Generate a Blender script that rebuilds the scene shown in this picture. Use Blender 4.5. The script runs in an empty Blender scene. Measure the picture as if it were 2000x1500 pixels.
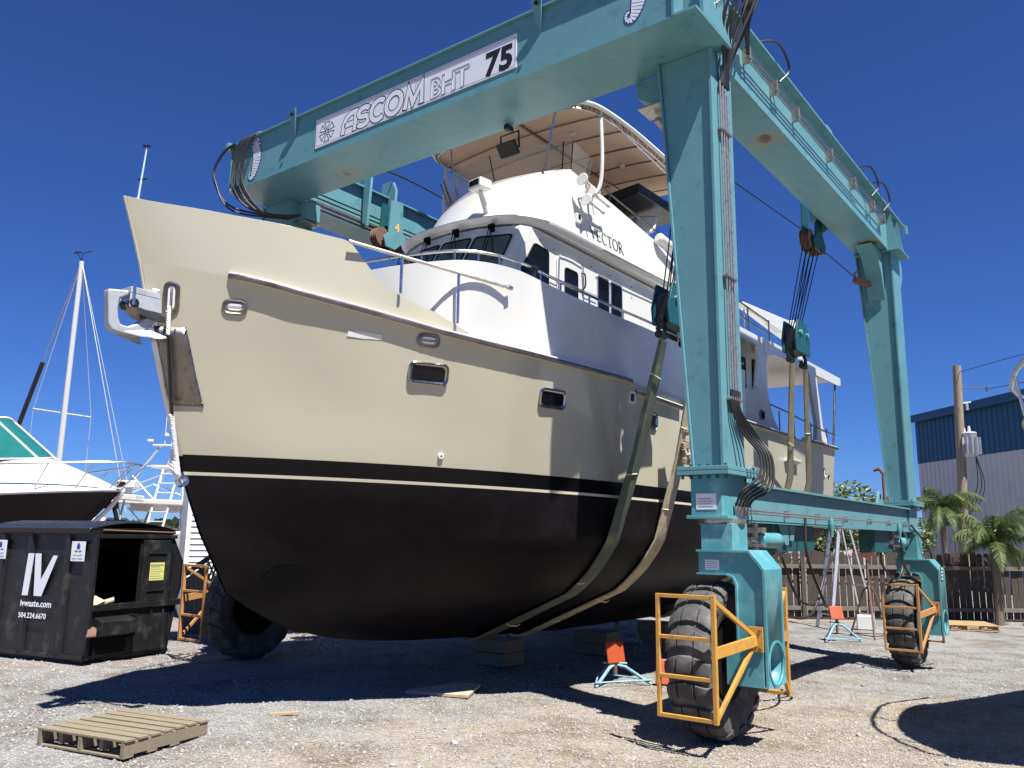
import bpy, bmesh, math, random
import numpy as np
from mathutils import Vector, Matrix, Euler
R = math.radians
random.seed(7)
rng = np.random.default_rng(7)
scene = bpy.context.scene
COL = scene.collection

# ------------------------------------------------------------------ camera
cam_d = bpy.data.cameras.new('camera'); cam = bpy.data.objects.new('camera', cam_d); COL.objects.link(cam)
cam_d.sensor_width = 36.0; cam_d.lens = 36.0 * 1627 / 2000; cam_d.clip_start = .05; cam_d.clip_end = 3000
YAW, TILT, ROLL = 37.26, 10.48, .78
ty, tt, tr = R(YAW), R(TILT), R(ROLL)
F = Vector((-math.sin(ty) * math.cos(tt), math.cos(ty) * math.cos(tt), math.sin(tt)))
R0 = Vector((math.cos(ty), math.sin(ty), 0)); U0 = R0.cross(F)
RR = R0 * math.cos(tr) + U0 * math.sin(tr); UU = RR.cross(F)
M = Matrix.Identity(4)
for i in range(3):
    M[i][0] = RR[i]; M[i][1] = UU[i]; M[i][2] = -F[i]
M.translation = Vector((0, 0, 1.65))
cam.matrix_world = M
scene.camera = cam

# ------------------------------------------------------------------ light
SUN = Vector((.48, -.17, 1.0)).normalized()
world = bpy.data.worlds.new('World'); scene.world = world; world.use_nodes = True
nt = world.node_tree; nt.nodes.clear()
sky = nt.nodes.new('ShaderNodeTexSky'); sky.sky_type = 'NISHITA'; sky.sun_disc = False
sky.sun_elevation = math.asin(SUN.z); sky.sun_rotation = math.atan2(SUN.x, SUN.y)
sky.altitude = 1500; sky.air_density = 1.0; sky.dust_density = 0.0; sky.ozone_density = 5.0
bg = nt.nodes.new('ShaderNodeBackground'); bg.inputs[1].default_value = 0.05
hs = nt.nodes.new('ShaderNodeVectorMath'); hs.operation = 'MULTIPLY'; hs.inputs[1].default_value = (.37, .59, 1.06)   # deep blue of a clear polarised sky
wo = nt.nodes.new('ShaderNodeOutputWorld')
nt.links.new(sky.outputs[0], hs.inputs[0]); nt.links.new(hs.outputs[0], bg.inputs[0]); nt.links.new(bg.outputs[0], wo.inputs[0])
sd = bpy.data.lights.new('sun', 'SUN'); sd.energy = 5.0; sd.angle = R(.53); sd.color = (1, .965, .90)
so = bpy.data.objects.new('sun', sd); COL.objects.link(so); so.rotation_euler = SUN.to_track_quat('Z', 'Y').to_euler(); so.location = (0, 0, 30)
vs = scene.view_settings; vs.view_transform = 'Standard'; vs.look = 'None'; vs.exposure = 1.1; vs.gamma = 1
vs.use_curve_mapping = False

# ------------------------------------------------------------------ helpers
def lin(h):
    """sRGB 0-255 tuple to linear"""
    return tuple(((c / 255) / 12.92 if c / 255 <= .04045 else ((c / 255 + .055) / 1.055) ** 2.4) for c in h)

MATS = {}
def mat(name, col, rough=.5, metal=0., var=.12, vs=4., dirt=None, bump=0., bs=40., coat=0., spec=.5, trans=0., ior=1.45, alpha=None, stretch=(1, 1, 1), emit=None):
    if name in MATS: return MATS[name]
    m = bpy.data.materials.new(name); m.use_nodes = True; N = m.node_tree.nodes; L = m.node_tree.links
    b = N['Principled BSDF']; b.inputs['Roughness'].default_value = rough; b.inputs['Metallic'].default_value = metal
    b.inputs['Specular IOR Level'].default_value = spec; b.inputs['Coat Weight'].default_value = coat; b.inputs['Coat Roughness'].default_value = .06
    b.inputs['Transmission Weight'].default_value = trans; b.inputs['IOR'].default_value = ior
    tc = N.new('ShaderNodeTexCoord'); mp = N.new('ShaderNodeMapping'); mp.inputs['Scale'].default_value = stretch
    L.new(tc.outputs['Object'], mp.inputs[0])
    n1 = N.new('ShaderNodeTexNoise'); n1.inputs['Scale'].default_value = vs; n1.inputs['Detail'].default_value = 6; L.new(mp.outputs[0], n1.inputs[0])
    mx = N.new('ShaderNodeMix'); mx.data_type = 'RGBA'
    c = Vector(col[:3])
    mx.inputs[6].default_value = (*(c * (1 - var)), 1); mx.inputs[7].default_value = (*[min(1, x) for x in c * (1 + var)], 1)
    L.new(n1.outputs[0], mx.inputs[0]); out = mx.outputs[2]
    if dirt:
        dc, amt, dsc = dirt
        n2 = N.new('ShaderNodeTexNoise'); n2.inputs['Scale'].default_value = dsc; n2.inputs['Detail'].default_value = 9; n2.inputs['Roughness'].default_value = .65
        L.new(mp.outputs[0], n2.inputs[0])
        rp = N.new('ShaderNodeValToRGB'); rp.color_ramp.elements[0].position = .62 - amt * .3; rp.color_ramp.elements[1].position = .78 - amt * .2
        L.new(n2.outputs[0], rp.inputs[0])
        m2 = N.new('ShaderNodeMix'); m2.data_type = 'RGBA'; m2.inputs[7].default_value = (*dc, 1)
        L.new(rp.outputs[0], m2.inputs[0]); L.new(out, m2.inputs[6]); out = m2.outputs[2]
    L.new(out, b.inputs['Base Color'])
    if rough > .05:
        mr = N.new('ShaderNodeMapRange'); mr.inputs[3].default_value = max(.02, rough - .08); mr.inputs[4].default_value = min(1, rough + .1)
        L.new(n1.outputs[0], mr.inputs[0]); L.new(mr.outputs[0], b.inputs['Roughness'])
    if bump:
        n3 = N.new('ShaderNodeTexNoise'); n3.inputs['Scale'].default_value = bs; n3.inputs['Detail'].default_value = 5; L.new(mp.outputs[0], n3.inputs[0])
        bp = N.new('ShaderNodeBump'); bp.inputs['Strength'].default_value = bump; bp.inputs['Distance'].default_value = .01
        L.new(n3.outputs[0], bp.inputs['Height']); L.new(bp.outputs[0], b.inputs['Normal'])
    if alpha is not None: b.inputs['Alpha'].default_value = alpha
    MATS[name] = m; return m

class MB:
    """collects geometry in world coordinates, writes one mesh relative to origin o"""
    def __init__(s, o=(0, 0, 0)):
        s.v = []; s.f = []; s.o = Vector(o); s.sm = []
    def add(s, vs, fs, smooth=False):
        n = len(s.v); s.v += [Vector(p) for p in vs]
        s.f += [tuple(n + i for i in f) for f in fs]; s.sm += [smooth] * len(fs); return s
    def hexa(s, p):
        return s.add(p, [(0, 3, 2, 1), (4, 5, 6, 7), (0, 1, 5, 4), (1, 2, 6, 5), (2, 3, 7, 6), (3, 0, 4, 7)])
    def box(s, x0, x1, y0, y1, z0, z1):
        return s.hexa([(x0, y0, z0), (x1, y0, z0), (x1, y1, z0), (x0, y1, z0), (x0, y0, z1), (x1, y0, z1), (x1, y1, z1), (x0, y1, z1)])
    def obox(s, c, sz, rot=(0, 0, 0)):
        m = Euler(rot).to_matrix() if not isinstance(rot, Matrix) else rot
        c = Vector(c); h = Vector(sz) / 2
        return s.hexa([c + m @ Vector((a * h.x, b * h.y, d * h.z)) for d in (-1, 1) for a, b in ((-1, -1), (1, -1), (1, 1), (-1, 1))])
    def prism(s, poly, off):
        n = len(poly); off = Vector(off); p = [Vector(q) for q in poly]
        return s.add(p + [q + off for q in p], [tuple(range(n))[::-1], tuple(range(n, 2 * n))] + [(i, (i + 1) % n, n + (i + 1) % n, n + i) for i in range(n)])
    def bar(s, a, b, w, h, up=(0, 0, 1)):
        a = Vector(a); b = Vector(b); d = (b - a).normalized(); up = Vector(up)
        if abs(d.dot(up)) > .98: up = Vector((1, 0, 0)) if abs(d.x) < .9 else Vector((0, 1, 0))
        u = d.cross(up).normalized(); v = u.cross(d)
        q = [u * x * w / 2 + v * y * h / 2 for x, y in ((-1, -1), (1, -1), (1, 1), (-1, 1))]
        return s.hexa([a + k for k in q] + [b + k for k in q])
    def tube(s, path, r, n=8, caps=True, closed=False):
        P = [Vector(p) for p in path]; m = len(P)
        if m < 2: return s
        rs = r if isinstance(r, (list, tuple)) else [r] * m
        vs = []; prev = None
        for i, p in enumerate(P):
            if closed: d = P[(i + 1) % m] - P[i - 1]
            else: d = (P[min(i + 1, m - 1)] - P[max(i - 1, 0)])
            if d.length < 1e-9: d = Vector((0, 0, 1))
            d.normalize()
            if prev is None:
                u = d.cross(Vector((0, 0, 1)))
                if u.length < .1: u = d.cross(Vector((1, 0, 0)))
            else: u = prev - d * prev.dot(d)
            u.normalize(); prev = u; w = d.cross(u)
            vs += [p + (u * math.cos(2 * math.pi * k / n) + w * math.sin(2 * math.pi * k / n)) * rs[i] for k in range(n)]
        fs = []
        for i in range(m if closed else m - 1):
            j = (i + 1) % m
            fs += [(i * n + k, i * n + (k + 1) % n, j * n + (k + 1) % n, j * n + k) for k in range(n)]
        s.add(vs, fs, True)
        if caps and not closed:
            s.add(vs[:n], [tuple(range(n))[::-1]]); s.add(vs[-n:], [tuple(range(n))])
        return s
    def lathe(s, o, ax, prof, n=24, caps=True):
        """prof: (distance along axis, radius)"""
        o = Vector(o); ax = Vector(ax).normalized(); u = ax.cross(Vector((0, 0, 1)))
        if u.length < .1: u = ax.cross(Vector((1, 0, 0)))
        u.normalize(); w = ax.cross(u); vs = []
        for a, r in prof:
            vs += [o + ax * a + (u * math.cos(2 * math.pi * k / n) + w * math.sin(2 * math.pi * k / n)) * r for k in range(n)]
        fs = []
        for i in range(len(prof) - 1):
            fs += [(i * n + k, i * n + (k + 1) % n, (i + 1) * n + (k + 1) % n, (i + 1) * n + k) for k in range(n)]
        s.add(vs, fs, True)
        if caps: s.add(vs[:n], [tuple(range(n))[::-1]]); s.add(vs[-n:], [tuple(range(n))])
        return s
    def grid(s, rows, smooth=True, flip=False):
        m = len(rows); n = len(rows[0]); vs = [p for r in rows for p in r]
        fs = [(i * n + j, i * n + j + 1, (i + 1) * n + j + 1, (i + 1) * n + j) for i in range(m - 1) for j in range(n - 1)]
        if flip: fs = [f[::-1] for f in fs]
        return s.add(vs, fs, smooth)
    def build(s, name, material, parent=None, bevel=0., ang=35, recalc=True, seg=1, solid=None, **tg):
        me = bpy.data.meshes.new(name)
        me.from_pydata([tuple(p - s.o) for p in s.v], [], s.f)
        me.polygons.foreach_set('use_smooth', [True] * len(s.f))
        if recalc:
            bm = bmesh.new(); bm.from_mesh(me); bmesh.ops.recalc_face_normals(bm, faces=bm.faces); bm.to_mesh(me); bm.free()
        me.update(); me.set_sharp_from_angle(angle=R(ang)); me.materials.append(material)
        o = bpy.data.objects.new(name, me); COL.objects.link(o)
        if parent: o.parent = parent
        else: o.location = s.o
        if solid: md = o.modifiers.new('solid', 'SOLIDIFY'); md.thickness = solid; md.offset = -1
        if bevel: md = o.modifiers.new('bevel', 'BEVEL'); md.width = bevel; md.segments = seg; md.limit_method = 'ANGLE'; md.angle_limit = R(50); md.harden_normals = True
        for k, v in tg.items(): o[k] = v
        return o

def thing(name, label, cat, loc=(0, 0, 0), rz=0., group=None):
    o = bpy.data.objects.new(name, None); COL.objects.link(o); o.empty_display_size = .2
    o.location = loc; o.rotation_euler = (0, 0, rz); o['label'] = label; o['category'] = cat
    if group: o['group'] = group
    return o
def tag(o, label, cat, group=None):
    o['label'] = label; o['category'] = cat
    if group: o['group'] = group
    return o
KIDS = {}
def dup(root, loc, rz=None, label=None, scale=None):
    kids = [(c, [g for g in c.children]) for c in root.children]
    r = root.copy(); COL.objects.link(r); r.location = loc
    if rz is not None: r.rotation_euler = (0, 0, rz)
    if scale is not None: r.scale = scale
    if label: r['label'] = label
    for c, gs in kids:
        cc = c.copy(); COL.objects.link(cc); cc.parent = r
        for g in gs: gg = g.copy(); COL.objects.link(gg); gg.parent = cc
    return r
def cr(P, n=8, closed=False):
    P = [Vector(p) for p in P]; m = len(P); out = []
    for i in range(m if closed else m - 1):
        if closed: a, b, c, d = P[i - 1], P[i], P[(i + 1) % m], P[(i + 2) % m]
        else: b, c = P[i], P[i + 1]; a = P[i - 1] if i else b * 2 - c; d = P[i + 2] if i + 2 < m else c * 2 - b
        for k in range(n):
            t = k / n; out.append(.5 * (2 * b + (c - a) * t + (2 * a - 5 * b + 4 * c - d) * t * t + (3 * b - a - 3 * c + d) * t ** 3))
    if not closed: out.append(P[-1])
    return out
def text_mesh(body, size, org, xd, yd, material, name, parent, off, bold=0., ext=.001, outline=None, shear=0., spacing=1., xs=1., align='LEFT'):
    cu = bpy.data.curves.new(name, 'FONT'); cu.body = body; cu.size = size; cu.offset = bold; cu.extrude = ext; cu.shear = shear; cu.space_character = spacing
    cu.align_x = align; cu.resolution_u = 3
    if outline: cu.fill_mode = 'NONE'; cu.bevel_depth = outline; cu.extrude = 0; cu.bevel_resolution = 0
    to = bpy.data.objects.new(name, cu); COL.objects.link(to)
    dg = bpy.context.evaluated_depsgraph_get(); me = bpy.data.meshes.new_from_object(to.evaluated_get(dg)); bpy.data.objects.remove(to)
    xd = Vector(xd).normalized(); yd = Vector(yd).normalized(); zd = xd.cross(yd)
    m = Matrix((( xd.x * xs, yd.x, zd.x, 0), (xd.y * xs, yd.y, zd.y, 0), (xd.z * xs, yd.z, zd.z, 0), (0, 0, 0, 1))); me.transform(m)
    me.transform(Matrix.Translation(Vector(org) - Vector(off))); me.name = name
    me.materials.clear(); me.materials.append(material)
    o = bpy.data.objects.new(name, me); COL.objects.link(o)
    if parent: o.parent = parent
    return o

def ground_z(x, y):
    a = max(-.2, min(.06, -.022 * (y - 7.2))); b = max(-.03, min(.035, -.008 * (x + 3.2)))
    return a + b

# ------------------------------------------------------------------ materials
TEAL = (.112, .262, .298)
m_teal = mat('teal_paint', TEAL, .34, var=.07, vs=1.6, dirt=((.06, .19, .22), .25, 5.), bump=.06, bs=18, spec=.3)
m_tealw = mat('weathered_teal_paint', (.075, .27, .31), .42, var=.2, vs=3.2, dirt=((.18, .38, .41), .5, 4.), bump=.1, bs=25)
m_tealg = mat('grey_green_paint', (.085, .27, .29), .42, var=.08, vs=2., dirt=((.09, .25, .26), .25, 4.))
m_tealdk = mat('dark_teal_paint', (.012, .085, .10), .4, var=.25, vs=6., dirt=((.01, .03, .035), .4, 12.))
m_rust = mat('rust_stain', (.13, .075, .05), .8, var=.3, vs=9)
m_steel = mat('galvanised_pipe', (.42, .38, .35), .38, .75, var=.3, vs=30, dirt=((.2, .13, .09), .3, 20.))
m_inox = mat('polished_stainless', (.58, .575, .57), .27, 1., var=.08, vs=20)
m_chrome = mat('dark_chrome', (.36, .36, .37), .14, 1., var=.1, vs=20)
m_inoxb = mat('brushed_stainless', (.24, .215, .19), .36, 1., var=.35, vs=5, dirt=((.16, .12, .09), .4, 6.))
m_galv = mat('galvanised_anchor', (.52, .54, .58), .42, .55, var=.12, vs=14)
m_hose = mat('black_rubber_hose', (.018, .016, .015), .48, var=.3, vs=12)
m_black = mat('black_fitting', (.012, .012, .013), .4, var=.3, vs=12)
m_blackp = mat('black_lettering', (.01, .01, .012), .5, var=.05)
m_signw = mat('white_sign_film', (.66, .68, .73), .35, var=.04, vs=3)
m_blue = mat('navy_lettering', (.02, .05, .28), .5, var=.05)
m_grey_line = mat('grey_lettering', (.25, .25, .27), .5, var=.05)
m_yellow = mat('ochre_yellow_paint', (.50, .26, .05), .45, var=.18, vs=6, dirt=((.32, .16, .06), .35, 14.))
m_orange = mat('faded_orange_paint', (.42, .21, .08), .5, var=.2, vs=5, dirt=((.30, .15, .07), .3, 10.))
m_tyre = mat('dusty_tyre_rubber', (.062, .060, .058), .75, var=.35, vs=7, dirt=((.16, .155, .15), .42, 5.), bump=.35, bs=60)
m_white = mat('white_gelcoat', (.60, .597, .575), .26, var=.025, vs=1.5, coat=.5)
m_whitem = mat('white_enamel', (.64, .64, .63), .32, var=.05, vs=6)
m_cream = mat('cream_topside_paint', (.43, .405, .305), .2, var=.03, vs=.8, coat=.7)
m_glass = mat('dark_window_glass', (.004, .005, .009), .05, var=.1, spec=.3)
m_glassf = mat('front_window_glass', (.09, .11, .10), .06, var=.25, vs=2, spec=.4)
m_gasket = mat('black_gasket', (.005, .005, .006), .7, spec=.15)
m_canvas = mat('tan_canvas', (.62, .49, .38), .85, var=.07, vs=5, bump=.15, bs=90)
def translucent(m, f):
    N = m.node_tree.nodes; L = m.node_tree.links; b = N['Principled BSDF']; src = b.inputs['Base Color'].links[0].from_socket
    t = N.new('ShaderNodeBsdfTranslucent'); L.new(src, t.inputs[0]); a = N.new('ShaderNodeMixShader'); a.inputs[0].default_value = f
    L.new(b.outputs[0], a.inputs[1]); L.new(t.outputs[0], a.inputs[2]); L.new(a.outputs[0], N['Material Output'].inputs[0])
translucent(m_canvas, .22)
m_canvasw = mat('white_canvas_edge', (.72, .70, .66), .8, var=.06, vs=6)
m_clear = mat('tinted_acrylic', (.34, .31, .28), .05, var=.02, alpha=.5)
m_strap = mat('webbing_sling', (.30, .26, .15), .85, var=.28, vs=6, dirt=((.16, .14, .09), .4, 7.), bump=.3, bs=120)
m_straptan = mat('tan_webbing_sling', (.50, .42, .29), .85, var=.2, vs=5, dirt=((.24, .19, .12), .35, 6.), bump=.3, bs=120)
m_strapdk = mat('green_grey_webbing_sling', (.10, .12, .09), .8, var=.45, vs=3.5, dirt=((.28, .27, .15), .3, 3.), bump=.3, bs=120)
m_string = mat('pale_whipping_twine', (.75, .70, .45), .8)
m_rope = mat('white_rope', (.75, .74, .70), .8, bump=.3, bs=100)
m_wood = mat('weathered_pallet_wood', (.21, .175, .12), .8, var=.25, vs=7, dirt=((.17, .13, .08), .3, 6.), bump=.3, bs=30, stretch=(1, 8, 8))
m_wood2 = mat('fresh_pine_wood', (.42, .29, .15), .75, var=.2, vs=8, bump=.2, bs=30)
m_ply = mat('pale_plywood', (.46, .37, .27), .75, var=.14, vs=4, dirt=((.42, .27, .15), .25, 5.))
m_fence = mat('brown_fence_wood', (.055, .041, .034), .85, var=.35, vs=9, dirt=((.11, .09, .08), .3, 5.), bump=.35, bs=30, stretch=(4, 4, .6))
m_railw = mat('grey_fence_rail', (.15, .13, .11), .85, var=.3, vs=9, bump=.3, bs=30)
m_dump = mat('black_dumpster_paint', (.013, .013, .015), .4, var=.4, vs=3, dirt=((.06, .055, .05), .28, 4.), bump=.15, bs=6)
m_lid = mat('black_plastic_lid', (.016, .018, .026), .34, var=.2, vs=4)
m_red = mat('faded_red_paint', (.55, .085, .05), .55, var=.2, vs=8, dirt=((.35, .28, .28), .3, 12.))
m_orangepad = mat('orange_stand_paint', (.36, .06, .015), .5, var=.15, vs=8, dirt=((.3, .1, .05), .25, 12.))
m_bluepipe = mat('pale_blue_painted_pipe', (.20, .36, .45), .5, var=.3, vs=10, dirt=((.12, .08, .06), .3, 14.))
m_rusty = mat('rusty_steel', (.15, .085, .06), .75, var=.3, vs=12)
m_alu = mat('aluminium', (.62, .62, .62), .38, .6, var=.15, vs=12)
m_hullblk = mat('black_hull_paint', (.004, .004, .008), .25, var=.1, spec=.25)
m_tealglass = mat('green_tinted_glass', (.015, .12, .115), .1, var=.2)
m_anch = mat('pale_galvanised_anchor', (.40, .42, .46), .5, .25, var=.12, vs=14, dirt=((.28, .27, .26), .3, 10.))
m_conc = mat('concrete_block', (.22, .20, .18), .9, var=.2, vs=8, bump=.3, bs=40)

def stripe_mat(name, zb0, slope, base, lo):
    """cream topsides, black boot top, pale line, dark bottom paint; bands follow height along the hull (object coords)"""
    m = bpy.data.materials.new(name); m.use_nodes = True; N = m.node_tree.nodes; L = m.node_tree.links; b = N['Principled BSDF']
    tc = N.new('ShaderNodeTexCoord'); sx = N.new('ShaderNodeSeparateXYZ'); L.new(tc.outputs['Object'], sx.inputs[0])
    ma = N.new('ShaderNodeMath'); ma.operation = 'MULTIPLY_ADD'; ma.inputs[1].default_value = slope; L.new(sx.outputs['Y'], ma.inputs[0]); L.new(sx.outputs['Z'], ma.inputs[2])
    mr = N.new('ShaderNodeMapRange'); mr.inputs[1].default_value = zb0 - .5; mr.inputs[2].default_value = zb0 + .5; L.new(ma.outputs[0], mr.inputs[0])
    rp = N.new('ShaderNodeValToRGB'); rp.color_ramp.interpolation = 'CONSTANT'; e = rp.color_ramp.elements
    e[0].position = 0; e[0].color = (*lo, 1); e[1].position = .325; e[1].color = (.60, .54, .42, 1)
    x = e.new(.352); x.color = (.0035, .0035, .005, 1); x = e.new(.5); x.color = (*base, 1)
    L.new(mr.outputs[0], rp.inputs[0])
    n1 = N.new('ShaderNodeTexNoise'); n1.inputs['Scale'].default_value = .9; n1.inputs['Detail'].default_value = 8; L.new(tc.outputs['Object'], n1.inputs[0])
    m2 = N.new('ShaderNodeMix'); m2.data_type = 'RGBA'; m2.blend_type = 'MULTIPLY'; m2.inputs[0].default_value = 1
    r2 = N.new('ShaderNodeMapRange'); r2.inputs[3].default_value = .9; r2.inputs[4].default_value = 1.08; L.new(n1.outputs[0], r2.inputs[0])
    # rolled-on bottom paint is patchy; the topsides are not
    n7 = N.new('ShaderNodeTexNoise'); n7.inputs['Scale'].default_value = 2.6; n7.inputs['Detail'].default_value = 10; n7.inputs['Roughness'].default_value = .7; L.new(tc.outputs['Object'], n7.inputs[0])
    r7 = N.new('ShaderNodeMapRange'); r7.inputs[1].default_value = .35; r7.inputs[2].default_value = .7; r7.inputs[3].default_value = .65; r7.inputs[4].default_value = 1.5; L.new(n7.outputs[0], r7.inputs[0])
    lt = N.new('ShaderNodeMath'); lt.operation = 'LESS_THAN'; lt.inputs[1].default_value = .325; L.new(mr.outputs[0], lt.inputs[0])
    m7 = N.new('ShaderNodeMix'); m7.data_type = 'FLOAT'; L.new(lt.outputs[0], m7.inputs[0]); L.new(r2.outputs[0], m7.inputs[2]); L.new(r7.outputs[0], m7.inputs[3])
    L.new(rp.outputs[0], m2.inputs[6]); L.new(m7.outputs[0], m2.inputs[7]); L.new(m2.outputs[2], b.inputs['Base Color'])
    r3 = N.new('ShaderNodeValToRGB'); r3.color_ramp.interpolation = 'CONSTANT'; q = r3.color_ramp.elements
    q[0].position = 0; q[0].color = (.5,) * 3 + (1,); q[1].position = .325; q[1].color = (.27,) * 3 + (1,); L.new(mr.outputs[0], r3.inputs[0]); L.new(r3.outputs[0], b.inputs['Roughness'])
    r6 = N.new('ShaderNodeValToRGB'); r6.color_ramp.interpolation = 'CONSTANT'; q6 = r6.color_ramp.elements; q6[0].position = 0; q6[0].color = (.12,) * 3 + (1,); q6[1].position = .325; q6[1].color = (.18,) * 3 + (1,); z6 = q6.new(.5); z6.color = (.5,) * 3 + (1,); L.new(mr.outputs[0], r6.inputs[0]); L.new(r6.outputs[0], b.inputs['Specular IOR Level'])
    r4 = N.new('ShaderNodeMath'); r4.operation = 'GREATER_THAN'; r4.inputs[1].default_value = .5; L.new(mr.outputs[0], r4.inputs[0])
    r5 = N.new('ShaderNodeMath'); r5.operation = 'MULTIPLY'; r5.inputs[1].default_value = .55; L.new(r4.outputs[0], r5.inputs[0]); L.new(r5.outputs[0], b.inputs['Coat Weight'])
    b.inputs['Coat Roughness'].default_value = .08
    n3 = N.new('ShaderNodeTexNoise'); n3.inputs['Scale'].default_value = 1.4; n3.inputs['Detail'].default_value = 3; L.new(tc.outputs['Object'], n3.inputs[0])
    bp = N.new('ShaderNodeBump'); bp.inputs['Strength'].default_value = .25; bp.inputs['Distance'].default_value = .02; L.new(n3.outputs[0], bp.inputs['Height']); L.new(bp.outputs[0], b.inputs['Normal'])
    return m

def rust_spots(name, spots, org):
    """teal paint worn through to brown rust in a few irregular spots"""
    m = m_teal.copy(); m.name = name; N = m.node_tree.nodes; L = m.node_tree.links; b = N['Principled BSDF']; src = b.inputs['Base Color'].links[0].from_socket
    tc = N.new('ShaderNodeTexCoord'); n = N.new('ShaderNodeTexNoise'); n.inputs['Scale'].default_value = 5; n.inputs['Detail'].default_value = 8; L.new(tc.outputs['Object'], n.inputs[0])
    for (x, y, r) in spots:
        d = N.new('ShaderNodeVectorMath'); d.operation = 'DISTANCE'; d.inputs[1].default_value = (x - org.x, y - org.y, 6.38 - org.z); L.new(tc.outputs['Object'], d.inputs[0])
        a = N.new('ShaderNodeMath'); a.operation = 'MULTIPLY_ADD'; a.inputs[1].default_value = .45; L.new(n.outputs[0], a.inputs[0]); L.new(d.outputs['Value'], a.inputs[2])
        for lo_, hi_, c in ((r + .2, r + .42, (.22, .22, .16)), (r + .16, r + .24, (.09, .05, .03))):
            mr = N.new('ShaderNodeMapRange'); mr.inputs[1].default_value = lo_; mr.inputs[2].default_value = hi_; mr.inputs[3].default_value = .9; mr.inputs[4].default_value = 0; L.new(a.outputs[0], mr.inputs[0])
            x_ = N.new('ShaderNodeMix'); x_.data_type = 'RGBA'; x_.inputs[7].default_value = (*c, 1); L.new(mr.outputs[0], x_.inputs[0]); L.new(src, x_.inputs[6]); src = x_.outputs[2]
    L.new(src, b.inputs['Base Color']); return m

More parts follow.
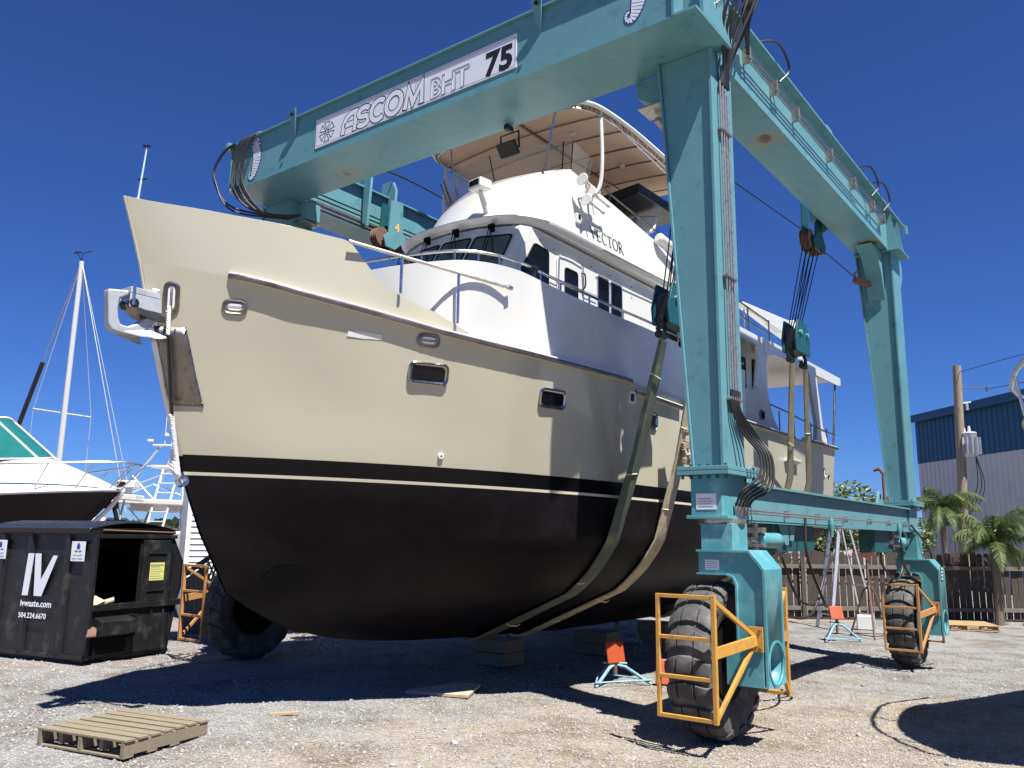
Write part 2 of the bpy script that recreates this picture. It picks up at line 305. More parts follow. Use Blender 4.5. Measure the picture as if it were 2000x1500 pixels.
def ground_mat():
    m = bpy.data.materials.new('gravel_ground'); m.use_nodes = True; N = m.node_tree.nodes; L = m.node_tree.links; b = N['Principled BSDF']
    b.inputs['Roughness'].default_value = .95; b.inputs['Specular IOR Level'].default_value = .1
    tc = N.new('ShaderNodeTexCoord')
    def noise(sc, det=6, ro=.6):
        n = N.new('ShaderNodeTexNoise'); n.inputs['Scale'].default_value = sc; n.inputs['Detail'].default_value = det; n.inputs['Roughness'].default_value = ro; L.new(tc.outputs['Object'], n.inputs[0]); return n
    def ramp(src, stops):
        r = N.new('ShaderNodeValToRGB'); e = r.color_ramp.elements
        e[0].position, e[0].color = stops[0][0], (*stops[0][1], 1); e[1].position, e[1].color = stops[-1][0], (*stops[-1][1], 1)
        for p, c in stops[1:-1]: x = e.new(p); x.color = (*c, 1)
        L.new(src, r.inputs[0]); return r.outputs[0]
    def mix(f, a, bb, mode='MIX'):
        x = N.new('ShaderNodeMix'); x.data_type = 'RGBA'; x.blend_type = mode
        if isinstance(f, float): x.inputs[0].default_value = f
        else: L.new(f, x.inputs[0])
        L.new(a, x.inputs[6]); L.new(bb, x.inputs[7]); return x.outputs[2]
    vor = N.new('ShaderNodeTexVoronoi'); vor.inputs['Scale'].default_value = 42; L.new(tc.outputs['Object'], vor.inputs[0])
    grey = ramp(vor.outputs['Color'], [(.0, (.22, .22, .215)), (.5, (.285, .285, .28)), (1., (.36, .36, .35))])
    tan = ramp(vor.outputs['Color'], [(.0, (.27, .23, .18)), (.5, (.35, .305, .24)), (1., (.44, .39, .32))])
    # tan earth towards the right and between the wheels, grey stone to the left and far
    sx = N.new('ShaderNodeSeparateXYZ'); L.new(tc.outputs['Object'], sx.inputs[0])
    px = N.new('ShaderNodeMapRange'); px.inputs[1].default_value = -6.8; px.inputs[2].default_value = -4.2; px.inputs[3].default_value = -.16; px.inputs[4].default_value = .16; L.new(sx.outputs['X'], px.inputs[0])
    py = N.new('ShaderNodeMapRange'); py.inputs[1].default_value = 9.0; py.inputs[2].default_value = 12.5; py.inputs[3].default_value = .0; py.inputs[4].default_value = -.3; L.new(sx.outputs['Y'], py.inputs[0])
    ad = N.new('ShaderNodeMath'); L.new(px.outputs[0], ad.inputs[0]); L.new(py.outputs[0], ad.inputs[1])
    n0 = noise(.55, 7, .62); ad2 = N.new('ShaderNodeMath'); L.new(ad.outputs[0], ad2.inputs[0]); L.new(n0.outputs[0], ad2.inputs[1])
    msk = ramp(ad2.outputs[0], [(.43, (0, 0, 0)), (.6, (1, 1, 1))])
    base = mix(msk, grey, tan)
    n1 = noise(1.3, 8, .65); dk = ramp(n1.outputs[0], [(.30, (.52, .44, .36)), (.55, (1, 1, 1))]); base = mix(1., base, dk, 'MULTIPLY')
    # reddish patches by the dumpster side
    rx = N.new('ShaderNodeMapRange'); rx.inputs[1].default_value = -9.5; rx.inputs[2].default_value = -12.5; L.new(sx.outputs['X'], rx.inputs[0])
    n2 = noise(.8, 4); rm = N.new('ShaderNodeMath'); rm.operation = 'MULTIPLY'; L.new(rx.outputs[0], rm.inputs[0]); rr = ramp(n2.outputs[0], [(.42, (0, 0, 0)), (.62, (1, 1, 1))]); L.new(rr, rm.inputs[1])
    pk = N.new('ShaderNodeRGB'); pk.outputs[0].default_value = (.36, .20, .17, 1)
    rmm = N.new('ShaderNodeMath'); rmm.operation = 'MULTIPLY'; rmm.inputs[1].default_value = .6; L.new(rm.outputs[0], rmm.inputs[0])
    base = mix(rmm.outputs[0], base, pk.outputs[0])
    n4 = noise(9, 8, .75); dk = ramp(n4.outputs[0], [(.3, (.72, .70, .68)), (.7, (1.12, 1.12, 1.12))]); base = mix(1., base, dk, 'MULTIPLY')
    L.new(base, b.inputs['Base Color'])
    v2 = N.new('ShaderNodeTexVoronoi'); v2.inputs['Scale'].default_value = 42; L.new(tc.outputs['Object'], v2.inputs[0])
    v3 = N.new('ShaderNodeTexVoronoi'); v3.inputs['Scale'].default_value = 90; L.new(tc.outputs['Object'], v3.inputs[0])
    am = N.new('ShaderNodeMath'); am.operation = 'MULTIPLY_ADD'; am.inputs[1].default_value = -.6; L.new(v3.outputs[0], am.inputs[0])
    inv = N.new('ShaderNodeMath'); inv.operation = 'MULTIPLY'; inv.inputs[1].default_value = -1; L.new(v2.outputs[0], inv.inputs[0]); L.new(inv.outputs[0], am.inputs[2])
    bp = N.new('ShaderNodeBump'); bp.inputs['Strength'].default_value = .9; bp.inputs['Distance'].default_value = .02; L.new(am.outputs[0], bp.inputs['Height'])
    n5 = noise(4, 6, .6); bp2 = N.new('ShaderNodeBump'); bp2.inputs['Strength'].default_value = .5; bp2.inputs['Distance'].default_value = .05; L.new(n5.outputs[0], bp2.inputs['Height']); L.new(bp.outputs[0], bp2.inputs['Normal'])
    L.new(bp2.outputs[0], b.inputs['Normal'])
    return m


# ------------------------------------------------------------------ ground
def axis(lo, hi, fine0, fine1, step):
    a = list(np.arange(fine0, fine1, step)); s = step
    while a[-1] < hi: s *= 1.35; a.append(a[-1] + s)
    s = step
    while a[0] > lo: s *= 1.35; a.insert(0, a[0] - s)
    return a
from mathutils import noise as mn
xs_ = axis(-900, 700, -15, 2, .09); ys_ = axis(-60, 1400, 2, 17, .09)
def gz(x, y):
    d = max(abs(x + 6) - 14, abs(y - 10) - 14, 0)
    k = 1 / (1 + d * .2)
    rut = -.035 * math.exp(-((x + 3.1) / .5) ** 2) * (1 if y < 20 else 0)
    return ground_z(x, y) + (mn.noise((x * .5, y * .5, 0)) * .035 + mn.noise((x * 1.9, y * 1.9, 3)) * .016 + mn.noise((x * 5, y * 5, 3)) * .006) * k + rut * k
g = MB()
g.grid([[(x, y, gz(x, y)) for x in xs_] for y in ys_])
me = bpy.data.meshes.new('ground'); me.from_pydata([tuple(p) for p in g.v], [], g.f); me.polygons.foreach_set('use_smooth', [True] * len(g.f)); me.materials.append(ground_mat())
gr = bpy.data.objects.new('ground', me); COL.objects.link(gr); gr['kind'] = 'structure'

# loose gravel: thousands of small stones over the yard
def stones(name, n, r0, r1, s0, s1, mats):
    v = []
    # spread over a wedge of yard so that nearer ground gets more stones
    ang = rng.uniform(-.66, .66, n) + math.atan2(F.y, F.x); rad = r0 * (r1 / r0) ** rng.uniform(0, 1, n)
    x = rad * np.cos(ang); y = rad * np.sin(ang)
    sc = rng.lognormal(0, .38, n); sc = s0 * sc * (.75 + .06 * rad); sc = np.minimum(sc, s1)
    me = bpy.data.meshes.new(name); me.from_pydata([(float(a), float(b), gz(float(a), float(b)) + float(c) * .22) for a, b, c in zip(x, y, sc)], [], [])
    a = me.attributes.new('sc', 'FLOAT_VECTOR', 'POINT'); q = np.stack([sc * rng.uniform(.7, 1.3, n), sc * rng.uniform(.6, 1, n), sc * rng.uniform(.4, .75, n)], 1); a.data.foreach_set('vector', q.astype(np.float32).ravel())
    a = me.attributes.new('ro', 'FLOAT_VECTOR', 'POINT'); q = np.stack([rng.uniform(-.5, .5, n), rng.uniform(-.5, .5, n), rng.uniform(0, 6.28, n)], 1); a.data.foreach_set('vector', q.astype(np.float32).ravel())
    o = bpy.data.objects.new(name, me); COL.objects.link(o); o['kind'] = 'stuff'
    ng = bpy.data.node_groups.new(name, 'GeometryNodeTree'); ng.interface.new_socket('Geometry', in_out='INPUT', socket_type='NodeSocketGeometry'); ng.interface.new_socket('Geometry', in_out='OUTPUT', socket_type='NodeSocketGeometry')
    N = ng.nodes; L = ng.links; gi = N.new('NodeGroupInput'); go = N.new('NodeGroupOutput'); ic = N.new('GeometryNodeMeshIcoSphere'); ic.inputs['Radius'].default_value = 1; ic.inputs['Subdivisions'].default_value = 1
    sm = N.new('GeometryNodeSetMaterial'); sm.inputs['Material'].default_value = mats; L.new(ic.outputs[0], sm.inputs[0])
    ip = N.new('GeometryNodeInstanceOnPoints'); L.new(gi.outputs[0], ip.inputs['Points']); L.new(sm.outputs[0], ip.inputs['Instance'])
    for nm, sk in (('sc', 'Scale'), ('ro', 'Rotation')):
        na = N.new('GeometryNodeInputNamedAttribute'); na.data_type = 'FLOAT_VECTOR'; na.inputs['Name'].default_value = nm; L.new(na.outputs[0], ip.inputs[sk])
    L.new(ip.outputs[0], go.inputs[0]); md = o.modifiers.new('scatter', 'NODES'); md.node_group = ng
    return o
def stone_mat():
    m = bpy.data.materials.new('gravel_stone'); m.use_nodes = True; N = m.node_tree.nodes; L = m.node_tree.links; b = N['Principled BSDF']; b.inputs['Roughness'].default_value = 1; b.inputs['Specular IOR Level'].default_value = .1
    oi = N.new('ShaderNodeObjectInfo'); rp = N.new('ShaderNodeValToRGB'); e = rp.color_ramp.elements
    e[0].position = 0; e[0].color = (.23, .23, .23, 1); e[1].position = 1; e[1].color = (.36, .355, .35, 1)
    for p, c in ((.35, (.28, .28, .28)), (.6, (.31, .285, .245)), (.8, (.33, .325, .32))): x = e.new(p); x.color = (*c, 1)
    L.new(oi.outputs['Random'], rp.inputs[0]); L.new(rp.outputs[0], b.inputs['Base Color']); return m
sm_ = stone_mat()
stones('gravel', 170000, 2.6, 17, .0054, .02, sm_)
stones('loose_stones', 500, 2.8, 16, .015, .04, sm_)

# ------------------------------------------------------------------ metal building on the right
o = Vector((-8.75, 44.2, -.2)); bt = thing('metal_building', 'blue and pale grey corrugated metal building behind the fence on the right', 'building', o)
m_bb = mat('blue_corrugated_metal', (.012, .07, .14), .4, var=.12, vs=2, coat=.1); m_bg = mat('grey_corrugated_metal', (.60, .57, .53), .5, var=.06, vs=1.2, dirt=((.48, .47, .48), .2, 2.))
# the wall that shows runs from the far left corner towards the camera on the right
ux = Vector((.70, -.714, 0)).normalized(); nx = Vector((-.714, -.70, 0)).normalized()
def corr(z0, z1, L0, L1, off=0., pitch=.32, z1b=None):
    b = MB(o); rows = [[], []]; s = L0
    z1b = z1 if z1b is None else z1b
    while s < L1:
        for ds, d in ((0, 0), (.20, 0), (.225, .035), (.295, .035)):
            q = o + ux * (s + ds) + nx * (d + off); rows[0].append((q.x, q.y, z0)); rows[1].append((q.x, q.y, z1 + (z1b - z1) * (s + ds) / 30))
        s += pitch
    b.grid(rows, smooth=False); return b
def xs_at(L): return o + ux * L
corr(-.3, 5.45, 0, 30).build('grey_wall', m_bg, bt); corr(5.45, 7.6, 0, 30, .02).build('blue_wall', m_bb, bt)
b = MB(o); q = o + nx * .3 - ux * .5; e_ = o + nx * .3 + ux * 30
b.hexa([(q.x, q.y, 7.56), (e_.x, e_.y, 7.56), (e_.x - nx.x * 9, e_.y - nx.y * 9, 9.9), (q.x - nx.x * 9, q.y - nx.y * 9, 9.9), (q.x, q.y, 7.80), (e_.x, e_.y, 7.80), (e_.x - nx.x * 9, e_.y - nx.y * 9, 10.1), (q.x - nx.x * 9, q.y - nx.y * 9, 10.1)]).build('roof', m_bb, bt)
b = MB(o); q = o + nx * .34 - ux * .5; b.bar((q.x, q.y, 7.50), (e_.x, e_.y, 7.50), .16, .16).build('gutter', m_bb, bt)
# return wall on the left end
b = MB(o); b.hexa([(o.x, o.y, -.3), (o.x + .05, o.y, -.3), (o.x - nx.x * 9, o.y - nx.y * 9, -.3), (o.x - nx.x * 9 - .1, o.y - nx.y * 9, -.3), (o.x, o.y, 7.7), (o.x + .05, o.y, 7.7), (o.x - nx.x * 9, o.y - nx.y * 9, 9.9), (o.x - nx.x * 9 - .1, o.y - nx.y * 9, 9.9)]).build('end_wall', m_bg, bt)
b = MB(o); q = o + ux * .9 + nx * .1; b.bar((q.x, q.y, 2.75), (q.x + ux.x * 1.5, q.y + ux.y * 1.5, 2.75), .05, .55); sg = b.build('sign', m_black, bt)
text_mesh('@a', .42, (q.x + ux.x * .1 + nx.x * .04, q.y + ux.y * .1 + nx.y * .04, 2.6), ux, (0, 0, 1), m_signw, 'lettering', bt, o)

# ------------------------------------------------------------------ wooden fence (right background)
fa = Vector((-11.0, 17.7, 0)); fb = Vector((-1.0, 25.6, 0)); fd = (fb - fa).normalized(); fl = (fb - fa).length; fnrm = Vector((fd.y, -fd.x, 0))
ft = thing('wooden_fence', 'dark brown wooden picket fence with grey rails behind the lift', 'fence', fa + Vector((0, 0, -.2)))
prot = []
for v in range(5):
    b = MB(); w = .066 + .003 * v; h = 1.60 + .012 * ((v * 3) % 5)
    pl = [(-w, 0, .02), (w, 0, .02), (w, 0, h - .05), (w - .035, 0, h), (-w + .035, 0, h), (-w, 0, h - .05)]
    b.prism(pl, (0, .018, 0)); prot.append(b)
meshes = []
for v, b in enumerate(prot):
    ob = b.build('picket', m_fence, ft); meshes.append(ob)
n = int(fl / .163); rzf = math.atan2(fd.y, fd.x)
for i in range(n):
    if random.random() < .03: continue
    p = fd * (i * .163 + random.uniform(-.006, .006)) + fnrm * -.02
    if i < 5: ob = meshes[i]
    else: ob = meshes[random.randrange(5)].copy(); COL.objects.link(ob)
    ob.location = p; ob.rotation_euler = (random.uniform(-.01, .01), random.uniform(-.012, .012), rzf); ob.scale = (1, 1, random.uniform(.985, 1.02))
for z in (.28, 1.27):
    b = MB(); b.bar(fd * -.1 + fnrm * .03 + Vector((0, 0, z)), fd * fl + fnrm * .03 + Vector((0, 0, z)), .045, .095).build('rail', m_railw, ft, bevel=.004)
for k in range(int(fl / 2.4) + 1):
    b = MB(); p = fd * (k * 2.4 + .4) + fnrm * .09; b.bar(p, p + Vector((0, 0, 1.5)), .09, .09).build('post', m_railw, ft)

# ------------------------------------------------------------------ foliage helpers
def leaf_mat(name, c, var=.35):
    m = mat(name, c, .55, var=var, vs=3); b = m.node_tree.nodes['Principled BSDF']; b.inputs['Subsurface Weight'].default_value = 0
    N = m.node_tree.nodes; L = m.node_tree.links; src = b.inputs['Base Color'].links[0].from_socket; t = N.new('ShaderNodeBsdfTranslucent'); L.new(src, t.inputs[0]); a = N.new('ShaderNodeMixShader'); a.inputs[0].default_value = .3
    L.new(b.outputs[0], a.inputs[1]); L.new(t.outputs[0], a.inputs[2]); L.new(a.outputs[0], N['Material Output'].inputs[0]); return m
m_leaf = leaf_mat('green_leaves', (.07, .12, .03)); m_leafp = leaf_mat('pale_leaf_flowers', (.42, .45, .22)); m_leafd = leaf_mat('dark_leaves', (.022, .045, .014)); m_frond = leaf_mat('palm_frond', (.105, .145, .045)); m_bark = mat('bark', (.14, .11, .085), .9, var=.3, vs=12, bump=.5, bs=20)
def blob_tree(name, label, loc, clumps, leaf, nleaf, lm, lm2=None, trunk=None, p2=.3, parent=None):
    t = thing(name, label, 'tree', loc)
    if trunk:
        b = MB()
        for P, r in trunk: b.tube(P, r, 8)
        b.build('trunk', m_bark, t)
    A = MB(); B_ = MB()
    for c, rad, wt in clumps:
        for _ in range(int(nleaf * wt)):
            d = Vector((random.gauss(0, 1), random.gauss(0, 1), random.gauss(0, 1))).normalized() * random.uniform(.45, 1.05) ** .6
            p = Vector(c) + Vector((d.x * rad[0], d.y * rad[1], d.z * rad[2])); u = Vector((random.gauss(0, 1), random.gauss(0, 1), random.gauss(0, .6))).normalized(); w = u.cross(Vector((random.gauss(0, 1), random.gauss(0, 1), random.gauss(0, 1)))).normalized()
            s_ = leaf * random.uniform(.6, 1.3); q = [p - u * s_, p + w * s_ * .4, p + u * s_, p - w * s_ * .4]
            (B_ if lm2 and random.random() < p2 else A).add(q, [(0, 1, 2, 3)])
    A.build('crown', lm, t, recalc=False, kind='stuff')
    if lm2: B_.build('flowers', lm2, t, recalc=False, kind='stuff')
    return t
blob_tree('tree', 'green leafy tree with pale tips behind the boat stern', (-10.6, 39, -.2),
    [((0, 0, 3.0), (1.5, 1.5, 1.6), 1), ((1.2, .6, 2.6), (1.3, 1, 1.3), .8), ((-1.2, -.3, 2.8), (1.4, 1, 1.5), .8), ((2.2, .9, 2.1), (1.0, .8, 1.0), .5)], .13, 1500, m_leaf, m_leafp,
    [([(0, 0, 0), (.1, 0, 1.2), (0, 0, 2.8)], [.18, .14, .08]), ([(.1, 0, 1.2), (1, .3, 2.4)], [.1, .05])])
blob_tree('shrub', 'dark shrub with pale white blossom behind the fence and stepladder', (-8.0, 22.6, -.2),
    [((0, 0, 1.55), (1.3, .7, .75), 1), ((1.0, .5, 1.95), (.75, .5, .4), .5), ((-1.0, -.4, 1.3), (.8, .5, .5), .6)], .07, 1500, m_leafd, m_leafp, [([(0, 0, 0), (.05, 0, 1.5)], [.06, .03])], p2=.16)
blob_tree('tree', 'small distant tree between the black hulled boat and the tower boat', (-60, 45, -.2),
    [((0, 0, 4.2), (3, 2.4, 2.2), 1), ((2.4, 1, 3.4), (2, 1.6, 1.6), .6), ((-2.6, 0, 3.2), (2, 1.6, 1.4), .6)], .26, 1500, m_leaf, None, [([(0, 0, 0), (0, 0, 3.6)], [.3, .15])])
far = MB()
for k in range(5200):
    a = random.uniform(-.9, .9); r = random.uniform(230, 300); d = math.atan2(F.y, F.x) + a
    h = random.uniform(0, 1) ** .7 * (4.2 + 2.2 * mn.noise((a * 9, 0, 0)))
    p = Vector((r * math.cos(d), r * math.sin(d), h)); s_ = random.uniform(.7, 1.5)
    u = Vector((random.gauss(0, 1), random.gauss(0, 1), random.gauss(0, 1))).normalized(); w = u.orthogonal().normalized()
    far.add([p - u * s_, p + w * s_, p + u * s_, p - w * s_], [(0, 1, 2, 3)])
far.build('distant_woods', m_leafd, recalc=False, kind='stuff')

# palms by the fence
def palm(label, loc, trunk_h, nf, L_, seed, lean=(0, 0)):
    random.seed(seed); t = thing('palm_tree', label, 'palm tree', loc)
    b = MB(); P = [Vector((lean[0] * k / 6, lean[1] * k / 6, trunk_h * k / 6)) for k in range(7)]
    b.tube(P, [.10, .085, .08, .075, .075, .085, .06], 10).build('trunk', m_bark, t)
    top = P[-1]
    for f in range(nf):
        az = f * 2.4 + random.uniform(-.2, .2); el = random.uniform(.25, 1.35); ln = L_ * random.uniform(.8, 1.1)
        d = Vector((math.cos(az) * math.cos(el), math.sin(az) * math.cos(el), math.sin(el)))
        pts = []; p = top.copy(); K = 11
        for k in range(K): pts.append(p.copy()); d = (d + Vector((0, 0, -.14 - .02 * k))).normalized(); p += d * ln / K
        b = MB(); b.tube(pts, [.018 * (1 - k / K) + .003 for k in range(K)], 4, caps=False)
        for k in range(1, K):
            for sub in range(8):
                q = pts[k - 1].lerp(pts[k], (sub + .5) / 8); tn = (pts[k] - pts[k - 1]).normalized()
                for sd_ in (-1, 1):
                    side = tn.cross(Vector((0, 0, 1)))
                    if side.length < .1: side = Vector((1, 0, 0))
                    side = side.normalized() * sd_; l = (.50 + .12 * random.random()) * math.sin(math.pi * min(1, (k + sub / 8) / K * .85 + .12)) * L_ / 2
                    dr = (side * .6 + tn * .6 + Vector((0, 0, random.uniform(-.7, .0)))).normalized(); m1 = q + dr * l * .55; e = m1 + (dr + Vector((0, 0, -1.6))).normalized() * l * .55; w = tn * .010
                    b.add([q - w, q + w, m1 + w, m1 - w], [(0, 1, 2, 3)]); b.add([m1 - w, m1 + w, e], [(0, 1, 2)])
        b.build('frond', m_frond, t, recalc=False)
    random.seed(7 + seed); return t
palm('feathery palm with a thin trunk in front of the fence at the right', (-3.05, 22.9, -.2), 1.85, 17, 1.5, 3, (.0, .1))
palm('palm tree with dense hanging fronds around the base of the utility pole', (-5.1, 28.6, -.2), 2.9, 15, 1.6, 5)
b = MB((-3.1, 23.5, -.2)); b.tube([(-3.1, 23.5, -.2), (-3.14, 23.5, 1.45)], .05, 10); tag(b.build('post', m_galv), 'grey steel post standing in front of the fence under the palm', 'post')

# utility pole
t = thing('utility_pole', 'weathered wooden utility pole with grey transformer in front of the metal building', 'utility pole', (-5.56, 34.2, -.2))
m_polew = mat('weathered_pole_wood', (.30, .235, .17), .85, var=.3, vs=6, dirt=((.14, .11, .09), .3, 5.), bump=.4, bs=20, stretch=(4, 4, .5))
b = MB(); b.tube([(0, 0, 0), (.25, -.25, 4), (.42, -.42, 8.3)], [.19, .165, .14], 14).build('pole', m_polew, t)
b = MB(); c = Vector((.62, -.30, 5.35)); b.lathe(c, (0, 0, 1), [(-.42, .02), (-.42, .2), (-.36, .24), (.4, .24), (.45, .26), (.5, .2), (.52, .02)], 20)
for k in range(9): a = k * .5 - 2.2; b.obox(c + Vector((math.cos(a) * .29, math.sin(a) * .29, 0)), (.12, .02, .6), (0, 0, a))
tr_ = b.build('transformer', m_galv, t)
b = MB(); b.tube([c + Vector((0, 0, .5)), c + Vector((0, 0, .72))], [.06, .04], 8).tube([c + Vector((-.15, 0, .5)), c + Vector((-.15, 0, .66))], [.04, .03], 8).build('bushing', m_whitem, t)
b = MB(); b.tube([(.3, -.3, 6.9), (.75, -.2, 6.95)], .03, 6).lathe((.62, -.28, 6.78), (0, 0, 1), [(-.12, .05), (.12, .05)], 8).build('cutout_switch', m_galv, t)
b = MB(); b.tube([(.36, -.36, 7.5), (1.25, -.1, 7.45)], .018, 6).lathe((1.28, -.1, 7.4), (0, 0, 1), [(-.08, .04), (.08, .04)], 8).build('bracket', m_rusty, t)
for k, (dx, dz) in enumerate(((.0, -.5), (.12, -.7), (.22, -.85))):
    b = MB(); b.tube(cr([c + Vector((.15, 0, -.3)), c + Vector((.1 + dx, .1, -1.3 + dz * .3)), (.28, -.2, 3.2 + dz * .4), (-.15 - .1 * k, 0, 3.35)], 8), .016, 5).build('cable', m_hose, t)
b = MB(); b.tube([(-.2, 0, .5), (-.2, 0, 3.5)], .03, 6).build('conduit', m_steel, t)
b = MB(); b.lathe((-.35, 0, 3.5), (1, .4, .4), [(-.1, .06), (.1, .08)], 8).build('weatherhead', m_black, t)
b = MB((0, 0, 0)); b.tube(cr([(-5.15, 33.8, 7.85), (1, 27, 7.7), (6, 22, 8.0)], 8), .012, 4); tag(b.build('power_line', m_hose), 'thin overhead wire running right from the top of the utility pole', 'wire', 'overhead wires')
b = MB((0, 0, 0)); b.tube(cr([(-4.25, 34.1, 7.2), (2, 28, 6.9), (8, 23, 7.2)], 8), .012, 4); tag(b.build('power_line', m_hose), 'lower thin overhead wire running right from the pole bracket', 'wire', 'overhead wires')
t = thing('lamp_post', 'thin brown lamp post behind the rear right leg of the lift', 'lamp post', (-8.06, 34.3, -.2)); b = MB(); b.tube([(0, 0, 0), (0, 0, 4.55)], .06, 8).build('pole', m_rusty, t); b = MB(); b.tube([(0, 0, 4.5), (-.12, 0, 4.68), (-.35, 0, 4.62)], [.07, .09, .06], 8).build('lamp_head', m_rusty, t)
# ------------------------------------------------------------------ travel lift
O = Vector((-6.45, 10.8, 0))
lift = thing('travel_lift', 'large teal four-legged boat hoist gantry on rubber tyres straddling the cream motor yacht', 'boat lift', O)
XO, XI, XC0, XCI = -2.95, -3.52, -9.95, -9.38
mxx = lambda x: -12.9 - x
def LB(): return MB(O)
m_trust = rust_spots('rust_worn_teal_paint', ((-3.22, 9.2, .10), (-3.12, 13.55, .12), (-8.05, 6.9, .06), (-9.75, 9.2, .1)), O)
# front cross beam
b = LB(); b.box(-9.86, -3.04, 6.37, 7.15, 6.385, 7.055); b.build('cross_beam', m_teal, lift, bevel=.006)
b = LB(); b.box(-9.90, -2.99, 6.352, 7.165, 6.372, 6.386); b.build('cross_beam_lower_plate', m_trust, lift)
b = LB(); b.box(-9.93, -2.9, 6.325, 7.2, 7.055, 7.075); b.build('cross_beam_top_plate', m_teal, lift)
for x in (-9.875, -3.035):
    b = LB(); b.box(x - .012, x + .012, 6.345, 7.17, 6.386, 7.055); b.build('end_plate', m_teal, lift)
for k, yy in enumerate((6.55, 6.75, 6.95)):
    for x0, x1 in ((-3.02, -2.86), (-10.0, -9.89)):
        b = LB(); b.prism([(x0, yy, 6.40), (x1, yy, 6.42), (x1, yy, 6.55), (x0, yy, 6.9)], (0, .014, 0)); b.build('stiffener', m_teal, lift)
b = LB(); b.box(-3.02, -2.8, 6.34, 7.14, 6.365, 6.395); b.build('bracket_plate', m_teal, lift, bevel=.003)
b = LB(); b.box(-2.84, -2.8, 6.5, 7.1, 6.396, 6.85); hp = b.build('valve_panel', m_teal, lift, bevel=.003)
b = LB()
for q in range(9): b.lathe((-2.798, 6.58 + .055 * q, 6.66 + .05 * ((q * 5) % 4)), (1, 0, 0), [(0, .012), (.02, .012)], 8)
b.build('bolt', m_steel, hp)
b = LB(); b.box(-9.97, -9.90, 6.30, 6.36, 7.0, 7.12); b.build('end_lug', m_teal, lift, bevel=.004)
for x in (-8.47, -4.53):
    b = LB(); b.prism([(x - .05, 6.375, 6.86), (x - .01, 6.28, 6.90), (x + .0, 6.26, 7.2), (x, 6.31, 7.2), (x, 6.375, 7.16)], (.022, 0, 0)); 
    b = LB(); b.hexa([(x - .055, 6.366, 6.90), (x + .0, 6.366, 6.80), (x + .0, 6.366, 6.80), (x - .055, 6.366, 6.90), (x - .075, 6.27, 7.13), (x + .07, 6.27, 7.16), (x + .07, 6.29, 7.16), (x - .075, 6.29, 7.13)])
    lg = b.build('lifting_lug', m_teal, lift, bevel=.002)
    b = LB(); b.lathe((x + .005, 6.262, 7.08), (0, 1, .2), [(0, .024), (.012, .024)], 14).build('eye', m_black, lg)
# rust and scrape marks are in the paint; small rust patches where steel rubbed
# name plate with outlined lettering
SX0, SX1 = -8.06, -4.84; SY = 6.362; SZ0, SZ1 = 6.515, 6.905
b = LB(); b.box(SX0, SX1, SY, SY + .012, SZ0, SZ1); plate = b.build('name_plate', m_signw, lift)
def ribbon(b, path, w, y, closed=False):
    P = [Vector((p[0], 0, p[1])) for p in path]; n = len(P); Lr = []; ws = w if isinstance(w, (list, tuple)) else [w] * n
    for i in range(n):
        if closed: d0 = (P[i] - P[i - 1]); d1 = (P[(i + 1) % n] - P[i])
        else: d0 = (P[i] - P[i - 1]) if i else (P[1] - P[0]); d1 = (P[i + 1] - P[i]) if i < n - 1 else d0
        d0 = d0.normalized(); d1 = d1.normalized(); t = (d0 + d1)
        t = t.normalized() if t.length > .01 else d1
        nn = Vector((-t.z, 0, t.x)); k = 1 / max(.4, nn.dot(Vector((-d1.z, 0, d1.x)))); Lr.append((P[i] + nn * ws[i] / 2 * k, P[i] - nn * ws[i] / 2 * k))
    for i in range(n if closed else n - 1):
        a, c = Lr[i], Lr[(i + 1) % n]
        b.add([Vector((v.x, y, v.z)) for v in (a[0], a[1], c[1], c[0])], [(0, 1, 2, 3)])
def arc(cx, cz, rx, rz, a0, a1, n=20): return [(cx + rx * math.cos(R(a0 + (a1 - a0) * i / n)), cz + rz * math.sin(R(a0 + (a1 - a0) * i / n))) for i in range(n + 1)]
def ext_path(p, e):
    a = Vector((p[0][0] - p[1][0], p[0][1] - p[1][1])).normalized() * e; c = Vector((p[-1][0] - p[-2][0], p[-1][1] - p[-2][1])).normalized() * e
    return [(p[0][0] + a.x, p[0][1] + a.y)] + list(p) + [(p[-1][0] + c.x, p[-1][1] + c.y)]
W = .064; EW = .012
zb = 6.60; H_ = .20
def glyph(ch, x):
    z = zb
    if ch == 'A': return [[(x, z - .05), (x + .01, z + .09), (x + .05, z + H_ * .82), (x + .12, z + H_), (x + .215, z + H_), (x + .215, z - .05)], [(x + .02, z + .06), (x + .19, z + .06)]], 0
    if ch == 'S': return [arc(x + .11, z + .145, .095, .058, 25, 255, 14) + arc(x + .11, z + .03, .095, .058, 75, -155, 14)], 0
    if ch == 'C': return [arc(x + .14, z + .09, .125, .125, 48, 312, 26)], 0
    if ch == 'O': return [arc(x + .14, z + .09, .125, .128, 0, 360, 32)], 1
    if ch == 'M': return [[(x, z - .055), (x + .03, z + H_ * .96), (x + .12, z + .0), (x + .24, z + H_ * 1.04), (x + .265, z - .05)]], 0
xpos = {'A': -7.54, 'S': -7.29, 'C': -7.06, 'O': -6.80, 'M': -6.46}
bk = LB(); wt = LB(); lay = 0
for ch in 'ASCOM':
    ps, cl = glyph(ch, xpos[ch])
    sheared = [[(p[0] + (p[1] - zb) * .10, p[1]) for p in q] for q in ps]
    y0 = SY - .0006 - lay * .0005
    for q in sheared: ribbon(bk, ext_path(q, EW) if not cl else q[:-1], W + 2 * EW, y0, bool(cl))
    for q in sheared: ribbon(wt, q if not cl else q[:-1], W, y0 - .00025, bool(cl))
    lay += 1
bk.build('lettering_outline', m_blackp, plate, recalc=False); wt.build('lettering_fill', m_signw, plate, recalc=False)
b = LB()
